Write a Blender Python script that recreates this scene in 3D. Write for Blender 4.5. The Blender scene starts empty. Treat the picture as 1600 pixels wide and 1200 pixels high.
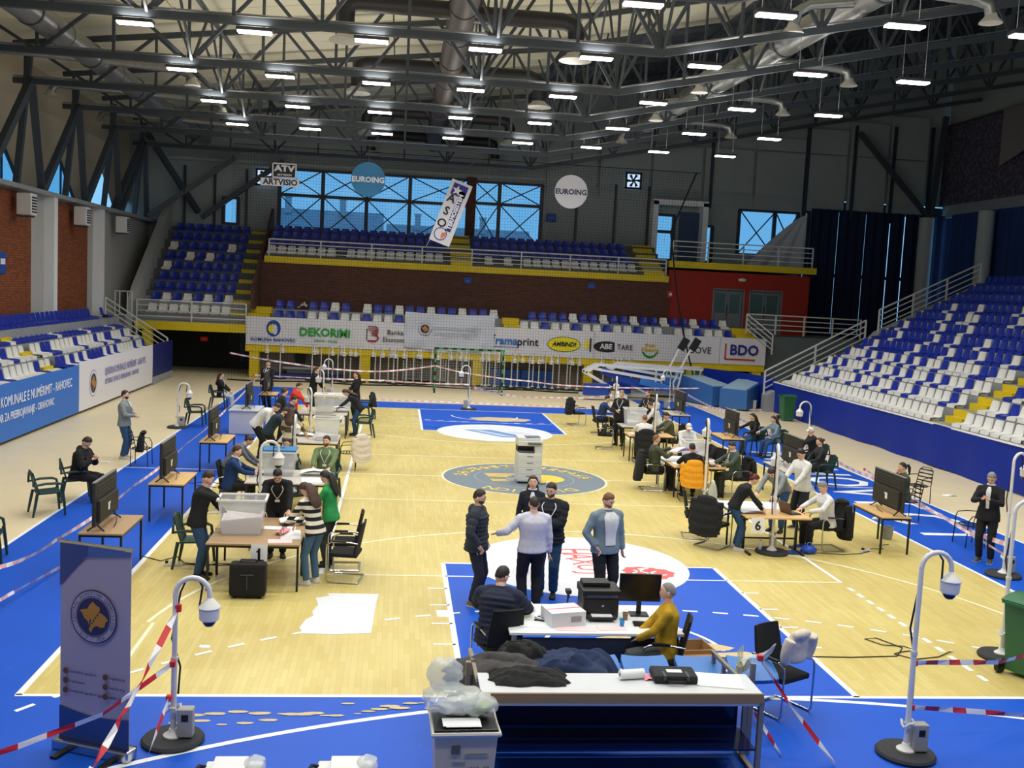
import bpy, bmesh, math, random
import numpy as np
from mathutils import Vector, Matrix, noise as mnoise
random.seed(7)
D = bpy.data
SC = bpy.context.scene
COL = SC.collection
PI = math.pi
V3 = Vector
# ---------------------------------------------------------------- camera, world, exposure
cam_d = D.cameras.new('camera'); cam = D.objects.new('camera', cam_d); COL.objects.link(cam)
yaw, pit, rol = .1151, -.0928, .0491
f0 = V3((math.sin(yaw), math.cos(yaw), 0)); r0 = V3((math.cos(yaw), -math.sin(yaw), 0)); u0 = V3((0, 0, 1))
fw = f0*math.cos(pit)+u0*math.sin(pit); up = u0*math.cos(pit)-f0*math.sin(pit)
rt = r0*math.cos(rol)+up*math.sin(rol); up2 = up*math.cos(rol)-r0*math.sin(rol)
cam.matrix_world = Matrix((( rt.x, up2.x, -fw.x, -3.3965), (rt.y, up2.y, -fw.y, -11.581), (rt.z, up2.z, -fw.z, 4.8332), (0, 0, 0, 1)))
cam_d.sensor_width = 36; cam_d.lens = 36*1579.7/1600; cam_d.clip_end = 400; cam_d.clip_start = .1
SC.camera = cam
W = D.worlds.new('world'); SC.world = W; W.use_nodes = True
_b = W.node_tree.nodes['Background']; _b.inputs[0].default_value = (.24, .56, .88, 1); _b.inputs[1].default_value = .85
SC.view_settings.view_transform = 'Standard'; SC.view_settings.look = 'None'; SC.view_settings.gamma = 1
SC.view_settings.use_curve_mapping = False; SC.view_settings.exposure = 0.40
LAMP_W = 50.0; UP_FILL_W = 13.0
SC.cycles.max_bounces = 6; SC.cycles.diffuse_bounces = 4; SC.cycles.glossy_bounces = 3
SC.cycles.transmission_bounces = 4; SC.cycles.transparent_max_bounces = 12; SC.cycles.caustics_reflective = False; SC.cycles.caustics_refractive = False
# ---------------------------------------------------------------- materials
def lin(c):
    return tuple(((x/255)/12.92 if x/255 <= .04045 else ((x/255+.055)/1.055)**2.4) for x in c)
MATS = {}
def M(name, rgb, rough=.6, metal=0., var=0., scale=8., spec=.5, emit=0., alpha=1., trans=0., bump=0., coat=0.):
    if name in MATS: return MATS[name]
    m = D.materials.new(name); m.use_nodes = True; nt = m.node_tree; p = nt.nodes['Principled BSDF']
    c = lin(rgb)
    p.inputs['Base Color'].default_value = (*c, 1); p.inputs['Roughness'].default_value = rough; p.inputs['Metallic'].default_value = metal
    p.inputs['Specular IOR Level'].default_value = spec
    if coat: p.inputs['Coat Weight'].default_value = coat
    if emit: p.inputs['Emission Color'].default_value = (*c, 1); p.inputs['Emission Strength'].default_value = emit
    if alpha < 1: p.inputs['Alpha'].default_value = alpha
    if trans: p.inputs['Transmission Weight'].default_value = trans
    if var or bump:
        tc = nt.nodes.new('ShaderNodeTexCoord'); n = nt.nodes.new('ShaderNodeTexNoise'); n.inputs['Scale'].default_value = scale; n.inputs['Detail'].default_value = 5
        nt.links.new(tc.outputs['Object'], n.inputs['Vector'])
        if var:
            mx = nt.nodes.new('ShaderNodeMixRGB'); mx.inputs[1].default_value = (*[x*(1-var) for x in c], 1); mx.inputs[2].default_value = (*[min(1, x*(1+var)) for x in c], 1)
            nt.links.new(n.outputs['Fac'], mx.inputs[0]); nt.links.new(mx.outputs[0], p.inputs['Base Color'])
        if bump:
            b = nt.nodes.new('ShaderNodeBump'); b.inputs['Strength'].default_value = bump; b.inputs['Distance'].default_value = .02
            nt.links.new(n.outputs['Fac'], b.inputs['Height']); nt.links.new(b.outputs[0], p.inputs['Normal'])
    MATS[name] = m
    return m
# ---------------------------------------------------------------- mesh builder
_bevc = {}
def rot_z(a): return Matrix.Rotation(a, 3, 'Z')
class B:
    def __init__(s): s.v = []; s.f = []; s.m = []
    def add(s, vs, fs, mi=0):
        o = len(s.v); s.v += [tuple(v) for v in vs]; s.f += [tuple(i+o for i in f) for f in fs]; s.m += [mi]*len(fs); return s
    def box(s, c, d, rz=0, mi=0, rot=None, bev=0, taper=None):
        x, y, z = d[0]/2, d[1]/2, d[2]/2
        R = rot if rot is not None else (rot_z(rz) if rz else None)
        if bev:
            k = (round(d[0], 3), round(d[1], 3), round(d[2], 3), bev)
            if k not in _bevc:
                bm = bmesh.new(); bmesh.ops.create_cube(bm, size=1); bmesh.ops.scale(bm, vec=d, verts=bm.verts)
                bmesh.ops.bevel(bm, geom=bm.edges[:], offset=bev, segments=2, affect='EDGES', profile=.6)
                bm.verts.index_update(); _bevc[k] = ([v.co.copy() for v in bm.verts], [[v.index for v in f.verts] for f in bm.faces]); bm.free()
            vs, fs = _bevc[k]; vs = [v.copy() for v in vs]
        else:
            vs = [V3(p) for p in ((-x,-y,-z),(x,-y,-z),(x,y,-z),(-x,y,-z),(-x,-y,z),(x,-y,z),(x,y,z),(-x,y,z))]
            fs = [(3,2,1,0),(4,5,6,7),(0,1,5,4),(1,2,6,5),(2,3,7,6),(3,0,4,7)]
        if taper:
            for v in vs:
                if v.z < 0: v.x *= taper; v.y *= taper
        c = V3(c); vs = [(R@v if R is not None else v)+c for v in vs]
        return s.add(vs, fs, mi)
    def bar(s, a, b, w, h=None, mi=0):
        a, b = V3(a), V3(b); d = b-a; h = h or w; L = d.length
        if L < 1e-6: return s
        d.normalize(); ref = V3((0, 0, 1)) if abs(d.z) < .95 else V3((1, 0, 0))
        sx = d.cross(ref).normalized(); sz = sx.cross(d)
        vs = [p+sx*(i*w/2)+sz*(j*h/2) for p in (a, b) for i, j in ((-1,-1),(1,-1),(1,1),(-1,1))]
        return s.add(vs, [(0,1,2,3),(7,6,5,4),(4,5,1,0),(5,6,2,1),(6,7,3,2),(7,4,0,3)], mi)
    def tube(s, pts, r, n=8, mi=0, closed=False, caps=True, sq=None):
        pts = [V3(p) for p in pts]; k = len(pts); rr = r if isinstance(r, (list, tuple)) else [r]*k
        vs = []; prev = None
        for i, p in enumerate(pts):
            if closed: d = pts[(i+1) % k]-pts[i-1]
            else: d = pts[min(i+1, k-1)]-pts[max(i-1, 0)]
            if d.length < 1e-9: d = V3((0, 0, 1))
            d.normalize()
            if prev is None: ref = V3((0, 0, 1)) if abs(d.z) < .9 else V3((1, 0, 0)); prev = d.cross(ref).normalized()
            else:
                prev = prev-d*prev.dot(d)
                if prev.length < 1e-6: prev = d.orthogonal()
                prev.normalize()
            o = d.cross(prev)
            for j in range(n):
                a = 2*PI*j/n; vs.append(p+(prev*math.cos(a)+o*math.sin(a)*(sq or 1))*rr[i])
        fs = []
        for i in range(k if closed else k-1):
            i2 = (i+1) % k
            for j in range(n): fs.append((i*n+j, i*n+(j+1) % n, i2*n+(j+1) % n, i2*n+j))
        if caps and not closed: fs.append(tuple(reversed(range(n)))); fs.append(tuple((k-1)*n+j for j in range(n)))
        return s.add(vs, fs, mi)
    def cyl(s, a, b, r, n=12, r2=None, mi=0): return s.tube([a, b], [r, r if r2 is None else r2], n, mi)
    def lathe(s, prof, c=(0, 0, 0), n=16, mi=0, caps=True):
        c = V3(c); vs = [c+V3((r*math.cos(2*PI*j/n), r*math.sin(2*PI*j/n), z)) for r, z in prof for j in range(n)]; fs = []
        for i in range(len(prof)-1):
            for j in range(n): fs.append((i*n+j, i*n+(j+1) % n, (i+1)*n+(j+1) % n, (i+1)*n+j))
        if caps: fs.append(tuple(reversed(range(n)))); fs.append(tuple((len(prof)-1)*n+j for j in range(n)))
        return s.add(vs, fs, mi)
    def loft(s, rings, mi=0, caps=True, closed=True):
        n = len(rings[0]); vs = [p for r in rings for p in r]; fs = []
        for i in range(len(rings)-1):
            for j in range(n if closed else n-1): fs.append((i*n+j, i*n+(j+1) % n, (i+1)*n+(j+1) % n, (i+1)*n+j))
        if caps: fs.append(tuple(reversed(range(n)))); fs.append(tuple((len(rings)-1)*n+j for j in range(n)))
        return s.add(vs, fs, mi)
    def prism(s, poly, a, b, axis='z', mi=0, off=(0, 0, 0)):
        n = len(poly); o = V3(off)
        def P(p, t): return o+(V3((p[0], p[1], t)) if axis == 'z' else V3((p[0], t, p[1])) if axis == 'y' else V3((t, p[0], p[1])))
        vs = [P(p, a) for p in poly]+[P(p, b) for p in poly]
        fs = [tuple(reversed(range(n))), tuple(range(n, 2*n))]+[(i, (i+1) % n, n+(i+1) % n, n+i) for i in range(n)]
        return s.add(vs, fs, mi)
    def grid(s, fn, nu, nv, mi=0, thick=0, tdir=None):
        P = [[V3(fn(i/nu, j/nv)) for i in range(nu+1)] for j in range(nv+1)]
        vs = [p for r in P for p in r]; w = nu+1
        fs = [(j*w+i, j*w+i+1, (j+1)*w+i+1, (j+1)*w+i) for j in range(nv) for i in range(nu)]
        if thick:
            n = len(vs); td = V3(tdir) if tdir else None; vb = []
            for j in range(nv+1):
                for i in range(nu+1):
                    if td is None:
                        du = P[j][min(i+1, nu)]-P[j][max(i-1, 0)]; dv = P[min(j+1, nv)][i]-P[max(j-1, 0)][i]
                        t = du.cross(dv); t = t.normalized() if t.length > 1e-9 else V3((0, 0, 1))
                    else: t = td
                    vb.append(P[j][i]-t*thick)
            vs = vs+vb; fs = fs+[tuple(i+n for i in reversed(f)) for f in fs]
            rim = [i for i in range(w)]+[j*w+nu for j in range(1, nv+1)]+[nv*w+i for i in range(nu-1, -1, -1)]+[j*w for j in range(nv-1, 0, -1)]
            for a, b in zip(rim, rim[1:]+rim[:1]): fs.append((b, a, a+n, b+n))
        return s.add(vs, fs, mi)
    def sphere(s, c, r, n=12, m=8, mi=0):
        c = V3(c); rx, ry, rz = r if isinstance(r, (tuple, list)) else (r, r, r)
        vs = [c+V3((rx*math.cos(2*PI*j/n)*math.sin(PI*i/m), ry*math.sin(2*PI*j/n)*math.sin(PI*i/m), rz*math.cos(PI*i/m))) for i in range(1, m) for j in range(n)]
        fs = [(i*n+j, (i+1)*n+j, (i+1)*n+(j+1) % n, i*n+(j+1) % n) for i in range(m-2) for j in range(n)]
        t = len(vs); vs += [c+V3((0, 0, rz)), c-V3((0, 0, rz))]
        fs += [(t, j, (j+1) % n) for j in range(n)]+[(t+1, (m-2)*n+(j+1) % n, (m-2)*n+j) for j in range(n)]
        return s.add(vs, fs, mi)
    def xf(s, R=None, t=(0, 0, 0)):
        t = V3(t); s.v = [tuple((R@V3(v) if R is not None else V3(v))+t) for v in s.v]; return s
    def mesh(s, name, mats, smooth=False):
        me = D.meshes.new(name); me.from_pydata(s.v, [], s.f)
        for m in (mats if isinstance(mats, (list, tuple)) else [mats]): me.materials.append(m)
        if any(s.m): me.polygons.foreach_set('material_index', s.m)
        if smooth:
            me.polygons.foreach_set('use_smooth', [True]*len(s.f))
            try: me.set_sharp_from_angle(angle=.7)
            except Exception: pass
        me.update(); return me
    def build(s, name, mats, parent=None, smooth=False, loc=None, rz=0):
        o = D.objects.new(name, s.mesh(name, mats, smooth)); COL.objects.link(o)
        if parent is not None: o.parent = parent
        if loc is not None: o.location = loc
        if rz: o.rotation_euler = (0, 0, rz)
        return o
def tag(o, label, cat, group=None, kind=None):
    o['label'] = label; o['category'] = cat
    if group: o['group'] = group
    if kind: o['kind'] = kind
    return o
def thing(name, label, cat, loc=(0, 0, 0), rz=0, group=None):
    o = D.objects.new(name, None); COL.objects.link(o); o.location = loc; o.rotation_euler = (0, 0, rz); o.empty_display_size = .1
    return tag(o, label, cat, group)
def struct(name, b, mats, parent=None, smooth=False):
    o = b.build(name, mats, parent, smooth)
    if parent is None: o['kind'] = 'structure'
    return o
KIDS = {}
def dup(root, loc, rz=0, label=None, group=None):
    def cp(o, par):
        c = o.copy(); COL.objects.link(c); c.parent = par
        for ch in o.children: cp(ch, c)
        return c
    r = cp(root, None); r.location = loc; r.rotation_euler = (0, 0, rz)
    if label: r['label'] = label
    if group: r['group'] = group
    return r
def text(body, size, mat, parent, loc, rot=(0, 0, 0), name='lettering', extrude=.004, align='CENTER', sx=1., sy=1., shear=0., bold=0.):
    cu = D.curves.new(name, 'FONT'); cu.body = body; cu.size = size; cu.extrude = extrude; cu.align_x = align; cu.align_y = 'CENTER'; cu.resolution_u = 2; cu.shear = shear; cu.offset = bold
    t = D.objects.new('tmp', cu); me = D.meshes.new_from_object(t); D.objects.remove(t); D.curves.remove(cu)
    me.name = name; me.materials.clear(); me.materials.append(mat)
    o = D.objects.new(name, me); COL.objects.link(o); o.parent = parent; o.location = loc; o.rotation_euler = rot; o.scale = (sx, sy, 1)
    return o
ORD = ['zeroth','first','second','third','fourth','fifth','sixth','seventh','eighth','ninth','tenth','eleventh','twelfth','thirteenth','fourteenth','fifteenth','sixteenth','seventeenth','eighteenth','nineteenth','twentieth','twenty-first','twenty-second','twenty-third','twenty-fourth','twenty-fifth','twenty-sixth','twenty-seventh','twenty-eighth','twenty-ninth','thirtieth']
def nth(i): return ORD[i+1] if i+1 < len(ORD) else str(i+1)+'th'
# ---------------------------------------------------------------- colours
WHITE = M('white_plastic', (228, 228, 226), .4); WPAINT = M('white_paint', (236, 240, 242), .5); RAILW = M('rail_white', (205, 208, 206), .45)
BLUES = M('seat_blue', (22, 48, 165), .38); WSEAT = M('seat_white', (232, 232, 228), .4)
YEL = M('yellow_paint', (222, 196, 20), .55, var=.12, scale=3); CONC = M('concrete_grey', (150, 154, 156), .8, var=.12, scale=2.5)
CONCD = M('concrete_dark', (88, 92, 96), .85, var=.15, scale=2); STEEL = M('truss_steel', (66, 73, 80), .5, metal=.2, var=.15, scale=4)
BLACK = M('black_plastic', (18, 19, 21), .45); BLACKF = M('black_fabric', (20, 21, 24), .9, var=.25, scale=30); CHROME = M('chrome', (190, 192, 195), .22, metal=1)
DGREEN = M('green_plastic', (22, 58, 54), .4); WOODT = M('table_wood', (176, 146, 110), .5, var=.12, scale=14); WOODL = M('table_light_wood', (214, 176, 118), .5, var=.1, scale=12)
GREYT = M('table_grey', (196, 190, 182), .5, var=.05, scale=12); TVB = M('tv_back', (44, 44, 42), .55, var=.1, scale=20); NAVY = M('navy_panel', (34, 42, 62), .55)
PAPER = M('paper', (238, 240, 242), .8); GALV = M('galvanised', (150, 152, 150), .38, metal=.75, var=.2, scale=6); DUCTD = M('dark_duct', (62, 52, 48), .6, var=.15)
RED = M('tape_red', (215, 40, 50), .5); TAPEW = M('tape_white', (242, 240, 242), .5); PINK = M('pink_paper', (240, 150, 170), .8)
BRICK = M('brick_clay', (140, 74, 40), .85, var=.25, scale=9); MORTAR = M('brick_mortar', (112, 84, 60), .95); PLAST = M('wall_plaster', (176, 176, 172), .85, var=.05, scale=1.5)
BEIGE = M('roof_lining', (226, 222, 196), .85, var=.06, scale=1.2); PANELD = M('panel_dark', (150, 160, 160), .75, var=.08, scale=1.); REDW = M('red_wall', (150, 36, 22), .8, var=.08, scale=2)
BRICKD = M('brick_dark', (92, 58, 46), .9, var=.2, scale=7); FRAME = M('window_frame_dark', (40, 52, 66), .5); CURT = M('curtain_navy', (16, 30, 66), .9, var=.2, scale=3)
GLASS = D.materials.new('window_glass'); GLASS.use_nodes = True
def _glass(m, tint, fac, col):
    nt = m.node_tree; nt.nodes.clear(); o = nt.nodes.new('ShaderNodeOutputMaterial'); mx = nt.nodes.new('ShaderNodeMixShader'); t = nt.nodes.new('ShaderNodeBsdfTransparent'); g = nt.nodes.new('ShaderNodeBsdfPrincipled')
    t.inputs[0].default_value = (*tint, 1); g.inputs['Base Color'].default_value = (*col, 1); g.inputs['Roughness'].default_value = .12; mx.inputs[0].default_value = fac
    nt.links.new(t.outputs[0], mx.inputs[1]); nt.links.new(g.outputs[0], mx.inputs[2]); nt.links.new(mx.outputs[0], o.inputs[0])
_glass(GLASS, (.78, .92, 1), .12, (.2, .35, .5))
FILM = D.materials.new('blue_film'); FILM.use_nodes = True; _glass(FILM, (.45, .8, 1), .3, (.1, .45, .7))
CLEAR = D.materials.new('clear_plastic'); CLEAR.use_nodes = True; _glass(CLEAR, (.95, .97, .98), .5, (.82, .85, .87))
BAGM = D.materials.new('clear_bag'); BAGM.use_nodes = True; _glass(BAGM, (.95, .97, .96), .42, (.85, .88, .86))
SMOKE = D.materials.new('smoky_sheet'); SMOKE.use_nodes = True; _glass(SMOKE, (.35, .4, .5), .55, (.01, .02, .06))
BLUEP = M('court_blue', (14, 84, 200), .45, var=.10, scale=1.3, spec=.3)
# worn court paint: scuffs and dust marks in the blue
def _wear(m):
    nt = m.node_tree; p = nt.nodes['Principled BSDF']; tc = nt.nodes.new('ShaderNodeTexCoord'); mp = nt.nodes.new('ShaderNodeMapping'); mp.inputs['Scale'].default_value = (1, 4, 1)
    n = nt.nodes.new('ShaderNodeTexNoise'); n.inputs['Scale'].default_value = 2.2; n.inputs['Detail'].default_value = 9; n.inputs['Roughness'].default_value = .72
    r = nt.nodes.new('ShaderNodeValToRGB'); r.color_ramp.elements[0].position = .66; r.color_ramp.elements[1].position = .74; mx = nt.nodes.new('ShaderNodeMixRGB'); mx.inputs[2].default_value = (.25, .42, .75, 1)
    src = p.inputs['Base Color'].links[0].from_socket
    nt.links.new(tc.outputs['Object'], mp.inputs[0]); nt.links.new(mp.outputs[0], n.inputs['Vector']); nt.links.new(n.outputs['Fac'], r.inputs[0]); nt.links.new(r.outputs[0], mx.inputs[0]); nt.links.new(src, mx.inputs[1]); nt.links.new(mx.outputs[0], p.inputs['Base Color'])
_wear(BLUEP)
def parquet():
    m = D.materials.new('parquet'); m.use_nodes = True; nt = m.node_tree; p = nt.nodes['Principled BSDF']; p.inputs['Roughness'].default_value = .36; p.inputs['Specular IOR Level'].default_value = .45
    tc = nt.nodes.new('ShaderNodeTexCoord'); mp = nt.nodes.new('ShaderNodeMapping'); mp.inputs['Rotation'].default_value = (0, 0, PI/2)
    b = nt.nodes.new('ShaderNodeTexBrick'); b.inputs['Scale'].default_value = 1; b.inputs['Brick Width'].default_value = .55; b.inputs['Row Height'].default_value = .075; b.inputs['Mortar Size'].default_value = .0016; b.inputs['Bias'].default_value = 0
    b.inputs['Color1'].default_value = (*lin((222, 207, 136)), 1); b.inputs['Color2'].default_value = (*lin((213, 195, 118)), 1); b.inputs['Mortar'].default_value = (*lin((196, 174, 102)), 1)
    n = nt.nodes.new('ShaderNodeTexNoise'); n.inputs['Scale'].default_value = .5; n.inputs['Detail'].default_value = 4; mx = nt.nodes.new('ShaderNodeMixRGB'); mx.blend_type = 'MULTIPLY'; mx.inputs[0].default_value = 1
    r = nt.nodes.new('ShaderNodeValToRGB'); r.color_ramp.elements[0].color = (.88, .84, .78, 1); r.color_ramp.elements[1].color = (1, 1, 1, 1); r.color_ramp.elements[0].position = .35; r.color_ramp.elements[1].position = .65
    nt.links.new(tc.outputs['Object'], mp.inputs[0]); nt.links.new(mp.outputs[0], b.inputs['Vector']); nt.links.new(tc.outputs['Object'], n.inputs['Vector']); nt.links.new(n.outputs['Fac'], r.inputs[0])
    nt.links.new(b.outputs['Color'], mx.inputs[1]); nt.links.new(r.outputs[0], mx.inputs[2]); nt.links.new(mx.outputs[0], p.inputs['Base Color']); return m
PARQ = parquet(); PARQ2 = M('parquet_outer', (228, 213, 176), .42, var=.08, scale=1.5)
# ---------------------------------------------------------------- floor with its painted markings
fl = struct('floor', B().box((4, 17, -.1), (54, 68, .2)), PARQ2)
def fpart(name, b, m): return b.build(name, m, fl)
def quad(b, x0, y0, x1, y1, z): return b.add([(x0,y0,z),(x1,y0,z),(x1,y1,z),(x0,y1,z)], [(0,1,2,3)])
fpart('court_boards', quad(B(), -7.5, 0, 7.5, 28, .001), PARQ)
bl = B()
for q in ((-10,-8,10,0),(-10,0,-7.5,34.3),(7.5,0,10,34.3),(-7.5,28,7.5,30.1)): quad(bl, *q, .0015)
fpart('blue_surround', bl, BLUEP)
k = B(); quad(k, -2.45, 0, 2.45, 5.8, .002); quad(k, -2.45, 22.2, 2.45, 28, .002); fpart('blue_key', k, BLUEP)
def hline(b, x0, x1, y, w=.06, z=.004): quad(b, x0, y-w/2, x1, y+w/2, z)
def vline(b, x, y0, y1, w=.06, z=.004): quad(b, x-w/2, y0, x+w/2, y1, z)
def arc(b, cx, cy, r, a0, a1, w=.06, z=.0045, n=64, dash=0):
    P = []
    for i in range(n):
        if dash and i % 2: continue
        t0 = a0+(a1-a0)*i/n; t1 = a0+(a1-a0)*(i+1)/n; q = []
        for rr, t in ((r-w/2,t0),(r+w/2,t0),(r+w/2,t1),(r-w/2,t1)): q.append((cx+rr*math.cos(t), cy+rr*math.sin(t), z))
        b.add(q, [(0,1,2,3)])
LINE = M('line_white', (240, 244, 246), .45); LINE2 = M('line_cream', (244, 240, 206), .45)
w = B()
for y in (0, 28): hline(w, -7.53, 7.53, y, .07)
for x in (-7.5, 7.5): vline(w, x, 0, 28, .08)
for sx in (-1, 1):
    vline(w, sx*2.45, 0, 5.8, .08); vline(w, sx*2.45, 22.2, 28, .08); vline(w, sx*4.5, 5, 23, .07)
    vline(w, sx*10, -8, 34.3, .07); hline(w, sx*7.5, sx*10, 14, .05)
for y in (5.8, 22.2): hline(w, -2.45, 2.45, y, .07)
for y in (5, 23): hline(w, -2.45, 2.45, y, .05)
for s, y0 in ((1, 0), (-1, 28)):
    arc(w, 0, y0+s*1.575, 1.25, 0, s*PI, .06)
    for xs in (-1, 1):
        for d in (1.75, 2.6, 3.45, 4.3): hline(w, xs*2.45, xs*2.75, y0+s*d, .05)
hline(w, -7.5, -10, 34.3, .06); hline(w, 7.5, 10, 34.3, .06)
arc(w, .4, -12.5, 12.5, PI*.25, PI*.75, .08)
fpart('white_lines', w, LINE)
c = B()
hline(c, -7.5, 7.5, 14, .06); hline(c, -4.5, 4.5, 17, .05); hline(c, -4.5, 4.5, 11, .05); hline(c, -4.5, -2.5, 5, .05); hline(c, 2.5, 4.5, 5, .05); hline(c, -4.5, 4.5, 23, .05)
arc(c, 0, 1.575, 6.75, PI*.045, PI*.955, .06); arc(c, 0, 26.4, 6.75, PI*1.045, PI*1.955, .06)
vline(c, -6.6, 0, 2.5, .05); vline(c, 6.6, 0, 2.5, .05)
arc(c, 0, 14, 2.12, 0, 2*PI, .05)
fpart('cream_lines', c, LINE2)
d = B(); arc(d, 0, -5.6, 9.0, .12*PI, .88*PI, .06, n=92, dash=1); arc(d, 0, 33.6, 9.0, 1.12*PI, 1.88*PI, .06, n=92, dash=1); hline(d, -2.3, 2.3, 24.6, .04)
for i in range(12): quad(d, 4.5-.04, 4.7-i*.36, 4.54, 4.5-i*.36, .0045)
fpart('dashed_lines', d, LINE)
# circles of paint with emblems
def disc(cx, cy, r, z, n=56): return B().add([(cx+r*math.cos(2*PI*i/n), cy+r*math.sin(2*PI*i/n), z) for i in range(n)], [tuple(range(n))])
fpart('white_circle', disc(0, 5.9, 1.95, .006), M('circle_white', (226, 231, 238), .45)); fpart('white_circle', disc(0, 22.1, 1.95, .006), MATS['circle_white'])
RPINK = M('emblem_red', (226, 92, 92), .5); GREYB = M('emblem_grey', (112, 126, 138), .5, var=.25, scale=30); YLOGO = M('emblem_yellow', (240, 205, 60), .5); LBLUE = M('emblem_blue', (110, 150, 205), .5)
# red tomato-like emblem with white strokes, red word
e = B(); pts = []
for i in range(48):
    a = 2*PI*i/48; rr = .42*(1+.10*math.sin(3*a+1)+.05*math.sin(12*a)); pts.append((1.12+rr*1.05*math.cos(a), 5.35+rr*1.0*math.sin(a), .008))
e.add(pts, [tuple(range(48))]); fpart('red_emblem', e, RPINK)
e = B()
for (x0,y0,x1,y1) in ((.9,5.55,1.35,5.2),(.95,5.15,1.3,5.5),(.85,5.35,1.1,5.6),(1.15,5.1,1.45,5.3),(1.0,5.62,1.2,5.66)): e.bar((x0,y0,.0095),(x1,y1,.0095),.05,.001)
fpart('emblem_strokes', e, MATS['circle_white'])
for i_, (ch_, s_) in enumerate((('H',1.0),('A',.9),('X',.78),('U',.74),('J',.8))): text(ch_, .62, RPINK, fl, (.02+.035*i_, 6.75-.36*i_, .0075), (0, 0, -PI/2), 'red_letter', .0005, sx=.95, sy=1.5*s_)
# far circle: slanted blue parallelogram
fpart('blue_emblem', B().add([(-1.05,22.6,.008),(.15,21.1,.008),(1.15,21.15,.008),(-.1,22.75,.008)], [(0,1,2,3)]), LBLUE)
fpart('emblem_strokes', B().add([(-.75,22.5,.009),(.2,21.3,.009),(.55,21.3,.009),(-.45,22.55,.009)], [(0,1,2,3)]).add([(.5,22.3,.009),(1.0,22.25,.009),(1.0,22.35,.009),(.5,22.4,.009)], [(0,1,2,3)]).add([(.6,21.95,.009),(1.2,21.9,.009),(1.2,22.0,.009),(.6,22.05,.009)], [(0,1,2,3)]), M('emblem_pale', (188, 204, 232), .5))
# centre circle
fpart('grey_circle', disc(0, 14, 2.08, .006), GREYB)
e = B(); arc(e, 0, 14, 1.28, 0, 2*PI, .03, .0075); fpart('circle_ring', e, M('ring_pale', (150, 160, 166), .5))
e = B()
for k_, (y, x1) in enumerate(((14.52, -.2), (14.34, -.3), (14.16, -.4), (13.72, -.42), (13.56, -.42))): quad(e, -1.0+.03*k_, y-.055, x1, y+.055, .008)
e.add([(.42+.62*math.cos(2*PI*i/40), 13.98+.56*math.sin(2*PI*i/40), .008) for i in range(40)], [tuple(range(40))])
fpart('yellow_emblem', e, YLOGO)
fpart('emblem_square', quad(B(), -.5, 13.55, -.05, 14.0, .0085), M('emblem_grey2', (150, 155, 158), .5))
for i, ch in enumerate('DIVISION'):
    a = -PI/2+(.62-.178*i)*1.0+.0
    text(ch, .5, YLOGO, fl, (1.68*math.cos(a), 14+1.68*math.sin(a), .0075), (0, 0, a-PI/2), 'circle_letter', .0005)
e = B(); rnd = random.Random(3)
for i in range(15):                                             # the worn, unreadable strokes of the arc facing the camera
    a = PI/2+(i-7)*.2
    for j in range(3):
        r0_ = 1.52+.13*j; t = a+rnd.uniform(-.05, .05); e.bar((r0_*math.cos(t-.045), 14+r0_*math.sin(t-.045), .0078), (r0_*math.cos(t+.04), 14+r0_*math.sin(t+.04), .0078), .075, .001)
    e.bar((1.5*math.cos(a-.05), 14+1.5*math.sin(a-.05), .0078), (1.85*math.cos(a-.04), 14+1.85*math.sin(a-.04), .0078), .08, .001)
fpart('worn_glyphs', e, YLOGO)
# lane word along the right side
for i, ch in enumerate('RAHOVECI'):
    text(ch, 2.35, LINE, fl, (8.78, 19.3-1.5*i, .007), (0, 0, -PI/2), 'lane_letter', .0005, sx=.78, bold=.02)
# torn white sheet stuck on the boards, scraped paint
tp = [(-4.55,2.15),(-4.1,2.12),(-3.62,2.2),(-3.58,3.6),(-3.55,3.98),(-4.35,3.98),(-4.3,3.85),(-4.5,3.75),(-4.44,3.4),(-4.5,3.1),(-4.47,2.9),(-4.56,2.75),(-4.62,2.4)]
tag(B().prism([(x+.02, y-.03) for x, y in tp], .002, .006).build('torn_floor_sheet', M('sheet_white', (222, 226, 232), .6)), 'torn white plastic sheet stuck flat on the yellow boards near the left table', 'sheet')
sc = B(); rnd = random.Random(11)
for i in range(26):
    x = -5.6+i*.12; y = -.75+.022*i+rnd.uniform(-.16,.2); q = rnd.uniform(.03,.11)
    sc.add([(x+q*math.cos(t)*(1.2+.3*rnd.random()), y+.35*q*math.sin(t)*(1+.3*rnd.random()), .005+.0002*i) for t in [2*PI*j/7 for j in range(7)]], [tuple(range(7))])
for i in range(16):
    x = -1.2+rnd.uniform(0, 2.6); y = 2.0-abs(x)*.5+rnd.uniform(-.25,.25); q = rnd.uniform(.08,.24)
    sc.add([(x+q*math.cos(t)*1.7, y+.5*q*math.sin(t)+.1*rnd.random(), .0046+.0002*i) for t in [2*PI*j/7 for j in range(7)]], [tuple(range(7))])
fpart('worn_patches', sc, M('bare_board', (206, 186, 140), .6, var=.2, scale=14))
wp = B()
for i in range(40):
    a = 2*PI*i/40; wp.v.append((.55+1.12*math.cos(a)*(1+.06*math.sin(5*a)), 25.65+.55*math.sin(a)*(1+.1*math.sin(7*a)), .0035))
wp.f.append(tuple(range(40))); wp.m.append(0); fpart('worn_patches', wp, MATS['bare_board'])
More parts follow.
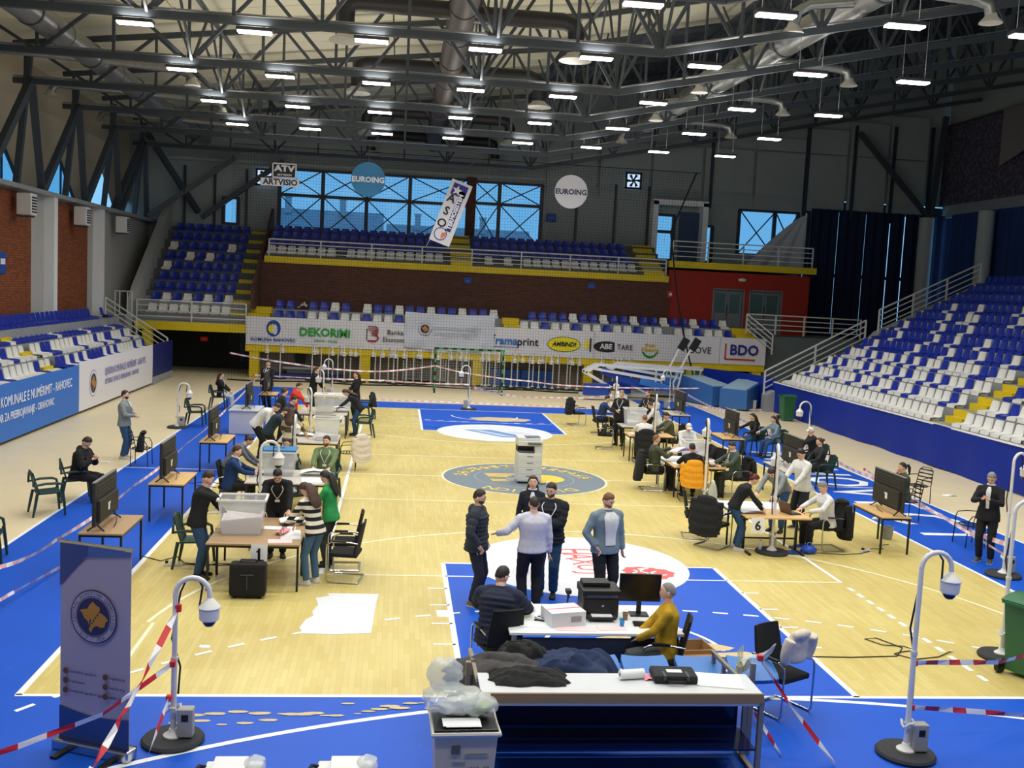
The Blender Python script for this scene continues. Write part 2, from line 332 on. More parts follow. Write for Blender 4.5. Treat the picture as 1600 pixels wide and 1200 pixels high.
# ---------------------------------------------------------------- walls, roof, trusses
def cells(b, x0, x1, z0, z1, holes, y, th=.3, axis='y'):
    xs = sorted({x0, x1, *[h[0] for h in holes], *[h[1] for h in holes]}); zs = sorted({z0, z1, *[h[2] for h in holes], *[h[3] for h in holes]})
    for i in range(len(xs)-1):
        for j in range(len(zs)-1):
            cx, cz = (xs[i]+xs[i+1])/2, (zs[j]+zs[j+1])/2
            if any(h[0] < cx < h[1] and h[2] < cz < h[3] for h in holes): continue
            dx, dz = xs[i+1]-xs[i], zs[j+1]-zs[j]
            b.box((cx, y, cz) if axis == 'y' else (y, cx, cz), (dx, th, dz) if axis == 'y' else (th, dx, dz))
def zt(x): return 12.5+.125*(x+17) if x < 3.3 else 15.0+.2125*(x-3.3)
def zb(x): return 11.25 if x < 3.3 else 11.25+.2125*(x-3.3)
# --- roof: lining boards with open joints, left slope and right slope
ce = struct('ceiling', B().add([(-19,-17,zt(-19)+.62),(3.3,-17,zt(3.3)+.62),(3.3,51,zt(3.3)+.62),(-19,51,zt(-19)+.62)], [(0,1,2,3)]).add([(3.3,-17,zt(3.3)+.62),(31,-17,zt(31)+.62),(31,51,zt(31)+.62),(3.3,51,zt(3.3)+.62)], [(0,1,2,3)]), CONCD)
def rpanel(x0, x1):
    a = math.atan2(zt(x1)-zt(x0), x1-x0); b = B()
    b.add([(x0,-.64,zt(x0)+.5),(x1,-.64,zt(x1)+.5),(x1,.64,zt(x1)+.5),(x0,.64,zt(x0)+.5),(x0,-.6,zt(x0)+.42),(x1,-.6,zt(x1)+.42),(x1,.6,zt(x1)+.42),(x0,.6,zt(x0)+.42)],
          [(0,1,2,3),(7,6,5,4),(0,4,5,1),(2,6,7,3),(1,5,6,2),(3,7,4,0)])
    return b
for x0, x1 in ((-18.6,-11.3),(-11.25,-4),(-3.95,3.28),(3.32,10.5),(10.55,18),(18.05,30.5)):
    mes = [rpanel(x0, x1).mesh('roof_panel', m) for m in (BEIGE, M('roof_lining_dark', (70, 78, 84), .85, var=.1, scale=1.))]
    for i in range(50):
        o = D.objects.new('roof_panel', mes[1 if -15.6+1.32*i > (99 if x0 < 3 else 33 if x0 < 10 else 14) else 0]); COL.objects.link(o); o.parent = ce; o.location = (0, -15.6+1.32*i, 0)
# --- trusses along X
TY = [-11.3,-5.9,-.55,4.8,10.15,15.3,20.8,26.15,31.4,36.75,42.1]
NX = [-16.6+2.2*i for i in range(21)]
def strut(b, name, par, m=STEEL): return b.build(name, m, par)
def truss(y):
    t = D.objects.new('trim_1', None); COL.objects.link(t); t.name = 'roof_truss'; t['kind'] = 'structure'; t.location = (0, y, 0)
    strut(B().bar((-17, 0, zb(-17)), (3.3, 0, zb(3.3)), .16, .19).bar((3.3, 0, zb(3.3)), (28, 0, zb(28)), .16, .19), 'bottom_chord', t)
    strut(B().bar((-17, 0, zt(-17)), (3.3, 0, zt(3.3)), .16, .18).bar((3.3, 0, zt(3.3)), (28, 0, zt(28)), .16, .18), 'top_chord', t)
    strut(B().bar((-17, .06, zb(-17)+.16), (3.3, .06, zb(3.3)+.16), .2, .03).bar((3.3, .06, zb(3.3)+.16), (28, .06, zb(28)+.16), .2, .03), 'cable_tray', t, GALV)
    for i in range(len(NX)-1):
        x, x2 = NX[i], NX[i+1]
        if x > 27: break
        strut(B().bar((x, 0, zb(x)), (x, 0, zt(x)), .085), 'strut', t)
        a, c = ((x, zb(x)), (x2, zt(x2))) if i % 2 else ((x, zt(x)), (x2, zb(x2)))
        strut(B().bar((a[0], 0, a[1]), (c[0], 0, c[1]), .10), 'diagonal', t)
    strut(B().bar((-16.4, .0, 11.3), (-16.9, -2.62, 7.62), .24).bar((-16.4, 0, 11.3), (-16.9, 2.62, 7.62), .24), 'inclined_leg', t)
    strut(B().bar((-16.45, .0, 12.3), (-16.9, 0, 7.6), .2).bar((-16.5, .25, 12.3), (-16.9, .25, 7.6), .08), 'post', t)
    return t
t0 = truss(0); t0.location.y = TY[0]
for y in TY[1:]: dup(t0, (0, y, 0))
# --- longitudinal bracing between the trusses
for x in (-9.9, -1.1, 3.3, 9.8, 18.6):
    for i in range(3, len(TY)-1):
        y, y2 = TY[i], TY[i+1]; p = D.objects.new('roof_bracing', None); COL.objects.link(p); p['kind'] = 'structure'
        strut(B().bar((x, y, zb(x)), (x, (y+y2)/2, zt(x)), .07), 'diagonal', p); strut(B().bar((x, (y+y2)/2, zt(x)), (x, y2, zb(x)), .07), 'diagonal', p)
        strut(B().bar((x, y, zt(x)-.1), (x, y2, zt(x)-.1), .12), 'purlin', p)
        for s in (-1, 1): strut(B().bar((x, y, zb(x)), (x+s*1.0, (y+y2)/2-.6, zt(x)-.1), .06), 'strut', p)
# --- left wall
wl = struct('wall_left', B().box((-17.25, 17, 3.78), (.3, 66, 7.56)), PLAST)
bk = D.materials.new('brick_wall'); bk.use_nodes = True
def brickmat(m, c1, c2, mo, rot=(PI/2, 0, PI/2)):
    nt = m.node_tree; p = nt.nodes['Principled BSDF']; tc = nt.nodes.new('ShaderNodeTexCoord'); mp = nt.nodes.new('ShaderNodeMapping'); sx = nt.nodes.new('ShaderNodeSeparateXYZ'); cb = nt.nodes.new('ShaderNodeCombineXYZ'); b = nt.nodes.new('ShaderNodeTexBrick'); ad = nt.nodes.new('ShaderNodeMath'); ad.operation = 'ADD'
    nt.links.new(tc.outputs['Object'], sx.inputs[0]); nt.links.new(sx.outputs[0], ad.inputs[0]); nt.links.new(sx.outputs[1], ad.inputs[1]); nt.links.new(ad.outputs[0], cb.inputs[0]); nt.links.new(sx.outputs[2], cb.inputs[1]); nt.links.new(cb.outputs[0], b.inputs['Vector'])
    b.inputs['Scale'].default_value = 1; b.inputs['Brick Width'].default_value = .26; b.inputs['Row Height'].default_value = .085; b.inputs['Mortar Size'].default_value = .012
    b.inputs['Color1'].default_value = (*lin(c1), 1); b.inputs['Color2'].default_value = (*lin(c2), 1); b.inputs['Mortar'].default_value = (*lin(mo), 1)
    bp = nt.nodes.new('ShaderNodeBump'); bp.inputs['Strength'].default_value = .6; bp.inputs['Distance'].default_value = .02; bp.invert = True; nt.links.new(b.outputs['Fac'], bp.inputs['Height']); nt.links.new(bp.outputs[0], p.inputs['Normal'])
    nt.links.new(b.outputs['Color'], p.inputs['Base Color']); p.inputs['Roughness'].default_value = .9
brickmat(bk, (156, 84, 40), (124, 62, 32), (96, 60, 38))
bkd = D.materials.new('brick_wall_dark'); bkd.use_nodes = True; brickmat(bkd, (104, 62, 48), (84, 50, 40), (70, 52, 44))
for y0, y1 in ((8,13.5),(15,21),(22.4,28),(30.2,34.85)): B().box((-17.07, (y0+y1)/2, 5.2), (.1, y1-y0, 4.5)).build('brick_panel', bk, wl)
for y in (14.3, 22.0, 29.75, 36.1): B().box((-16.9, y, 3.8), (.4, .42, 7.5)).build('column', WPAINT, wl)
B().box((-17.0, 17, 7.6), (.7, 66, .16)).build('ledge', CONC, wl)
ul = B(); fr_l = []
cs = [1.3+6.6*i for i in range(-3, 8)]
for c0 in cs:
    X = -18.2
    ul.add([(X,c0-3.3,7.6),(X,c0-2.7,7.6),(X,c0,9.75),(X,c0,13.4),(X,c0-3.3,13.4)], [(0,1,2,3,4)]).add([(X,c0+3.3,7.6),(X,c0+3.3,13.4),(X,c0,13.4),(X,c0,9.75),(X,c0+2.7,7.6)], [(0,1,2,3,4)])
struct('wall_left_upper', ul, M('lining_wall', (196, 186, 164), .85, var=.08, scale=.8))
B().box((-17.8, 17, 7.58), (1.1, 68, .06)).build('ledge_shelf', CONC, wl)
for n_, c0 in enumerate(cs[3:9]):
    wd = D.objects.new('window_%d' % (n_+5), None); COL.objects.link(wd); wd['kind'] = 'structure'; X = -18.2
    rr = random.Random(n_)
    B().grid(lambda u, v: (X-.03+.06*math.sin(9*u+5*v+n_)*math.sin(7*v), c0+(u-.5)*5.4*(1-v), 7.6+2.15*v), 10, 8).build('pane', FILM, wd, smooth=True)
    B().bar((X+.05,c0-2.7,7.62),(X+.05,c0,9.75),.1).bar((X+.05,c0,9.75),(X+.05,c0+2.7,7.62),.1).build('window_frame', FRAME, wd)
    B().bar((X+.05,c0+.5,7.6),(X+.05,c0+.5,9.3),.07).build('mullion', FRAME, wd)
# --- far wall
H = [(-13.15,-12.35,7.7,9.1),(-10.15,.25,7.3,10.85),(.6,4.45,7.3,10.8),(10.95,12.2,7.0,9.55),(13.8,14.5,7.0,9.05),(16.05,19.6,7.55,10.1),(19.95,20.25,3.2,10.2)]
bw = B(); cells(bw, -19, 20.6, 0, 10.95, H, 46.15); wb = struct('wall_back', bw, PANELD)
ub = B().add([(-19,46.15,10.95),(30,46.15,10.95),(30,46.15,zt(30)+.5),(3.3,46.15,zt(3.3)+.5),(-19,46.15,zt(-19)+.5)], [(0,1,2,3,4)])
ub.build('upper_cladding', PANELD, wb)
for i in range(8):                                               # cladding panels with recessed joints, right part
    xa = 4.6+3.05*i if i < 5 else 19.95+2.45*(i-5); xb = xa+(3.0 if i < 5 else 2.4)
    for z0, z1 in ((10.3, 13.5), (13.58, zb(xa)+.2)):
        if z1-z0 > .4: B().box(((xa+xb)/2, 45.95, (z0+z1)/2), (xb-xa-.12, .1, z1-z0)).build('cladding_panel', PANELD, wb)
for x in (6.44, 8.67, 10.6): B().box((x, 45.9, 9.2), (.12, .12, 3.8)).build('panel_post', FRAME, wb)
for x in (-15.2, -13.6, -11.9): B().box((x, 45.9, 8.7), (.12, .12, 4)).build('panel_post', FRAME, wb)
for i, x in enumerate((14.2, 19.85, 22.7, 25.1, 27.4)): B().box((x, 45.85, 12.6), (.16, .16, 5.0+.2*i)).build('panel_post', FRAME, wb)
B().box((.42, 45.95, 9.0), (.55, .2, 4.0)).build('brick_pier', bkd, wb)
def winframe(n, x0, x1, z0, z1, ms, hs, brace=True):
    wd = D.objects.new('window_%d' % n, None); COL.objects.link(wd); wd['kind'] = 'structure'; y = 46.1
    B().box(((x0+x1)/2, y+.05, (z0+z1)/2), (x1-x0, .02, z1-z0)).build('pane', GLASS, wd)
    for z in (z0, z1): B().box(((x0+x1)/2, y-.05, z), (x1-x0+.15, .14, .14)).build('window_frame', FRAME, wd)
    xs = [x0]+ms+[x1]
    for x in xs: B().box((x, y-.05, (z0+z1)/2), (.2, .18, z1-z0)).build('mullion', FRAME, wd)
    zs = [z0]+hs+[z1]
    for z in hs: B().box(((x0+x1)/2, y-.05, z), (x1-x0, .16, .17)).build('transom', FRAME, wd)
    if brace:
        for a, b in zip(xs, xs[1:]):
            for c, d in zip(zs, zs[1:]):
                for s in (0, 1): B().bar((a if s else b, y-.16, c), (b if s else a, y-.16, d), .06).build('brace', FRAME, wd)
winframe(1, -10.15, .25, 7.3, 10.85, [-7.8,-5.38,-3.0], [9.45]); winframe(2, .6, 4.45, 7.3, 10.8, [2.03], [9.6])
winframe(3, 10.95, 12.2, 7.0, 9.55, [], [8.6], False); winframe(4, 16.05, 19.6, 7.55, 10.1, [18.2], [], True)
winframe(12, 13.8, 14.5, 7.0, 9.05, [], [], False); winframe(13, -13.15, -12.35, 7.7, 9.1, [], [], False); winframe(14, 19.95, 20.25, 3.2, 10.2, [], [4.6, 7.4], False)
# portal round the right gallery door
B().box((10.85,45.5,8.6),(.3,1,3.3)).box((13.75,45.5,8.6),(.3,1,3.3)).box((12.3,45.5,10.2),(3.2,1,.3)).build('portal', WPAINT, wb)
dr = D.objects.new('door_3', None); COL.objects.link(dr); dr['kind'] = 'structure'; B().box((13.05,45.75,8.3),(1.2,.1,2.9)).build('door_leaf', M('door_blue', (40, 66, 104), .5), dr)
# houses outside behind the glass
def house(x0, x1, y, zr, ze, name, label):
    h = thing(name, label, 'house', ((x0+x1)/2, y, 0)); w_ = (x1-x0)/2
    B().box((0,2,ze/2),(2*w_,8,ze)).build('wall', M('house_wall', (170, 176, 186), .9), h)
    B().add([(-w_-.3,-2.4,ze-.2),(w_+.3,-2.4,ze-.2),(w_+.3,2,zr),(-w_-.3,2,zr),(-w_-.3,6.4,ze-.2),(w_+.3,6.4,ze-.2)], [(0,1,2,3),(3,2,5,4),(0,3,4),(1,5,2)]).build('roof', M('house_roof', (150, 158, 172), .9, var=.3, scale=2), h)
    for i in range(12): B().box((0,-2.3+i*.37,ze-.15+(zr-ze)*i/12+.06),(2*w_+.5,.04,.05)).build('tile_course', M('tile_line', (104, 112, 128), .9), h)
    for x in (-w_*.6, w_*.35): B().box((x,1.4,zr+.2),(.5,.4,1.3)).box((x,1.4,zr+.9),(.62,.52,.12)).build('chimney', M('house_wall', (0,0,0)), h)
house(-14.5, -5.2, 72, 10.6, 7.6, 'house', 'tile-roofed house seen through the left part of the gallery window')
house(-4.4, 7.5, 76, 10.0, 7.2, 'house', 'lower tile-roofed house seen through the gallery window behind the tilted banner')
# --- right end: curtains, columns, right wall
cur = B()
for i, (x0, x1) in enumerate(((20.3,21.9),(21.97,23.58),(23.65,25.08),(25.15,26.0),(26.07,27.3),(27.37,29.4))):
    cb = B().grid(lambda u, v, x0=x0, x1=x1: (x0+(x1-x0)*u, 45.7+.09*math.sin(u*(x1-x0)*11), 3.0+7.4*v), 28, 2, thick=.02)
    tag(cb.build('curtain', CURT, smooth=True), ['dark navy curtain beside the blue glass strip and red wall','broad dark navy curtain right of the first light slit','dark navy curtain in the middle of the back corner','narrow dark curtain left of the pale round column','dark curtain strip next to the pale column','dark curtain behind the pale column'][i], 'curtain', None)
struct('wall_back_right', B().box((25.2,46.4,6.6),(9.6,.1,.2)).box((25.2,46.3,10.6),(9.6,.3,.6)).box((25.2,46.2,1.6),(9.6,.3,3.2)), FRAME)
wr = struct('wall_right', B().box((28.6,14,1.6),(.3,64,3.2)).box((28.6,14,16.3),(.3,64,12)), PANELD)
for x, y, z0, z1 in ((27.1,45.2,3,10.2),(27.6,39.9,4,10.25),(27.6,33.5,4,10.25),(27.6,27,4,10.25)): B().cyl((x,y,z0),(x,y,z1),.42,20).build('column', M('column_pale', (176, 186, 190), .7), wr, smooth=True)
for i in range(9):
    y0 = 44.6-3.2*i
    tag(B().grid(lambda u, v: (28.3+.08*math.sin(u*34), y0-3.14*u, 3.0+7.4*v), 30, 2, thick=.02).build('curtain', M('curtain_blue', (26, 60, 120), .9, var=.2, scale=3), smooth=True), 'blue curtain panel %s from the far corner along the right wall behind the stand' % nth(i), 'curtain')
# big dark crowd mural over the right corner
mu = D.materials.new('crowd_print'); mu.use_nodes = True; nt = mu.node_tree; p = nt.nodes['Principled BSDF']; v_ = nt.nodes.new('ShaderNodeTexVoronoi'); v_.inputs['Scale'].default_value = 5; tc = nt.nodes.new('ShaderNodeTexCoord'); r = nt.nodes.new('ShaderNodeValToRGB'); r.color_ramp.elements[0].color = (.01,.008,.02,1); r.color_ramp.elements[1].color = (.16,.14,.2,1); nt.links.new(tc.outputs['Object'], v_.inputs['Vector']); nt.links.new(v_.outputs['Distance'], r.inputs[0]); nt.links.new(r.outputs[0], p.inputs['Base Color'])
mb = thing('wall_banner', 'large dark printed crowd banner high on the right wall', 'banner', (28.3, 41.8, 13.3)); B().box((0,0,0),(.06,8.6,4.6)).build('sheet', mu, mb); B().box((-.05,0,2.3),(.12,8.8,.12)).build('rail', STEEL, mb)
hb = thing('hanging_sheet', 'loose grey sheet bulging from the upper right wall', 'sheet', (27.9, 37.6, 14.0)); B().grid(lambda u, v: (.25*math.sin(3*u)*v-.1, 1.9-3.8*u, 1.5-(2.9-1.4*u)*v), 10, 8, thick=.02).build('cloth', M('sheet_grey', (120, 116, 116), .9), hb, smooth=True)
# white drape hung across the right gallery window
dp = B().grid(lambda u, v: (19.85-3.5*u*v**.8, 45.3-.12*math.sin(18*u)*v, 10.0-3.1*v-(1-u)*v*.25), 22, 12, thick=.015)
tag(dp.build('white_drape', M('drape_white', (196, 204, 212), .9), smooth=True), 'white gauze drape hanging in a triangle across the right gallery window', 'drape')
struct('wall_front', B().box((4,-16.2,8),(54,.3,20)), PLAST)
# inclined struts in the far corners
for a, b in (((22.6,45.2,14.8),(27.2,45.2,10.2)),((27.6,44.9,16),(27.3,45.2,10.2)),((-16.6,43,12),(-14.4,45.6,8.2)),((-16.5,42.1,11.4),(-17,38.7,7.6)),((-12.5,45.4,11.2),(-16.8,44.5,7.8)),((-9.9,45.4,11.2),(-14.2,45.4,7.9))):
    o = B().bar(a, b, .26).build('corner_strut', STEEL); o['kind'] = 'structure'
# ---------------------------------------------------------------- lamps
LAMPB = M('lamp_body', (60, 62, 66), .4, metal=.4); LED = M('led_panel', (255, 250, 244), .3, emit=14.)
LX = [-10.2+2.93*i for i in range(8)]
def lamp(x, y, wire, label):
    t = thing('high_bay_lamp', label, 'lamp', (x, y, 11.0), 0, 'high bay lamps under the roof')
    B().box((0,0,.05),(.9,.32,.09), bev=.02).build('housing', LAMPB, t)
    B().box((0,0,-.015),(.84,.27,.04), bev=.012).build('diffuser', LED, t)
    for sx in (-.32, .32): B().bar((sx,0,.09),(sx,0,wire),.012).build('wire', GALV, t)
    ld = D.lights.new('led', 'AREA'); ld.shape = 'RECTANGLE'; ld.size = .84; ld.size_y = .27; ld.energy = LAMP_W; ld.color = (1, .985, .95); ld.spread = math.radians(150)
    lo = D.objects.new('led', ld); COL.objects.link(lo); lo.parent = t; lo.location = (0, 0, -.05)
    l2 = D.lights.new('added_up_fill', 'AREA'); l2.shape = 'RECTANGLE'; l2.size = .7; l2.size_y = .2; l2.energy = UP_FILL_W; l2.color = (1, .95, .86)       # added fill aimed upwards to brighten the roof, no real part of the fixture
    l2.size_y = .05
    for s in (-1, 1): lo = D.objects.new('added_up_fill', l2); COL.objects.link(lo); lo.parent = t; lo.location = (0, s*.135, .105); lo.rotation_euler = (PI-s*.5, 0, 0)
    return t
for j, y in enumerate(TY[1:9]):
    for i, x in enumerate(LX+([13.2] if y > 3 and y < 12 else [])):
        lamp(x, y, zb(x)-11.0-.12, 'glowing white roof lamp, %s from the left, %s row from the far wall' % (nth(i), nth(7-j)))
# ---------------------------------------------------------------- ducts
def duct(name, label, p0, p1, r, m, n=11):
    t = thing(name, label, 'duct'); p0, p1 = V3(p0), V3(p1); d = (p1-p0).normalized()
    B().cyl(p0, p1, r, 20).build('pipe', m, t, smooth=True)
    for i in range(n):
        c = p0+(p1-p0)*(i/(n-1)); B().cyl(c-d*.05, c+d*.05, r+.03, 20).build('ring', STEEL if i % 2 else m, t, smooth=True)
    return t
dl = duct('ventilation_duct', 'big silver ventilation duct running along the left roof', (-14.1,5,12.05), (-14.1,45,12.05), .4, GALV, 15)
duct('ventilation_duct', 'big dark brown ventilation duct running along the middle of the roof', (-1.85,5,13.05), (-1.85,45,12.6), .42, DUCTD, 13)
dR = duct('ventilation_duct', 'big silver ventilation duct running along the right roof', (9.2,5,13.2), (7.6,42,12.9), .42, GALV, 13)
def branch(name, label, pts, r, m, dm):
    t = thing(name, label, 'duct'); B().tube(pts, r, 14).build('pipe', m, t, smooth=True)
    e_ = V3(pts[-1]); B().lathe([(r*.9,.1),(r*1.1,0),(r*1.9,-.13),(r*2,-.17),(r*1.6,-.15)], e_, 18).build('diffuser', dm, t, smooth=True)
LGREY = M('diffuser_pale', (190, 188, 180), .4)
for i, y in enumerate((19.0, 27.1, 37.5, 45)):
    branch('branch_duct', 'dark branch duct left of the central duct with a black diffuser, %s from the camera' % nth(i), [(-1.9,y,12.9),(-4.9,y,12.9),(-5.15,y,12.8),(-5.22,y,12.55),(-5.22,y,11.95)], .25, M('duct_black', (24, 24, 28), .5), LGREY)
    branch('branch_duct', 'dark branch duct right of the central duct with a black diffuser, %s from the camera' % nth(i), [(-1.9,y+.3,12.9),(1.2,y+.3,12.9),(1.5,y+.3,12.8),(1.6,y+.3,12.55),(1.6,y+.3,11.95)], .25, MATS['duct_black'], LGREY)
for i, y in enumerate((16.9, 25.4, 31.5, 38)):
    branch('branch_duct', 'silver branch duct towards the camera side of the left duct, %s from the camera' % nth(i), [(-14.1,y,12.0),(-11.4,y+.5,11.95),(-11.0,y+.5,11.8),(-10.9,y+.5,11.6)], .14, GALV, LGREY)
    branch('branch_duct', 'silver branch duct from the left duct to the left wall, %s from the camera' % nth(i), [(-14.1,y,12.0),(-17,y-.6,12.0),(-17.2,y-.6,11.9),(-17.3,y-.6,11.7)], .14, GALV, LGREY)
    branch('branch_duct', 'silver elbow duct off the right duct ending in a round diffuser, %s from the camera' % nth(i), [(8.6,y-3,13.0),(11.3,y-2.6,13.0),(11.7,y-2.6,12.9),(11.8,y-2.6,12.6)], .15, GALV, LGREY)
    branch('branch_duct', 'silver branch duct on the left of the right duct, %s from the camera' % nth(i), [(8.6,y-1.6,13.0),(7.2,y-1.6,12.8),(6.9,y-1.6,12.6),(6.8,y-1.6,12.2)], .15, GALV, LGREY)
# ---------------------------------------------------------------- stands, seats, railings, banners
def seat_mesh(name, m):
    prof = [(.23,-.03),(.22,.05),(.08,.045),(-.08,.04),(-.16,.075),(-.20,.16),(-.225,.27),(-.25,.39),(-.252,.405)]
    def fn(u, v):
        k = v*(len(prof)-1); i = min(int(k), len(prof)-2); t = k-i; y = prof[i][0]*(1-t)+prof[i+1][0]*t; z = prof[i][1]*(1-t)+prof[i+1][1]*t
        w = .22-.05*max(0, v-.55)/.45; w *= 1-.25*max(0, v-.9)/.1; x = (u-.5)*2
        return (x*w, y+.03*abs(x)**2*(1 if v > .5 else 0), z+.035*abs(x)**2.5*(1 if .15 < v < .6 else .2))
    return B().grid(fn, 6, 8, thick=.022).box((0,0,.01),(.3,.25,.05)).box((0,-.238,.33),(.07,.012,.03),mi=1).mesh(name, [m, BLACK], True)
SB, SW = seat_mesh('blue_stadium_seat', BLUES), seat_mesh('white_stadium_seat', WSEAT)
FARSEATS = []
NSEAT = {'B': 0, 'W': 0}
def seat(k, loc, rz, label, group):
    o = D.objects.new('white_stadium_seat' if k == 'W' else 'blue_stadium_seat', SW if k == 'W' else SB); COL.objects.link(o)
    o.location = loc; o.rotation_euler = (0, 0, rz); NSEAT[k] += 1
    return tag(o, label, 'seat', group)
def railing(name, label, pts, h, n_h=4, post=None, m=RAILW, r=.03, grp=None):
    t = thing(name, label, 'railing', (0,0,0), 0, grp)
    for i in range(n_h):
        z = h*(1-i/(n_h))
        for a, b in zip(pts, pts[1:]): B().bar(V3(a)+V3((0,0,z)), V3(b)+V3((0,0,z)), r*2 if i == 0 else r*1.5).build('rail', m, t)
    for a, b in zip(pts, pts[1:]):
        a, b = V3(a), V3(b); n = max(1, round((b-a).length/(post or 1.8)))
        for i in range(n+1): p = a+(b-a)*i/n; B().bar(p, p+V3((0,0,h)), r*2.2).build('post', m, t)
    return t
def px_in(x, y, z, mar=40):
    d = V3((x, y, z))-cam.matrix_world.translation; zc = d.dot(fw)
    if zc < .5: return False
    u = 800+1579.7*d.dot(rt)/zc; v = 600-1579.7*d.dot(up2)/zc
    return -mar < u < 1600+mar and -mar < v < 1200+mar
# --- right stand
RS = D.objects.new('stand_right', None); COL.objects.link(RS); RS['kind'] = 'structure'
NR = 12
for i in range(NR):
    x = 13.5+.78*i; z = 1.34+.425*i
    B().box((x+.39+.0, 17, z/2), (.78, 28.6, z)).build('terrace_step', CONC, RS)
for i in range(NR):
    x = 13.5+.78*i; z = 1.34+.425*i
    for yy in (18.0, 2.9):
        if i < NR-1: B().box((x+.6, yy, z+.106), (.36, .95, .212)).box((x-.04, yy, z-.11), (.1, .95, .23)).build('yellow_step', YEL, RS)
    B().box((x+.1, 31.15, z+.03), (.2, .28, .06)).build('yellow_edge', YEL, RS)
PAT = {0:'W'*40, 1:'WBWWWBWWWBWWBWWBWWBWWWWB', 2:'WBWBWWWBWBWWBWBWWBWBWWBWW', 3:'BWWWBWBWWBWBWBWWBWWWWBBWWBW', 4:'BBWBBBBBBWBBBBWBBBWBBBWBBWBB'}
WHY = {5:(29.3,26.55,24.7,22.8), 6:(30.3,27.5,25.2), 7:(28.4,26.6,23.4), 8:(29.3,27.4,24.2)}
P2 = ['WWWWWWWWWWWWWW', 'WWBWWBWWBWWBWWWB', 'BWBWWBWWBWWBWW', 'BWWBWWBWBBWW', 'BBWBBBWBBBWB']
for i in range(NR):
    x = 13.5+.78*i+.24; z = 1.34+.425*i+.03; n = 0
    for j in range(25):
        y = 30.85-.5*j
        if y < 18.7: break
        k = PAT[i][j % len(PAT[i])] if i in PAT else ('W' if any(abs(y-q) < .27 for q in WHY.get(i, ())) else 'B')
        if px_in(x, y, z, 15): seat(k, (x, y, z), PI/2, '%s bucket seat, right stand, %s row up, %s from the far railing' % ('white' if k == 'W' else 'blue', nth(i), nth(j)), 'seats in the right stand')
    for j in range(16):
        y = 17.1-.5*j
        if not px_in(x, y, z, 10): continue
        k = P2[i][j % len(P2[i])] if i < 5 else 'B'
        seat(k, (x, y, z), PI/2, '%s bucket seat, right stand, %s row up, %s from the aisle steps' % ('white' if k == 'W' else 'blue', nth(i), nth(j)), 'seats in the right stand')
B().box((13.44,17,.65),(.12,28.8,1.3)).build('front_wall', CONC, RS)
tarp = B().grid(lambda u, v: (13.3+.05*math.sin(u*70)*(.4+v)*.6+.03*math.sin(u*23), 3+28.6*u, 1.32-1.3*v+.02*math.sin(u*40)), 120, 6, thick=.02)
tg = thing('blue_tarpaulin', 'long royal blue tarpaulin covering the front wall of the right stand', 'tarpaulin')
TARP = M('tarp_blue', (10, 42, 150), .6, var=.12, scale=2, spec=.25); tarp.build('sheet', TARP, tg, smooth=True)
B().bar((13.3,3,1.33),(13.3,31.6,1.33),.05).build('edge_cord', TAPEW, tg)
tf = B().grid(lambda u, v: (13.15-.5*v*math.sin(PI*u), 12.0-3.0*u, 1.3-(.55*v)*math.sin(PI*u)), 12, 6, thick=.02); tag(tf.build('loose_tarpaulin_flap', MATS['drape_white'], smooth=True), 'pale underside of the tarpaulin folded over near the right camera pole', 'flap')
tc_ = B().grid(lambda u, v: (13.3-1.2*u*u-.6*u, 31.6+4.6*u, 1.5-1.48*v), 14, 4, thick=.02); tag(tc_.build('blue_corner_tarpaulin', TARP, smooth=True), 'dark blue tarpaulin bending round the far end of the right stand', 'tarpaulin')
B().prism([(12.9,0),(12.9,.75),(17.4,3.2),(17.9,3.75),(22.7,6.15),(22.7,0)], 31.35, 31.95, 'y').build('stair_wall', CONC, RS)
railing('stair_railing', 'white sloping railing at the far end of the right stand, lower flight', [(12.9,31.7,.75),(17.4,31.7,3.2)], 1.05, 4, 2.6)
railing('stair_railing', 'pale sloping railing at the far end of the right stand, upper flight', [(17.9,31.5,3.75),(22.5,31.5,6.05)], 1.0, 4, 2.0)
railing('gallery_railing', 'white level railing on the grey landing beside the red wall', [(14.3,38.5,3.2),(20.4,38.5,3.15)], 1.0, 4, 1.5)
railing('stair_railing', 'short white railing sloping down beside the sponsor banner end', [(14.25,38.4,3.2),(15.5,37.9,2.2)], 1.0, 4, 1.4)
LD = struct('landing_wall', B().box((18.2,38.8,1.55),(6.0,.3,3.1)).box((18.2,41.4,3.0),(6,5,.2)), M('landing_grey', (96, 108, 112), .8, var=.08, scale=2))
# --- left stand
LS = D.objects.new('stand_left', None); COL.objects.link(LS); LS['kind'] = 'structure'
LZ = [1.40,1.84,2.28,2.72]; LXs = [-14.3,-14.95,-15.6,-16.12]
for i in range(4): B().box((LXs[i]-.34+.0, 23, LZ[i]/2), (.68 if i < 3 else .9, 26.5, LZ[i])).build('terrace_step', CONC, LS)
for i in range(3): B().box((LXs[i]-.45, 22.6, LZ[i]+.11), (.3, .9, .22)).build('yellow_step', YEL, LS)
LP = ['BWWBWWWWWBWBWBBBBWBWBWBB_WWBWWWWWBWWB','WWBWWWBBWWBWWWWBWWWWWBBWW_WWWBWWBWWBW','BBBWBBBBBBWBBBBBBWBBBBBBBBWBBWBBWBBBB','B___BBBBBBBBBBBBBBBBBBBBBBBBBBBBBBBBB']
for i in range(4):
    for j, k in enumerate(LP[i]):
        y = 35.4-.5*j
        if k == '_' or not px_in(LXs[i], y, LZ[i]+.2, 12): continue
        seat(k, (LXs[i]-.26, y, LZ[i]+.03), -PI/2, '%s plastic seat, left stand, %s row up, place %s from the far railing' % ('white' if k == 'W' else 'blue', nth(i), nth(j)), 'seats in the left stand')
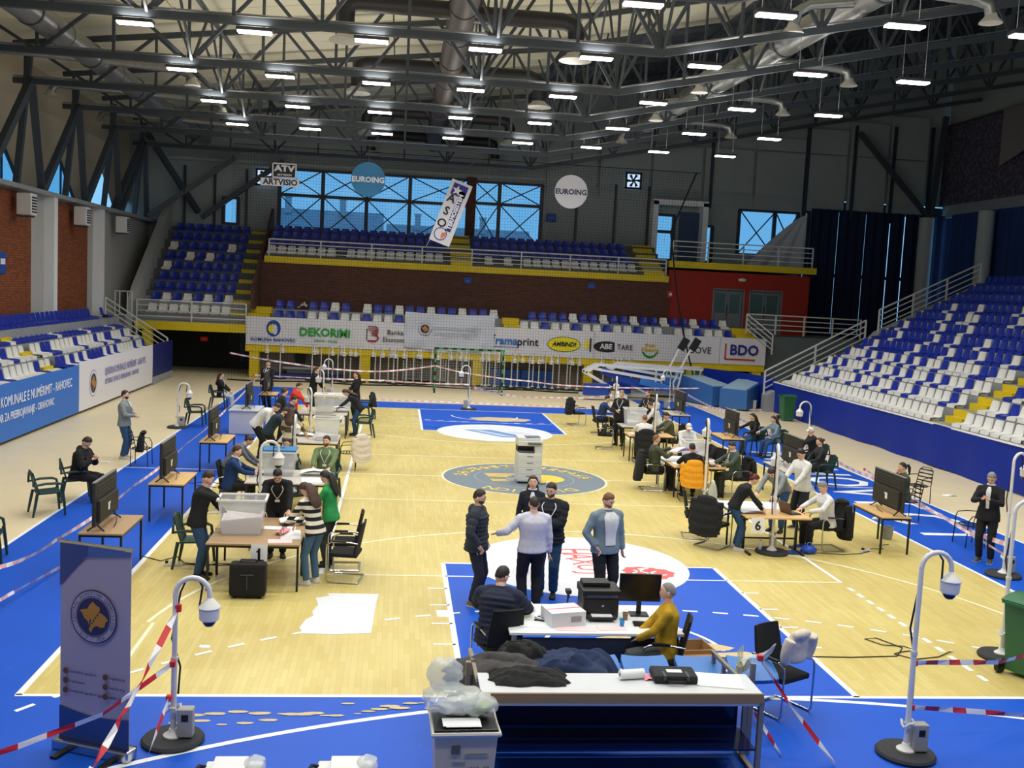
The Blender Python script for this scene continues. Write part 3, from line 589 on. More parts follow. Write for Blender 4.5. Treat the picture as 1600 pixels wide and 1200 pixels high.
railing('stair_railing', 'white sloping railing closing the far end of the left stand', [(-16.6,36.2,2.6),(-13.9,36.4,.85)], 1.0, 4, 1.8)
gt = thing('white_gate', 'small white tube gate standing at the top of the left stand railing', 'gate', (-16.4, 37.0, 2.7))
for a, b in (((0,0,0),(0,0,1.2)),((.75,0,0),(.75,0,1.2)),((0,0,1.2),(.75,0,1.2)),((0,0,.1),(.75,0,.1)),((.2,0,.1),(.2,0,1.2)),((.55,0,.1),(.55,0,1.2))): B().bar(a, b, .05).build('bar', RAILW, gt)
BLB = M('banner_blue', (44, 112, 206), .55, var=.04, scale=1.5); BWH = M('banner_white', (222, 222, 230), .6); DKB = M('pad_blue', (18, 34, 110), .5)
def sidebanner(y0, y1, z0, z1, m, name, label):
    t = thing(name, label, 'banner', (-13.82, y0, 0)); L = y1-y0
    B().grid(lambda u, v: (.02*math.sin(u*9)*math.sin(v*3), L*u, z1-(z1-z0)*v), 40, 4, thick=.03).build('sheet', m, t, smooth=True); return t
NAVYT = M('text_navy', (52, 60, 130), .6); TXW = M('text_white', (240, 245, 250), .5)
t = sidebanner(12, 23.05, .1, 1.66, BLB, 'blue_side_banner', 'blue banner with white lettering along the left stand barrier')
text('QENDRA KOMUNALE E NUMËRIMIT - RAHOVEC', .40, TXW, t, (.05, 10.3, 1.16), (PI/2, 0, PI/2), align='RIGHT', sx=.86, extrude=.003)
text('OPŠTINSKI CENTAR ZA PREBROJAVANJE - ORAHOVAC', .32, TXW, t, (.05, 8.6, .74), (PI/2, 0, PI/2), align='RIGHT', sx=.80, extrude=.003)
t = sidebanner(23.1, 33.15, .1, 1.74, BWH, 'white_side_banner', 'white banner with round emblem and pale lettering on the left stand barrier')
text('QENDRA KOMUNALE E NUMËRIMIT - RAHOVEC', .38, M('text_lilac', (120, 120, 176), .6), t, (.05, 5.85, 1.18), (PI/2, 0, PI/2), sx=.72, extrude=.003)
text('OPŠTINSKI CENTAR ZA PREBROJAVANJE - ORAHOVAC', .27, MATS['text_lilac'], t, (.05, 5.3, .82), (PI/2, 0, PI/2), sx=.72, extrude=.003)
GOLD = M('emblem_gold', (186, 132, 40), .5); NVE = M('emblem_navy', (28, 34, 86), .5)
KOS = [(-.02,.62),(.12,.5),(.3,.42),(.32,.22),(.55,.1),(.7,-.06),(.58,-.16),(.55,-.34),(.36,-.4),(.2,-.34),(.02,-.42),(-.1,-.66),(-.22,-.5),(-.22,-.22),(-.42,-.08),(-.5,.1),(-.62,.2),(-.45,.26),(-.26,.3),(-.18,.46)]
def emblem(par, loc, r, rot, ringtxt=False, mats=(BWH, NVE, GOLD)):
    e_ = D.objects.new('round_emblem', None); COL.objects.link(e_); e_.parent = par; e_.location = loc; e_.rotation_euler = rot
    def dsc(rad, z, m, n): B().prism([(rad*math.cos(2*PI*i/40), rad*math.sin(2*PI*i/40)) for i in range(40)], z, z+.002).build(n, m, e_)
    dsc(r, 0, NVE, 'rim'); dsc(r*.955, .002, mats[0], 'field'); dsc(r*.76, .004, NVE, 'field_blue'); dsc(r*.73, .0045, mats[0], 'field'); dsc(r*.71, .006, mats[1], 'field_blue')
    B().prism([(x*r*.92, y*r*.92) for x, y in KOS], .008, .010).build('map_shape', mats[2], e_)
    b = B()
    for i in range(7): b.box((-.13*r+.09*r*i*.9, -.35*r+.11*r*i, .011), (.05*r, .075*r, .002), rz=-.6)
    b.bar((-.22*r,-.52*r,.011),(-.10*r,-.1*r,.011),.05*r,.002); b.build('check_marks', NVE, e_)
    if ringtxt:
        s = 'CENTRAL ELECTION COMMISSION - KQZ - CIK - '
        for i, ch in enumerate(s):
            if ch == ' ': continue
            a = PI*1.1-2*PI*i/len(s); text(ch, r*.17, NVE, e_, (.855*r*math.cos(a), .855*r*math.sin(a), .004), (0, 0, a-PI/2), 'ring_letter', .001)
    return e_
emblem(t, (.05, 1.5, .92), .46, (PI/2, 0, PI/2))
t = thing('blue_crash_pad', 'dark blue pad with a pale foot closing the left barrier by the dark passage', 'pad', (-13.85, 33.2, 0)); B().box((0,1.95,1.02),(.12,3.8,1.4), bev=.02).build('pad', DKB, t); B().box((0,1.95,.17),(.14,3.8,.32)).build('foot_board', CONC, t)
B().box((-13.98,23,.8),(.1,26,1.55)).build('barrier_wall', CONC, LS); B().box((-16.4,37.1,1.34),(1.2,1.2,2.7)).build('stair_landing', CONC, LS)
# --- far left corner stand
CS = D.objects.new('stand_corner', None); COL.objects.link(CS); CS['kind'] = 'structure'
CP = ['WWWWWWWW','BWBWBWBW','BBBBBBBB','BBBBBBBB','WBBBBBBB','BBWBWBBB','WBBBBBWB','BBBBBBBB','BBBBBBBB']
for i in range(9):
    y = 39.3+.765*i; z = 2.90+.53*i
    B().box((-13.2,y+.4-.4,z-.3),(5.4,.8,.6)).box((-13.2,y+.38,z-.1),(5.4,.1,.7)).build('terrace_step', CONCD if i > 1 else CONC, CS)  # upper steps coloured darker to stand in for the dim light up there
    for j, k in enumerate(CP[i]):
        xx = -15.3+.5*j
        seat(k, (xx, y, z+.03), PI, '%s seat, far corner stand, %s row up, %s from the left' % ('white' if k == 'W' else 'blue', nth(i), nth(j)), 'seats in the far left corner stand')
for i in range(19): B().box((-11.05, 38.75+.39*i, 2.55+.265*i-.15), (1.05, .42, .32)).build('yellow_step', YEL, CS)
B().box((-13.25,38.45,2.32),(5.25,.2,.4)).build('yellow_beam', YEL, CS); B().box((-13.25,38.8,2.5),(5.2,.8,.1)).build('slab', CONC, CS)
B().box((-15.3,38.6,1.05),(.42,.42,2.1)).build('column', YEL, CS)
B().prism([(38.6,2.5),(38.6,3.5),(39.2,4.1),(45.9,8.6),(45.9,2.5)], -16.25, -15.85, 'x').build('side_wall', PLAST, CS)
B().prism([(38.5,3.3),(38.5,4.3),(45.6,8.6),(45.6,3.3)], -10.5, -10.35, 'x').build('stair_wall', bkd, CS)
railing('balcony_railing', 'white railing in front of the far left corner stand', [(-15.8,38.5,2.5),(-10.7,38.5,2.5)], 1.02, 4, 2.2)
railing('stair_railing', 'railing sloping up beside the yellow stairs of the corner stand', [(-10.5,39.2,3.4),(-10.5,44,6.6)], .95, 3, 2.4)
struct('undercroft_wall', B().box((.55,39.35,.95),(21.6,.2,1.9)), M('undercroft_dark', (136, 128, 120), .9, var=.2, scale=2)); struct('undercroft_slab', B().box((2.2,41.3,2.0),(26,5,.15)), CONCD)
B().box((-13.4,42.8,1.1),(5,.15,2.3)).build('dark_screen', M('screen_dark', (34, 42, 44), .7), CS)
for x, wdt in ((-10.95,.35),(-11.45,.25)): B().box((x,42.6,1.15),(wdt,.05,1.5)).build('pane', GLASS, CS)
ex = thing('exit_sign', 'small red lit emergency sign in the dark passage under the corner stand', 'sign', (-13.4,42.6,1.5)); B().box((0,0,0),(.35,.06,.2)).build('case', M('sign_red', (150, 10, 10), .5, emit=.25), ex); B().box((0,-.04,0),(.12,.01,.05)).box((0,-.04,0),(.05,.01,.12)).build('mark', TAPEW, ex)
# --- far lower stand with the sponsor banner
FS = D.objects.new('stand_far', None); COL.objects.link(FS); FS['kind'] = 'structure'
B().box((2.33,39.1,2.72),(25.9,1.0,.16)).build('terrace_step', CONC, FS); B().box((2.33,39.75,3.0),(25.9,.1,.6)).box((2.33,40.3,3.25),(25.9,1.1,.14)).build('terrace_step', CONC, FS)
B().box((2.33,38.6,2.2),(25.95,.12,1.4)).build('parapet', CONC, FS); B().box((2.33,38.45,1.43),(26.0,.24,.34)).build('yellow_beam', YEL, FS)
for x in (-10.25,-4.9,.6,6.2,11.5,14.95): B().box((x,38.6,.7),(.46,.46,1.4)).build('column', YEL, FS)
for x0, x1 in ((-10.6,-9.6),(1.85,2.7),(13.85,14.9)):
    B().box(((x0+x1)/2,39.1,2.95),(x1-x0,.9,.3)).box(((x0+x1)/2,39.75,3.25),(x1-x0,.6,.3)).box(((x0+x1)/2,38.9,2.85),(x1-x0,.3,.3)).build('yellow_step', YEL, FS)
R2 = [(-9.28,'BB'),(-8.18,'_'),(-7.63,'BBWB'),(-4.95,'WBBWBBWBBWBBW'),(3.46,'BBBBWBBWBBWBBWBBWBBW')]
for x0, s_ in R2:
    for j, k in enumerate(s_):
        if k == '_': continue
        seat(k, (x0+.535*j, 40.15, 3.35), PI, '%s seat, far lower stand, back row, %s from the %s yellow steps' % ('white' if k == 'W' else 'blue', nth(round((x0-(-9.28 if x0 < 2 else 3.46))/.535)+j), 'left' if x0 < 2 else 'right'), 'seats in the far lower stand')
for x0, s_, part in ((-9.23,'BBBWWBWWBWWBBBWBBWBB','left'),(2.96,'WWBWWBWWBWWBWW_WWBWWB','right')):
    for j, k in enumerate(s_):
        if k == '_': continue
        seat(k, (x0+.535*j, 39.2, 2.86), PI, '%s seat, far lower stand, front row, %s from the %s yellow steps' % ('white' if k == 'W' else 'blue', nth(j), part), 'seats in the far lower stand')
sk = thing('white_cloth', 'white cloth crumpled on a seat of the back row, far lower stand', 'cloth', (-8.18, 40.05, 3.4)); B().grid(lambda u, v: ((u-.5)*.5, .1-.3*v, .32*(1-abs(u-.65)*1.6)*(1-v*.5)+.03*math.sin(20*u)), 10, 5, thick=.01).build('fold', BWH, sk, smooth=True)
B().box((0.2,40.95,4.5),(21.2,.2,2.5)).build('brick_wall', bkd, FS)
# sponsor banner
sp = thing('sponsor_banner', 'long white sponsor banner with logos along the far stand', 'banner', (0, 38.3, 0))
B().grid(lambda u, v: (-10.65+25.97*u, .015*math.sin(u*80), 2.96-1.36*v), 90, 3, thick=.02).build('sheet', BWH, sp, smooth=True)
def T(s_, x, z, size, m, **k): return text(s_, size, m, sp, (x, -.06, z), (PI/2, 0, 0), **k)
BKT = M('ink_black', (24, 24, 28), .6); GRN = M('ink_green', (44, 160, 60), .6); INB = M('ink_blue', (28, 74, 160), .6); CYN = M('ink_cyan', (40, 120, 200), .6); REDI = M('ink_red', (196, 40, 52), .6); YEI = M('ink_yellow', (240, 226, 30), .6); NVI = M('ink_navy', (36, 36, 130), .6)
def el(x, z, rx, rz_, m, y=-.04, n='oval', nn=32): return B().prism([(x+rx*math.cos(2*PI*i/nn), z+rz_*math.sin(2*PI*i/nn)) for i in range(nn)], y, y+.012, 'y').build(n, m, sp)
el(-9.35, 2.42, .34, .4, INB); el(-9.4, 2.4, .2, .22, YEI, -.05); el(-9.28, 2.36, .12, .25, BWH, -.055); T('KOMUNA RAHOVEC', -9.35, 1.86, .23, INB, bold=.004)
T('DEKORiMi', -6.9, 2.3, .55, GRN, sx=.98, bold=.02); T('DEKOR - MODE', -6.85, 1.9, .16, GRN)
def P_(pts, r_, m): B().tube([(x, -.05, z) for x, z in pts], r_, 6).build('logo_stroke', m, sp)
for k_, (dz, m) in enumerate(((0, REDI), (.09, REDI), (-.09, BKT))): P_([(a_-.38, b_) for a_, b_ in ((-4.45,2.62-dz),(-4.05,2.62-dz),(-3.95,2.5-dz),(-4.05,2.38-dz),(-4.3,2.36-dz),(-4.05,2.3-dz*.5),(-3.92,2.16-dz*.3),(-4.05,2.0-dz*.3),(-4.45,2.0-dz*.3))], .022, m)
P_([(-4.88,2.6),(-4.88,2.05)], .025, BKT)
T('Banka', -3.5, 2.46, .34, BKT); T('Ekonomike', -3.42, 2.1, .34, BKT, sx=.9)
T('f', 1.3, 2.36, .6, NVI, bold=.02); T('rama', 1.98, 2.3, .55, CYN, bold=.012); T('print', 3.05, 2.28, .55, BKT, bold=.008); B().box((1.98,-.05,2.0),(1.2,.01,.03)).build('underline', CYN, sp)
el(4.88, 2.25, .84, .38, BKT); el(4.88, 2.25, .81, .35, YEI, -.05); text('AMBINDI', .29, BKT, sp, (4.88,-.07,2.25), (PI/2,0,0), shear=.2, bold=.01)
B().prism([(6.18,2.6),(6.26,2.62),(6.26,1.92),(6.18,1.95)], -.05, -.04, 'y').build('logo_bar', BKT, sp); el(6.03, 2.3, .12, .25, YEI)
B().prism([(7.45,1.95),(7.45,2.49)]+[(7.05+.68*math.cos(a_), 2.22+.28*math.sin(a_)) for a_ in [PI*.3+PI*1.4*k_/16 for k_ in range(17)]], -.05, -.04, 'y').build('black_oval', BKT, sp); T('ABE', 7.02, 2.22, .36, BWH, bold=.012); T('TARE', 7.98, 2.22, .38, BKT, sx=.9)
el(9.28, 2.15, .42, .42, GRN); el(9.28, 2.22, .4, .36, BWH, -.05); T('fresh', 9.28, 2.38, .26, M('ink_gold', (206, 180, 70), .6), bold=.012); T('Natura', 9.28, 2.16, .30, MATS['ink_gold'], bold=.012); B().tube([(8.93,-.05,2.05),(9.08,-.05,1.86),(9.28,-.05,1.8),(9.48,-.05,1.86),(9.63,-.05,2.05)], .03, 6).build('logo_arc', GRN, sp)
T('GOVE', 11.85, 2.24, .48, BKT, sx=.95)
T('BDO', 14.18, 2.32, .72, NVI, bold=.02); B().box((13.2,-.05,2.25),(.08,.012,.8)).box((13.98,-.05,1.86),(1.6,.012,.07)).build('logo_bracket', REDI, sp)
for x in (1.35, 12.9, 6.4): B().box((x,-.035,2.28),(.02,.01,1.3)).build('seam', CONC, sp)
wc = thing('draped_white_banner', 'white cloth banner with round emblem draped over the sponsor banner', 'banner', (-3.05, 38.2, 0))
B().grid(lambda u, v: (4.4*u, -.04*math.sin(u*26+6*v)*v-.03*math.sin(9*v+7*u), 3.52-1.72*v+.16*v*math.sin(PI*u)*-.6+.05*math.sin(PI*u)*(1-v)*-1), 40, 16, thick=.012).build('cloth', M('cloth_pale', (206, 212, 226), .8), wc, smooth=True)
emblem(wc, (.98, -.1, 2.72), .3, (PI/2, 0, 0)); GRT = M('text_grey', (150, 156, 172), .7)
text('QENDRA KOMUNALE E NUMËRIMIT', .15, GRT, wc, (2.55, -.12, 2.78), (PI/2, 0, 0)); text('OPSTINSKI CENTAR ZA PREBROJAVANJE', .12, GRT, wc, (2.5, -.12, 2.5), (PI/2, 0, 0))
# --- upper gallery
UG = D.objects.new('gallery_upper', None); COL.objects.link(UG); UG['kind'] = 'structure'
B().box((.25,40.9,5.78),(20.9,.25,.32)).build('yellow_beam', YEL, UG)
for i in range(5): B().box((.25,41.4+.8*i,5.78+.37*i),(20.9,.8,.6)).build('terrace_step', CONCD, UG)
for xs in (-.25, 9.95): 
    for i in range(9): B().box((xs,41.2+.42*i,5.98+.19*i),(1.1,.42,.3)).build('yellow_step', YEL, UG)
railing('gallery_railing', 'long pale railing along the upper gallery front', [(-10.0,40.95,5.95),(10.55,40.95,5.95)], .85, 4, 2.5)
skip = {7, 18}
for j in range(18):
    if j in skip: continue
    seat('W', (-9.94+.502*j, 41.5, 6.11), PI, 'white seat, upper gallery front row, left part, place %s from the left' % nth(j), 'white seats of the upper gallery')
for j in range(16):
    if j in (1, 3): continue
    seat('W', (1.2+.51*j, 41.5, 6.11), PI, 'white seat, upper gallery front row, right part, place %s from the steps' % nth(j), 'white seats of the upper gallery')
fb = B(); base = [tuple(v.co) for v in SB.vertices]; bf = [tuple(p.vertices) for p in SB.polygons]
for r_ in range(3):
    y = 42.3+.8*r_; z = 6.52+.37*r_
    for j in range(38):
        x = -9.9+.502*j
        if -.9 < x < .5: continue
        if r_ == 2 and x < 4.3:
            seat('B', (x, y, z), PI, 'dark blue seat, upper gallery top row, place %s from the left' % nth(j), 'top row seats of the upper gallery'); continue
        fb.add([(-v[0]+x, -v[1]+y, v[2]+z) for v in base], bf)
tag(fb.build('blue_stadium_seats', BLUES, smooth=True), 'many dark blue seats filling the middle rows of the upper gallery', 'seats', None, 'stuff')
# --- red wall with doors and its balcony
RW = struct('wall_red', B(), REDW); RW.data = (lambda b: (cells(b, 10.75, 18.5, 3.0, 6.3, [(13.2,14.95,3.0,5.45),(15.2,17.05,3.0,5.45)], 41.1), b.mesh('wall_red', REDW))[1])(B()); RW['kind'] = 'structure'
for n_, (x0, x1) in enumerate(((13.2,14.95),(15.2,17.05))):
    d_ = D.objects.new('door_%d' % (n_+1), None); COL.objects.link(d_); d_['kind'] = 'structure'; DG = M('door_grey', (112, 118, 122), .5)
    B().box(((x0+x1)/2,41.05,5.42),(x1-x0,.2,.08)).box((x0+.04,41.05,4.2),(.08,.2,2.45)).box((x1-.04,41.05,4.2),(.08,.2,2.45)).build('door_frame', DG, d_)
    for s_ in (0, 1):
        a = x0+.08+(x1-x0-.16)/2*s_; b_ = a+(x1-x0-.16)/2-.02
        lf = B(); cells(lf, a, b_, 3.05, 5.36, [(a+.1,b_-.1,4.15,5.2)], 41.12, .06); lf.build('door_leaf', DG, d_); B().box(((a+b_)/2,41.12,4.67),(b_-a-.2,.02,1.05)).build('glass', M('door_glass', (70, 96, 96), .15), d_)
    B().bar(((x0+x1)/2-.04,41.02,4.0),((x0+x1)/2-.04,41.02,4.6),.04).build('handle', BLACK, d_)
struct('balcony_right', B().box((14.75,41.0,6.6),(8.1,.3,.34)), YEL); struct('balcony_right_slab', B().box((14.75,43.6,6.6),(8.0,5.0,.26)), CONCD)
railing('gallery_railing', 'thin pale railing on the yellow edged balcony above the red wall', [(10.9,41.05,6.77),(18.6,41.05,6.77)], 1.05, 4, 1.9)
ls = thing('wall_light', 'small oval white bulkhead light on the red wall above the doors', 'lamp', (14.75,40.95,5.95)); B().sphere((0,0,0),(.22,.06,.09)).build('cover', WPLIGHT if 'WPLIGHT' in globals() else WHITE, ls, smooth=True); B().box((0,.04,0),(.4,.05,.1)).build('base', DG, ls)
bx_ = thing('alarm_bell', 'small dark alarm box at the left edge of the red wall', 'box', (10.85,40.9,5.0)); B().box((0,0,0),(.3,.12,.34), bev=.03).build('case', REDI, bx_); B().cyl((0,-.06,0),(0,-.1,0),.08,12).build('button', WHITE, bx_)
for x, z, lb in ((.7,5.2,'left'),(6.6,5.25,'right')):
    s_ = thing('wall_plate', 'small blue notice plate on the dark brick wall, %s one' % lb, 'sign', (x-.6 if lb == 'left' else x,40.83,z)); B().box((0,0,0),(.36,.03,.3)).build('plate', INB, s_); B().box((0,-.02,-.03),(.2,.01,.06)).build('print', CYN, s_)
s_ = thing('wall_plate', 'blue square notice low on the gallery wall under the round white sign', 'sign', (5.0,45.8,9.0)); B().box((0,0,0),(.55,.04,.45)).build('plate', INB, s_); B().box((0,-.03,0),(.35,.01,.1)).build('print', CYN, s_)
s_ = thing('wall_plate', 'small blue plate at the left frame edge on the brick panel of the left wall', 'sign', (-17.0,25.2,4.9)); B().box((0,0,0),(.03,.6,.75)).build('plate', INB, s_); B().box((.02,0,.05),(.01,.4,.2)).build('print', TXW, s_)
# --- hanging signs, fans, net
def hung(name, label, x, y, z): return thing(name, label, 'sign', (x, y, z))
for x, z, m, tm, lab in ((-5.0,9.55,M('sign_blue', (40, 128, 180), .5),TXW,'round blue hanging sign reading EUROING under the roof'),(4.45,9.55,BWH,M('sign_ink', (30, 50, 90), .5),'round white hanging sign reading EUROING under the roof')):
    t = hung('round_hanging_sign', lab, x, 36, z); B().cyl((0,.03,0),(0,-.03,0),.78,40).build('disc', m, t); text('EUROING', .34, tm, t, (0,-.035,-.02), (PI/2,0,0), bold=.012)
    B().bar((0,0,.78),(0,.75,1.75),.015).build('wire', GALV, t)
    for dx in (-.1,.1): B().box((dx,0,.8),(.04,.05,.08)).build('clip', STEEL, t)
t = hung('cut_out_sign', 'white cut-out hanging sign reading ATV and ARTVISIO', -8.95, 36, 9.3)
B().box((-.02,0,-.12),(1.72,.05,.34)).build('lower_board', BWH, t); text('ARTVISIO', .36, BKT, t, (.0,-.03,-.12), (PI/2,0,0), bold=.012)
fr_ = B(); 
for a, b in (((-.35,.1),(-.35,.72)),((.68,.1),(.68,.72)),((-.35,.72),(.68,.72)),((-.35,.1),(.68,.1))): fr_.bar((a[0],0,a[1]),(b[0],0,b[1]),.09,.05)
fr_.build('sign_frame', BWH, t); B().box((.165,.01,.41),(.95,.02,.55)).build('back', BKT, t); text('ATV', .36, BWH, t, (.17,-.02,.5), (PI/2,0,0), bold=.02, sx=1.3); text('ARTVISION', .13, BWH, t, (.17,-.02,.22), (PI/2,0,0), bold=.004)
for x in (-.25, .55): B().bar((x,0,.72),(x,.75,2.0),.012).build('wire', GALV, t)
tb = hung('tilted_hanging_banner', 'white vertical banner reading OSA TERMOSISTEM hanging askew in the air', -1.15, 36, 8.25); tb.rotation_euler = (0, math.radians(19), 0)
B().grid(lambda u, v: ((u-.5)*1.0, .02*math.sin(7*v), 1.5-3.0*v), 4, 14, thick=.02).build('sheet', BWH, tb, smooth=True)
for ch, z in (('A',.62),('S',.0),('O',-.6)): text(ch, .55, BKT, tb, (-.22,-.05,z), (PI/2,-PI/2+.15,0) if False else (PI/2,0,0), bold=.012)
B().box((.17,-.035,.12),(.26,.012,1.95)).build('blue_strip', NVI, tb); text('TERMOSISTEM', .27, TXW, tb, (.17,-.05,.1), (PI/2,-PI/2,0), bold=.012)
B().box((.0,-.035,1.1),(.7,.012,.55)).build('blue_block', NVI, tb); B().prism([((.26 if i%2==0 else .1)*math.sin(PI*i/5)-.1, (.26 if i%2==0 else .1)*math.cos(PI*i/5)+1.06) for i in range(10)], -.06, -.045, 'y').build('star', BWH, tb)
el2 = lambda r_, m, y_: B().prism([(-.1+r_*math.cos(2*PI*i/28), -1.08+r_*math.sin(2*PI*i/28)) for i in range(28)], y_, y_+.01, 'y').build('roundel', m, tb)
el2(.3, NVI, -.04); el2(.26, BWH, -.05); B().prism([(-.05,-1.0),(.12,-.95),(.14,-1.1),(.0,-1.3),(-.05,-1.15)], -.06, -.05, 'y').build('roundel_mark', M('ink_orange', (225, 120, 70), .6), tb)
B().bar((-.5,0,1.5),(.45,.75,3.1),.012).build('wire', GALV, tb); B().bar((-.45,0,-1.5),(-.5,0,-1.85),.012).build('cord', BWH, tb)
for x, z, lb in ((-10.95,10.3,'left of the cut-out sign'),(9.62,11.35,'at the right upper wall')):
    t = thing('wall_fan', 'square wall fan with bright blades %s' % lb, 'fan', (x,45.75,z)); b = B()
    f_ = B(); f_.box((0,0,.42),(.95,.14,.1)).box((0,0,-.42),(.95,.14,.1)).box((.42,0,0),(.1,.14,.9)).box((-.42,0,0),(.1,.14,.9)); f_.build('housing', BLACK, t); B().box((0,.08,0),(.8,.02,.8)).build('opening', M('fan_sky', (190, 215, 250), .5, emit=.9), t)
    for i in range(6): a = 2*PI*i/6; B().prism([(.06*math.cos(a),.06*math.sin(a)),(.38*math.cos(a-.2),.38*math.sin(a-.2)),(.38*math.cos(a+.25),.38*math.sin(a+.25)),(.08*math.cos(a+.8),.08*math.sin(a+.8))], -.03, -.02, 'y').build('blade', BLACK, t)
    B().cyl((0,-.06,0),(0,.0,0),.1,14).build('hub', BLACK, t)
for i, (y, lb) in enumerate(((26.2,'nearest'),(32.5,'middle'),(38.7,'farthest'))):
    t = thing('air_conditioner', 'white outdoor air unit on a bracket high on the left wall, %s of three' % lb, 'air conditioner', (-16.55,y,7.0))
    B().box((.0,0,0),(.5,.6,.75), bev=.03).build('case', WHITE, t); 
    for k_ in range(6): B().box((.26,0,-.26+.1*k_),(.02,.46,.05)).build('louvre', BLACK, t)
    B().bar((-.3,.2,-.42),(.2,.2,-.42),.05).bar((-.3,-.2,-.42),(.2,-.2,-.42),.05).build('bracket', STEEL, t)
nb = B(); NETM = M('net_black', (14, 14, 16), .9)
for i in range(164): x = -11.2+.135*i; nb.bar((x,36.9,.0),(x,36.9,10.9),.006)
for i in range(80): z = .03+.136*i; nb.bar((-11.2,36.9,z),(10.9,36.9,z),.006)
nt_ = thing('protective_net', 'fine dark protective net hanging in front of the far stand', 'net'); nb.build('mesh', NETM, nt_)
B().tube([(-11.2+.55*i, 36.6-.25*math.sin(i*.7), .03) for i in range(41)], .035, 6).build('bottom_rope', NETM, nt_); B().bar((-11.2,36.9,10.9),(10.9,36.9,10.9),.03).build('top_cable', NETM, nt_)
B().tube([(10.7,36.9,10.9),(9.6,36.9,8),(10.1,36.9,5),(10.6,36.9,3),(11.2,36.9,1)], .04, 6).build('gathered_edge', NETM, nt_)
# ---------------------------------------------------------------- people
SKIN = M('skin', (232, 186, 160), .55, var=.05, scale=25); EYEW = M('eye_white', (235, 232, 228), .3); EYED = M('eye_dark', (40, 26, 20), .3); LIP = M('lip', (176, 96, 88), .5)
HAIRS = {'black': M('hair_black', (38, 31, 28), .6, var=.3, scale=60), 'brown': M('hair_brown', (70, 46, 32), .6, var=.3, scale=60), 'dark': M('hair_dark', (56, 42, 34), .6, var=.3, scale=60), 'grey': M('hair_grey', (140, 138, 134), .7, var=.2, scale=60), 'red': M('hair_red', (92, 26, 26), .6, var=.3, scale=60), 'fair': M('hair_fair', (120, 84, 54), .6, var=.3, scale=60)}
BEARDS = {'dark': M('beard_dark', (92, 66, 52), .7, var=.3, scale=80), 'fair': M('beard_fair', (140, 96, 66), .7, var=.3, scale=80), 'black': M('beard_black', (70, 52, 44), .7, var=.3, scale=80)}
PEND = []
def head_r(d):
    x, y, z = d
    rx, ry, rz = .076, .094, .117
    p = V3((x*rx, y*ry, z*rz))
    if z < -.1:
        k = min(1, (-z-.1)/.9); p.x *= 1-.38*k; 
        if y < 0: p.y *= 1-.45*k
        else: p.y *= 1-.02*k
    if y > 0:
        p.y += .022*math.exp(-((x/.16)**2+((z+.16)/.17)**2))                        # nose
        p.y -= .010*math.exp(-(((abs(x)-.42)/.2)**2+((z-.1)/.13)**2))                # eye sockets
        p.y += .006*math.exp(-(((abs(x)-.38)/.3)**2+((z-.3)/.1)**2))                 # brow
        p.y += .010*math.exp(-((x/.35)**2+((z+.82)/.16)**2))                         # chin
        p.y += .004*math.exp(-((x/.3)**2+((z+.48)/.1)**2))                           # lips
    return p
def sph_dirs(n, m):
    ds = [V3((math.cos(2*PI*j/n)*math.sin(PI*i/m), math.sin(2*PI*j/n)*math.sin(PI*i/m), math.cos(PI*i/m))) for i in range(1, m) for j in range(n)]
    fs = [(i*n+j, (i+1)*n+j, (i+1)*n+(j+1) % n, i*n+(j+1) % n) for i in range(m-2) for j in range(n)]
    t = len(ds); ds += [V3((0,0,1)), V3((0,0,-1))]; fs += [(t, j, (j+1) % n) for j in range(n)]+[(t+1, (m-2)*n+(j+1) % n, (m-2)*n+j) for j in range(n)]
    return ds, fs
HD, HF = sph_dirs(22, 16)
def sm(a, b, x): t = max(0, min(1, (x-a)/(b-a))); return t*t*(3-2*t)
def shell(off): 
    b = B(); vs = []
    for d in HD:
        p = head_r(d); n = V3((d.x/.076, d.y/.094, d.z/.117)).normalized(); vs.append(p+n*off(d))
    return b.add(vs, HF)
def hairline(d, style):
    y, z, x = d.y, d.z, abs(d.x)
    hl = .05 if y > 0 else (.02+.42*y if style in ('short', 'buzz', 'bald') else .05+.72*y)
    if y > .1: hl = .02+.58*sm(0, .7, y)+.14*sm(.2, .5, x)*sm(.3, .7, y)
    if style == 'bald': hl = hl+.1 if y < 0 else .3
    return z-hl
def skel_ik(a, t, l1, l2, pole):
    a, t = V3(a), V3(t); d = t-a; L = d.length; mx = (l1+l2)*.995
    if L > mx: t = a+d*(mx/L); d = t-a; L = mx
    L = max(L, abs(l1-l2)+.02); u = d.normalized(); c = (l1*l1+L*L-l2*l2)/(2*L); h = math.sqrt(max(0, l1*l1-c*c))
    p = V3(pole); p = p-u*p.dot(u)
    if p.length < 1e-5: p = u.orthogonal()
    return a+u*c+p.normalized()*h, t
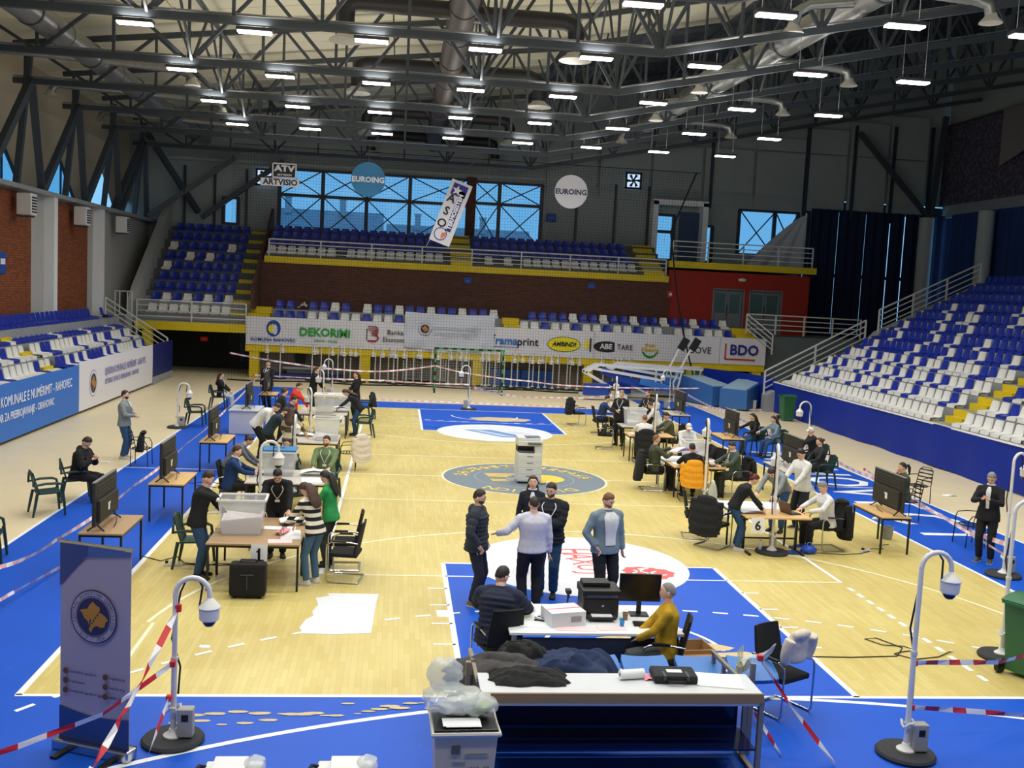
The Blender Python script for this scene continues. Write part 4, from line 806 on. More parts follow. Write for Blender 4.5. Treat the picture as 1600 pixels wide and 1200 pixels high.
def hand(b, w, d, side, nrm, curl=.35, s=1.0):
    d = V3(d).normalized(); n = V3(nrm); n = (n-d*n.dot(d)).normalized(); l = d.cross(n)*side   # l points to the thumb side
    rings = []
    for t, hw, hh in ((-.02,.026,.019),(.02,.034,.016),(.06,.040,.014),(.088,.038,.012)):
        c = V3(w)+d*t*s; rings.append([c+l*(hw*s*math.cos(a))+n*(hh*s*math.sin(a)) for a in [2*PI*k/8 for k in range(8)]])
    b.loft(rings)
    for k, (o, L) in enumerate(((.030,.072),(.010,.080),(-.010,.074),(-.029,.058))):
        p = V3(w)+d*.08*s+l*o*s; dd = (d+l*o*2.2).normalized(); pts = [p]
        for q, f in enumerate((.42,.33,.28)):
            a = curl*(q+.6); pts.append(pts[-1]+(dd*math.cos(a)-n*math.sin(a))*L*f*s)
        b.tube(pts, [.0085*s,.008*s,.0072*s,.006*s], 6)
    p = V3(w)+d*.025*s+l*.026*s; pts = [p, p+(l*.8+d*.6-n*.25)*.036*s, p+(l*1.0+d*1.3-n*.6)*.046*s, p+(l*.9+d*2.0-n*.9)*.05*s]
    b.tube(pts, [.012*s,.011*s,.009*s,.007*s], 6)
def pend(b, name, mat, par, vox, smooth=4, extra=None):
    o = b.build(name, mat, par); md = o.modifiers.new('r', 'REMESH'); md.mode = 'VOXEL'; md.voxel_size = vox; md.use_smooth_shade = True
    s_ = o.modifiers.new('s', 'SMOOTH'); s_.iterations = smooth; s_.factor = .5; PEND.append((o, extra)); return o
_stripe = {}
def stripes(c1, c2, w=.06):
    k = (c1, c2, w)
    if k not in _stripe:
        m = D.materials.new('striped_knit'); m.use_nodes = True; nt = m.node_tree; p = nt.nodes['Principled BSDF']; p.inputs['Roughness'].default_value = .9
        tc = nt.nodes.new('ShaderNodeTexCoord'); sx = nt.nodes.new('ShaderNodeSeparateXYZ'); md = nt.nodes.new('ShaderNodeMath'); md.operation = 'PINGPONG'; md.inputs[1].default_value = w; gt = nt.nodes.new('ShaderNodeMath'); gt.operation = 'GREATER_THAN'; gt.inputs[1].default_value = w/2; mx = nt.nodes.new('ShaderNodeMixRGB'); mx.inputs[1].default_value = (*lin(c1), 1); mx.inputs[2].default_value = (*lin(c2), 1)
        nt.links.new(tc.outputs['Object'], sx.inputs[0]); nt.links.new(sx.outputs[2], md.inputs[0]); nt.links.new(md.outputs[0], gt.inputs[0]); nt.links.new(gt.outputs[0], mx.inputs[0]); nt.links.new(mx.outputs[0], p.inputs['Base Color']); _stripe[k] = m
    return _stripe[k]
def cloth(name, rgb, **k): return M('cloth_'+name, rgb, k.pop('rough', .88), var=.18, scale=18, bump=.25, **k)
def person(label, x, y, rz, top, topname='jacket', legs=None, H=1.76, sit=None, lean=0., twist=0., arms=('down', 'down'), head=(0, 0), hair=('short', 'dark'), beard=False, puff=False, lan=False, shirt=None, shoe=(30, 30, 32), build=1.1, far=False, feet=None, hem=.02, hood=False, skirt=False, glasses=False, curl=.5, shift=0.):
    h = H/1.76; t = thing('person', label, 'person', (x, y, 0), rz); vox = .02 if far else .0145
    female = hair[0] in ('long', 'pony', 'bun')
    bw = build*(.90 if female else 1.0)*h
    hz = (sit+.10) if sit is not None else .93*h
    hy = -.16*math.sin(lean)*(1 if sit is None else .3)+shift
    if sit is None and lean > .5: hz -= .03
    hip = V3((0, hy, hz)); X = V3((1, 0, 0))
    def axis(a): return V3((0, math.sin(a), math.cos(a))), V3((0, math.cos(a), -math.sin(a)))
    L = .55*h
    # spine samples s in [-.15 .. 1]; a smooth bend
    def spine(s):
        n = 12; p = hip.copy()
        if s <= 0: ax, dp = axis(lean*.55); return p+ax*s*L, ax, dp
        for i in range(n): ax, dp = axis(lean*(.55+.65*(s*(i+.5)/n))); p = p+ax*(s*L/n)
        ax, dp = axis(lean*(.55+.65*s)); return p, ax, dp
    prof = [(-.14,.10,.08),(-.06,.160,.112),(.03,.172,.118),(.16,.165,.112),(.32,.150,.105),(.48,.155,.112),(.64,.172,.122),(.78,.182,.122),(.88,.172,.104),(.955,.115,.08),(1.01,.066,.064),(1.1,.056,.058)]
    if female: prof = [(s, w*(1.04 if s < .2 else .86 if .25 < s < .5 else .92), d_*(1.02 if .6 < s < .8 else .94)) for s, w, d_ in prof]
    def ringat(s, w, d_, n=14, inf=0.):
        p, ax, dp = spine(s); tw = twist*sm(.1, .8, s); lat = X*math.cos(tw)+dp*math.sin(tw)*-1; dd = dp*math.cos(tw)+X*math.sin(tw)
        return [p+lat*((w*bw+inf)*math.sin(a))+dd*((d_*bw+inf)*math.cos(a)) for a in [2*PI*k/n for k in range(n)]]
    def width(s):
        for (a, w0, d0), (b_, w1, d1) in zip(prof, prof[1:]):
            if a <= s <= b_: k = (s-a)/(b_-a); return w0+(w1-w0)*k, d0+(d1-d0)*k
        return prof[-1][1:] if s > 1 else prof[0][1:]
    def front(s, u, off=.02):
        w, d_ = width(s); p, ax, dp = spine(s); tw = twist*sm(.1, .8, s); lat = X*math.cos(tw)-dp*math.sin(tw); dd = dp*math.cos(tw)+X*math.sin(tw)
        return p+lat*((w*bw+off)*math.sin(u))+dd*((d_*bw+off)*math.cos(u))
    N, nax, ndp = spine(1.0); tw = twist; slat = X*math.cos(tw)-ndp*math.sin(tw); sdd = ndp*math.cos(tw)+X*math.sin(tw)
    Sh = {s: spine(.865)[0]+slat*(s*.172*bw) for s in (-1, 1)}
    ha = lean*1.2; nd = axis(ha*.75)[0]
    hc = N+nd*(.150*h)+sdd*.012
    HR = Matrix.Rotation(-head[0]+(-twist if False else 0), 3, 'Z') @ Matrix.Rotation(-(ha*.8)+head[1], 3, 'X'); HS = h*1.0
    # arms
    AR = {}
    for s, a in ((-1, arms[0]), (1, arms[1])):
        pole = V3((s*.5, -.6, -.5)); nrm = V3((-s, 0, 0))
        if isinstance(a, str):
            if a == 'down': w_ = Sh[s]+V3((s*.075, .04, -.53*h)) if lean < .3 else Sh[s]+V3((s*.04, .05, -.53*h)); 
            elif a == 'pocket': w_ = V3((s*.215, .09, hz+.03)); pole = V3((s*1., -.5, 0))
            elif a == 'front': w_ = V3((s*.05, .27+hy, hz+.20)); pole = V3((s*.9, -.3, -.6)); nrm = V3((-s*.6, 0, 1))
            elif a == 'phone': w_ = hip+V3((s*.06, .32, .34)); pole = V3((s*.9, -.2, -.8)); nrm = V3((0, .3, 1))*-1
            elif a == 'cheek': w_ = hc+HR@V3((s*.075, .06, -.14)); pole = V3((s*.6, .5, -1.))
            elif a == 'lap': w_ = hip+V3((s*.10, .34, .12)); pole = V3((s*1, -.2, -.2)); nrm = V3((0, 0, 1))
            elif a == 'table': w_ = V3((s*.17, .50, .80)); pole = V3((s*1, -.2, -.4)); nrm = V3((0, 0, 1))
            elif a == 'cross': w_ = hip+V3((-s*.05, .22, .26)); pole = V3((s*1, -.1, -.6)); nrm = V3((0, 1, 0))
        else: w_ = V3(a); pole = V3((s*.8, -.3, -.7)); nrm = V3((0, 0, 1))
        el_, w_ = skel_ik(Sh[s], w_, .285*h, .255*h, pole)
        AR[s] = (Sh[s], el_, w_, (w_-el_).normalized() if not (isinstance(a, str) and a == 'cheek') else (hc+HR@V3((s*.07, .05, -.02))-w_).normalized(), nrm)
    # legs
    LG = {}
    for s in (-1, 1):
        hj = hip+V3((s*.088*bw, 0, -.02))
        if feet: f = V3((*feet[0 if s < 0 else 1], 0)); f.z = .085*h
        elif sit is not None: f = V3((s*.13, hy+.44, .085*h))
        else: f = V3((s*.105, .0, .085*h))
        kn, an = skel_ik(hj, f, .43*h, .42*h, V3((s*.12, 1, .1 if sit is None else .9))); LG[s] = (hj, kn, an)
    # --- body (skin)
    b = B(); b.loft([ringat(s, w*.9, d_*.88) for s, w, d_ in prof])
    b.tube([N-nd*.04, N+nd*.05, hc-nd*.05*h, hc], [.064*h,.056*h,.054*h,.05*h], 12)
    for s in (-1, 1):
        S_, E_, W_, dr, nr = AR[s]; b.tube([S_, S_.lerp(E_,.5), E_, E_.lerp(W_,.35), W_, W_+dr*.03], [.047*bw,.042*bw,.036*bw,.038*bw,.027*h,.027*h], 10); b.sphere(S_, .044*bw, 10, 6); b.tube([N-nax*.01, N.lerp(S_,.5)-nax*.0, S_], [.046*h,.042*bw,.042*bw], 10)
        hj, kn, an = LG[s]; b.tube([hj, hj.lerp(kn,.5), kn, kn.lerp(an,.35), an, an+V3((0,.0,-.03))], [.082*bw,.068*bw,.05*bw,.05*bw,.034*h,.036*h], 10)
    ex = B()
    hb_ = shell(lambda d: 0.); ex.add([hc+HR@(V3(v)*HS) for v in hb_.v], HF)
    for s in (-1, 1):
        e0 = B().sphere((s*.076,-.008,-.002), (.010,.02,.031), 8, 6); ex.add([hc+HR@(V3(v)*HS) for v in e0.v], e0.f)
        e0 = B().sphere((s*.031,.080,.012), (.0125,.008,.008), 8, 6); ex.add([hc+HR@(V3(v)*HS) for v in e0.v], e0.f, 1)
        e0 = B().sphere((s*.031,.0862,.012), (.006,.0035,.006), 8, 6); ex.add([hc+HR@(V3(v)*HS) for v in e0.v], e0.f, 2)
        e0 = B().box((s*.032,.088,.033), (.034,.008,.007)); ex.add([hc+HR@(V3(v)*HS) for v in e0.v], e0.f, 2)
        S_, E_, W_, dr, nr = AR[s]; hb2 = B(); hand(hb2, W_, dr, -s, nr, curl, h*.96); ex.add(hb2.v, hb2.f)
    e0 = B().box((0,.094,-.057), (.042,.008,.010), bev=.003); ex.add([hc+HR@(V3(v)*HS) for v in e0.v], e0.f, 3)
    body = pend(b, 'body', [SKIN, EYEW, EYED, LIP], t, vox*1.2, 3, ex)
    # --- top
    b = B(); inf = .034 if puff else .02; lo = -.13-hem
    srange = [lo+(.97-lo)*i/30 for i in range(31)]; rg = []
    for i, s in enumerate(srange):
        w, d_ = width(max(s, -.05)); k = inf+.022*sm(.12, -.1, s)+(.014*math.sin(i*2.1) if puff else 0); rg.append(ringat(s, w, d_, 16, k*(1 if s < .85 else .6)))
    b.loft(rg); p_, a_, d_ = spine(.97); b.tube([p_-a_*.03, p_+a_*(.05 if puff else .034)], [.085*h,.072*h] if not puff else [.1*h,.086*h], 14)
    for s in (-1, 1):
        S_, E_, W_, dr, nr = AR[s]; pts, rr = [], []
        for i in range(17):
            k = i/16; q = S_.lerp(E_, k*2) if k < .5 else E_.lerp(W_, (k-.5)*2*.97); pts.append(q); r_ = (.062+.014*(puff))*(1-k)+(.043+.012*puff)*k
            r_ += (.007*math.sin(i*2.3) if puff else .0025*math.sin(i*1.9)); rr.append(r_*bw*(1 if puff else .98))
        b.tube(pts, rr, 12); b.tube([N-nax*.015, N.lerp(S_,.5)-nax*.004, S_], [.066*h,.064*bw+.01*puff,.062*bw+.012*puff], 12); b.sphere(S_, .067*bw+.012*puff, 10, 7)
    if hood: p_, a_, d_ = spine(.98); b.sphere(p_-sdd*.085-a_*.02, (.11*h,.065*h,.085*h), 12, 8)
    pend(b, topname, top, t, vox, 2)
    # --- trousers or skirt
    if legs is not None:
        b = B(); b.loft([ringat(s, *width(max(s, -.1)), 14, .010) for s in (-.15,-.1,-.03,.05,.13,.19)])
        for s in (-1, 1):
            hj, kn, an = LG[s]; pts, rr = [], []
            for i in range(15):
                k = i/14; q = hj.lerp(kn, k*2) if k < .5 else kn.lerp(an, (k-.5)*2*.98); pts.append(q); r_ = .098*(1-k*2)+.072*k*2 if k < .5 else .072*(2-k*2)+.060*(k*2-1); rr.append((r_+.003*math.sin(i*2.7))*bw)
            b.tube(pts, rr, 12)
        if skirt: b.loft([[hip+V3((.19*bw*(1+.25*k)*math.sin(a), .15*bw*(1+.3*k)*math.cos(a), .05-.75*k)) for a in [2*PI*q/16 for q in range(16)]] for k in (0,.25,.5,.75,1)])
        pend(b, 'skirt' if skirt else 'trousers', legs, t, vox, 2)
    SH = M('shoe_%d_%d_%d' % tuple(shoe), shoe, .6); SOLE = M('sole_white', (205, 203, 198), .7) if sum(shoe) > 120 else M('sole_dark', (26, 24, 22), .7)
    for s in (-1, 1):
        an = LG[s][2]; kn = LG[s][1]; d = V3((s*.16, 1, 0)).normalized(); lt = d.cross(V3((0,0,1)))
        c = V3((an.x, an.y, an.z-.085*h)); rg = []
        for k, hw, zt_, z0 in ((-.075,.026,.06,.0),(-.05,.037,.095,.0),(.0,.041,.105,.0),(.06,.043,.075,.0),(.12,.046,.058,.0),(.17,.040,.046,.0),(.2,.02,.03,.004)):
            q = c+d*k*h; rg.append([q+lt*(-hw*h)+V3((0,0,z0)), q+lt*(hw*h)+V3((0,0,z0)), q+lt*(hw*h)+V3((0,0,zt_*.55*h)), q+lt*(hw*.55*h)+V3((0,0,zt_*h)), q-lt*(hw*.55*h)+V3((0,0,zt_*h)), q-lt*(hw*h)+V3((0,0,zt_*.55*h))])
        b = B().loft(rg); so = B().loft([[q[0]-lt*.004, q[1]+lt*.004, q[1]+lt*.004+V3((0,0,.022)), q[0]-lt*.004+V3((0,0,.022))] for q in rg]); b.add(so.v, so.f, 1); b.build('shoe', [SH, SOLE], t, smooth=True)
    # --- hair, beard, extras
    st, hcol = hair; hm = HAIRS.get(hcol, HAIRS['dark'])
    th = {'short': .014, 'buzz': .005, 'bald': .004, 'long': .02, 'pony': .014, 'bun': .014, 'cap': .012}[st]
    hb_ = shell(lambda d: -.012+(.013+th*(.25+.75*sm(.1, .6, d.z)) if st == 'short' else th+.012)*sm(-.08, .10, hairline(d, st))+(.008*sm(.5, 1, d.z)*(1+mnoise.noise(d*5)) if st == 'short' else .004*mnoise.noise(d*6))); 
    hb_.v = [tuple(hc+HR@(V3(v)*HS)) for v in hb_.v]
    if st == 'long':
        p0 = hc+HR@V3((0,-.075,.03)*1 if False else (0,-.075,.03)); dn = V3((0,0,-1)); bk = (HR@V3((0,-1,0))); rg = []
        def bp(s): p, ax, dp = spine(s); return p-dp*(width(s)[1]*bw+.035)
        cen = [p0+bk*.012, hc+HR@V3((0,-.10,-.06)), bp(.95)*.6+(hc+HR@V3((0,-.11,-.14)))*.4, bp(.84), bp(.72), bp(.62)]
        for c, (w, d_) in zip(cen, ((.072,.045),(.098,.055),(.112,.052),(.125,.042),(.105,.034),(.05,.016))): rg.append([c+slat*(w*math.sin(a))-bk*(d_*math.cos(a)) for a in [2*PI*q/12 for q in range(12)]])
        hb_.loft(rg)
    if st == 'pony': hb_.tube([hc+HR@V3(q) for q in ((0,-.09,.03),(0,-.14,.03),(0,-.165,-.03),(0,-.16,-.12),(0,-.15,-.2))], [.022,.034,.036,.028,.01], 10)
    if st == 'bun': hb_.sphere(hc+HR@V3((0,-.105,.05)), .04, 10, 7)
    hb_.build('cap' if st == 'cap' else 'hair', M('cap_white', (225, 222, 216), .8) if st == 'cap' else hm, t, smooth=True)
    if st == 'cap': b = B(); b.grid(lambda u, v: hc+HR@V3(((u-.5)*.15, .075+.07*v*(1-(2*u-1)**2*.5), .062-.02*v-.02*(2*u-1)**2)), 8, 4, thick=.006); b.build('cap_peak', MATS['cap_white'], t, smooth=True)
    if beard:
        bb = shell(lambda d: -.01+.0135*sm(.02, .2, d.y+.05)*sm(-.24, -.36, d.z+(.0 if abs(d.x) < .35 else -.12))); bb.v = [tuple(hc+HR@(V3(v)*HS)) for v in bb.v]; bb.build('beard', BEARDS.get(hcol, BEARDS['dark']), t, smooth=True)
    if glasses:
        b = B()
        for s in (-1, 1): b.tube([hc+HR@V3((s*.032+.022*math.cos(a), .094, .012+.016*math.sin(a))) for a in [2*PI*q/10 for q in range(10)]], .002, 4, closed=True); b.bar(hc+HR@V3((s*.054,.09,.014)), hc+HR@V3((s*.078,0,.01)), .003)
        b.build('glasses', BLACK, t)
    if shirt is not None:
        wid = shirt[1]; s0 = shirt[2] if len(shirt) > 2 else .1
        tag_ = B().grid(lambda u, v: front(s0+(1.0-s0)*v, (u-.5)*wid*(1.0+.5*v), inf+.010), 6, 14, thick=.006); tag_.build('shirt_front', shirt[0], t, smooth=True)
        cl = B().tube([N+nd*.035+slat*(.07*h*math.sin(a))+sdd*(.068*h*math.cos(a)) for a in [2*PI*q/14 for q in range(14)]], .014, 6, closed=True); cl.build('collar', shirt[0], t, smooth=True)
    if lan:
        b = B()
        for s in (-1, 1): b.grid(lambda u, v, s=s: front(.98-.52*v, s*(.55*(1-v)+.02)+(u-.5)*.06, inf+.014), 2, 10, thick=.003)
        b.build('lanyard', MATS['text_white'], t, smooth=True)
        p_ = front(.43, 0, inf+.016); q_ = front(.33, 0, inf+.02); lt = slat*.04; nn = sdd*.006
        B().add([p_-lt, p_+lt, q_+lt, q_-lt, p_-lt+nn, p_+lt+nn, q_+lt+nn, q_-lt+nn], [(3,2,1,0),(4,5,6,7),(0,1,5,4),(1,2,6,5),(2,3,7,6),(3,0,4,7)]).build('badge', PAPER, t)
    t['hands'] = 0; del t['hands']
    return t, AR, hc
def finish_people():
    bpy.context.view_layer.update(); dg = bpy.context.evaluated_depsgraph_get()
    for o, ex in PEND:
        mi = None
        me = D.meshes.new_from_object(o.evaluated_get(dg)); old = o.data; o.modifiers.clear(); nm = old.name
        if ex is not None:
            n = len(me.vertices); co = np.empty(n*3, 'f'); me.vertices.foreach_get('co', co); vs = [tuple(v) for v in co.reshape(-1, 3)]; fs = [tuple(p.vertices) for p in me.polygons]; mi = [0]*len(fs)
            vs += [tuple(v) for v in ex.v]; fs += [tuple(i+n for i in f) for f in ex.f]; mi += ex.m
            m2 = D.meshes.new(nm); m2.from_pydata(vs, [], fs); D.meshes.remove(me); me = m2
        me.materials.clear()
        for m in old.materials: me.materials.append(m)
        if mi: me.polygons.foreach_set('material_index', mi)
        me.polygons.foreach_set('use_smooth', [True]*len(me.polygons)); o.data = me; D.meshes.remove(old); me.name = nm
# ---------------------------------------------------------------- furniture and kit on the court
def table(name, label, x, y, w, d, top=WOODT, legm=BLACK, z=.75, rz=0, cl=False, grp=None):
    t = thing(name, label, 'table', (x, y, 0), rz, grp)
    B().box((0,0,z-.015),(w,d,.03), bev=.006).build('tabletop', top, t)
    if cl:                                                       # T-shaped runners
        for s in (-1, 1):
            B().bar((s*(w/2-.12),.08,.03),(s*(w/2-.12),.08,z-.03),.045).build('leg', legm, t); B().box((s*(w/2-.12),0,.02),(.05,d*.95,.04)).build('foot', legm, t)
        B().bar((-w/2+.12,.08,.25),(w/2-.12,.08,.25),.03).build('rail', legm, t)
    else:
        for sx in (-1, 1):
            for sy in (-1, 1): B().bar((sx*(w/2-.03),sy*(d/2-.03),0),(sx*(w/2-.03),sy*(d/2-.03),z-.03),.032).build('leg', legm, t)
        for sy in (-1, 1): B().bar((-w/2+.03,sy*(d/2-.03),z-.05),(w/2-.03,sy*(d/2-.03),z-.05),.03).build('rail', legm, t)
    for sx in (-1, 1): B().bar((sx*(w/2-.03),-d/2+.03,z-.05),(sx*(w/2-.03),d/2-.03,z-.05),.03).build('rail', legm, t)
    return t
def tv(label, x, y, s, W_=1.2, H_=.7, z=.75, rz=0):
    """back of the set faces local -X*s ... built with its back to +X for s=1"""
    t = thing('television', label, 'television', (x, y, z), rz, 'large televisions on tables')
    B().box((0,0,.09+H_/2),(.05,W_,H_), bev=.012).build('panel', TVB, t)
    B().box((-s*.027,0,.09+H_/2),(.006,W_-.03,H_-.04)).build('screen', M('screen_black', (8, 8, 10), .12), t)
    B().box((s*.05,0,.09+H_*.32),(.06,W_*.86,H_*.5), bev=.015).build('electronics_box', TVB, t)
    for k in range(4): B().box((s*.03,0,.09+H_*(.66+.075*k)),(.012,W_*.82,.016)).build('vent_rib', M('tv_rib', (66, 64, 60), .5), t)
    B().box((s*.083,-.05,.09+H_*.33),(.004,.09,.12)).box((s*.084,-.02,.09+H_*.40),(.004,.09,.03)).build('sticker', PAPER, t)
    B().box((0,0,.09+H_+.004),(.052,W_,.012)).build('top_edge', M('tv_edge', (205, 208, 214), .25, metal=.6), t)
    for q in (-1, 1): B().bar((0,q*W_*.36,.1),(.13,q*W_*.40,.008),.02).bar((0,q*W_*.36,.1),(-.13,q*W_*.40,.008),.02).build('foot', BLACK, t)
    B().tube([(s*.09,.2,.2),(s*.12,.24,.08),(s*.16,.1,.015),(s*.2,-.2,.012)], .006, 5).build('cable', BLACK, t)
    return t
def station(i, x, y, s, top, lab, d=1.3, w=.68, W_=1.2, rz=0, cl=False):
    table('tv_table', '%s table carrying the large television %s' % ('light wooden' if top is WOODL else 'wooden' if top is WOODT else 'grey', lab), x, y, w, d, top, rz=rz, cl=cl, grp='television tables')
    tv('black flat television seen from its back on the table %s' % lab, x-.1*s, y-.05, s, W_, rz=rz)
station(1, -7.87, 5.1, 1, WOODT, 'nearest on the left lane'); station(2, -7.75, 9.05, 1, WOODL, 'second on the left lane'); station(3, -7.8, 14.35, 1, WOODL, 'third on the left lane')
station(5, -7.85, 25.0, 1, WOODL, 'farthest on the left lane', d=1.0, w=.62)
station(6, 6.5, 7.65, -1, WOODL, 'nearest on the right lane', W_=1.25, w=.62, cl=False); station(7, 6.45, 12.6, -1, GREYT, 'second on the right lane', d=1.5); station(8, 6.65, 17.9, -1, WOODL, 'third on the right lane'); station(9, 6.6, 23.4, -1, GREYT, 'farthest on the right lane')
cb = thing('grey_cabinet', 'pale grey sideboard cabinet carrying a television on the left lane', 'cabinet', (-8.0, 20.6, 0)); PG = M('cabinet_grey', (198, 202, 210), .5)
B().box((0,0,.36),(.86,1.25,.7), bev=.006).build('body', PG, cb); B().box((0,0,.735),(.92,1.35,.035), bev=.004).build('top_board', PG, cb); 
for s in (-1, 1): B().box((.44,s*.31,.36),(.015,.58,.62), bev=.003).build('door', PG, cb)
B().box((.452,.5,.62),(.02,.14,.03)).build('handle', CHROME, cb)
tv('black flat television seen from its back on the grey sideboard cabinet', -7.95, 20.7, 1)
# count tables, left then right
TB = {}
def ctable(k, label, x, y, w, d, top=WOODT, **kw): TB[k] = table('counting_table', label, x, y, w, d, top, grp='counting tables', **kw)
ctable('L1a','wooden topped counting table with the number 1 card, front half',-5.48,4.45,1.42,.92); ctable('L1b','wooden topped counting table right behind the number 1 table',-5.5,5.36,1.42,.86)
ctable('L2a','wooden counting table under the blue lidded ballot box, front half',-5.52,9.15,1.6,.74,GREYT); ctable('L2b','wooden counting table under the blue lidded ballot box, back half',-5.54,9.92,1.6,.74,GREYT)
ctable('L3a','grey topped counting table third from the front on the left',-5.55,14.42,1.5,.7,GREYT); ctable('L3b','grey topped counting table joined behind the third left one',-5.55,15.2,1.5,.8,GREYT)
ctable('L4a','grey topped counting table fourth from the front on the left',-5.6,20.1,1.5,.8,GREYT); ctable('L4b','grey topped counting table joined behind the fourth left one',-5.6,21.0,1.5,.9,GREYT)
ctable('L5','grey topped counting table farthest on the left',-5.7,25.6,1.2,.8,GREYT)
ctable('R6a','light wooden counting table with the number 6 card and laptop',3.98,7.05,1.3,.72,WOODL,cl=True); ctable('R6b','white topped counting table behind the number 6 table',3.85,7.85,1.25,.7,WPAINT)
ctable('R7','light wooden counting table with laptop beside the orange jacket chair',4.05,12.45,1.3,.8,WOODL); ctable('R7b','white covered counting table with large paper sheets',4.1,13.35,1.4,.8,WPAINT)
ctable('R8','light wooden counting table beside the black draped chair',4.15,17.6,1.35,.8,WOODL); ctable('R8b','counting table under the ballot box with standing men behind',4.4,19.6,1.4,.8,GREYT)
ctable('R9','dark edged counting table farthest on the right',4.5,23.2,1.4,.8,GREYT)
CABLE = M('cable_black', (16, 16, 18), .5)
def campole(label, x, y, h, rz=0, grp='white camera poles on the court', thin=False, base=True):
    t = thing('camera_pole', label, 'camera pole', (x, y, 0), rz, grp); r = .03; R_ = .17
    if base: B().lathe([(.0,0),(.31,0),(.32,.03),(.30,.055),(0,.06)], n=24, caps=False).build('base', M('rubber_base', (44, 46, 50), .8), t, smooth=True); B().lathe([(.1,.06),(.1,.075),(.05,.11),(.04,.14)], n=16).build('flange', WHITE, t, smooth=True)
    B().lathe([(r,.06),(r,h*.5),(r+.008,h*.5),(r+.008,h*.52),(r*.9,h*.52),(r*.9,h-R_)], n=12).build('pole', WHITE, t, smooth=True)
    B().tube([(R_-R_*math.cos(a), 0, h-R_+R_*math.sin(a)) for a in [PI*k/10 for k in range(11)]]+[(2*R_,0,h-R_-.06)], r*.9, 12).build('gooseneck', WHITE, t, smooth=True)
    z = h-R_-.06
    B().lathe([(.03,z+.02),(.05,z),(.105,z-.06),(.115,z-.075),(.112,z-.085),(.105,z-.09),(.10,z-.2),(.085,z-.215)], (2*R_,0,0), 18).build('camera_housing', WHITE, t, smooth=True)
    B().lathe([(.07,z-.212),(.066,z-.24),(.045,z-.272),(.01,z-.285)], (2*R_,0,0), 14).build('dome', M('dome_dark', (30, 24, 24), .1), t, smooth=True)
    if not thin:
        B().tube([(.04,.02,.5),(.05,.05,h*.45),(-.04,.05,h*.62),(.04,.04,h-R_),(.1,.06,h-.02),(.2,.05,h-.01),(.26,.04,h-.1),(2*R_-.1,0,z-.07)], .011, 6).build('cable', CABLE, t, smooth=True)
        B().box((.13,-.02,.22),(.16,.12,.3), bev=.012).build('power_box', M('box_grey', (170, 168, 160), .6), t); B().box((.13,-.082,.28),(.07,.006,.07)).build('box_label', BLACK, t)
        B().tube([(.07*math.cos(a), .07*math.sin(a), .36+.03*math.sin(3*a)) for a in [2*PI*k/14 for k in range(14)]], .014, 6, closed=True).build('cable_coil', WHITE, t, smooth=True)
    return t
for lb, x, y, h, rz in (('nearest on the left beside the roll-up banner',-5.55,-1.17,1.74,0),('nearest on the right, tall, on the blue floor',2.27,-1.55,2.26,0),('beside the number 1 table',-5.77,6.9,1.88,.5),
    ('at the blue lidded ballot box, second on the left',-5.6,11.3,1.78,1.6),('third on the left in front of the stacked boxes',-5.86,18.8,1.62,2.0),('fourth on the left by the far boxes',-5.9,24.2,1.7,2.2),('far left behind the last counting table',-6.0,30.6,1.62,PI),('on the left side lane before a green chair',-10.15,20.9,1.42,0),
    ('standing alone on the far blue key',-.47,28.36,1.75,PI),('right, left of the man in a black suit',4.2,22.6,2.0,1.4),('right, beside the ballot box',4.4,17.9,1.9,1.3),('right, beside the orange jacket chair',3.95,11.3,2.02,1.4),
    ('in front of the number 6 table',3.97,6.95,2.1,1.3),('behind the second right television',9.1,17.6,1.9,PI),('at the far right behind the farthest television',8.4,30.9,1.7,PI),('standing beside the man in black with a phone',7.92,5.61,2.3,.3),('at the right edge beside the green bin',5.25,1.42,2.25,.0)):
    campole('white dome camera pole '+lb, x, y, h, rz)
# camera poles stored under the far stand: one built with its parts, the rest copies
sx_ = [-9.75,-9.18,-7.58,-7.16,-6.76,-6.32,-5.97,-5.69,-5.21,-4.45,-4.2,-3.79,-3.52,-3.33,-2.88,-2.52,-2.1,-1.62,-1.17,-.74,-.35,-.06,.25,1.0,1.15,1.35,1.61,2.12,2.46,2.79,3.35,3.62,3.88,4.26,4.58,4.98,5.34,5.56,5.88,7.3,7.73,8.37,8.71]
cp0 = None; rnd = random.Random(5)
for i, x in enumerate(sx_):
    x = -3.4+(x+3.4)*.965; y = 37.75+.33*(i % 2)+rnd.uniform(-.1,.1); lab = 'white camera pole stored under the far stand, %s from the left' % nth(i)
    if cp0 is None: cp0 = campole(lab, x, y, 1.72, -PI/2, 'camera poles stored under the far stand', True); 
    else: dup(cp0, (x, y, 0), -PI/2+rnd.uniform(-.7, .7), lab)
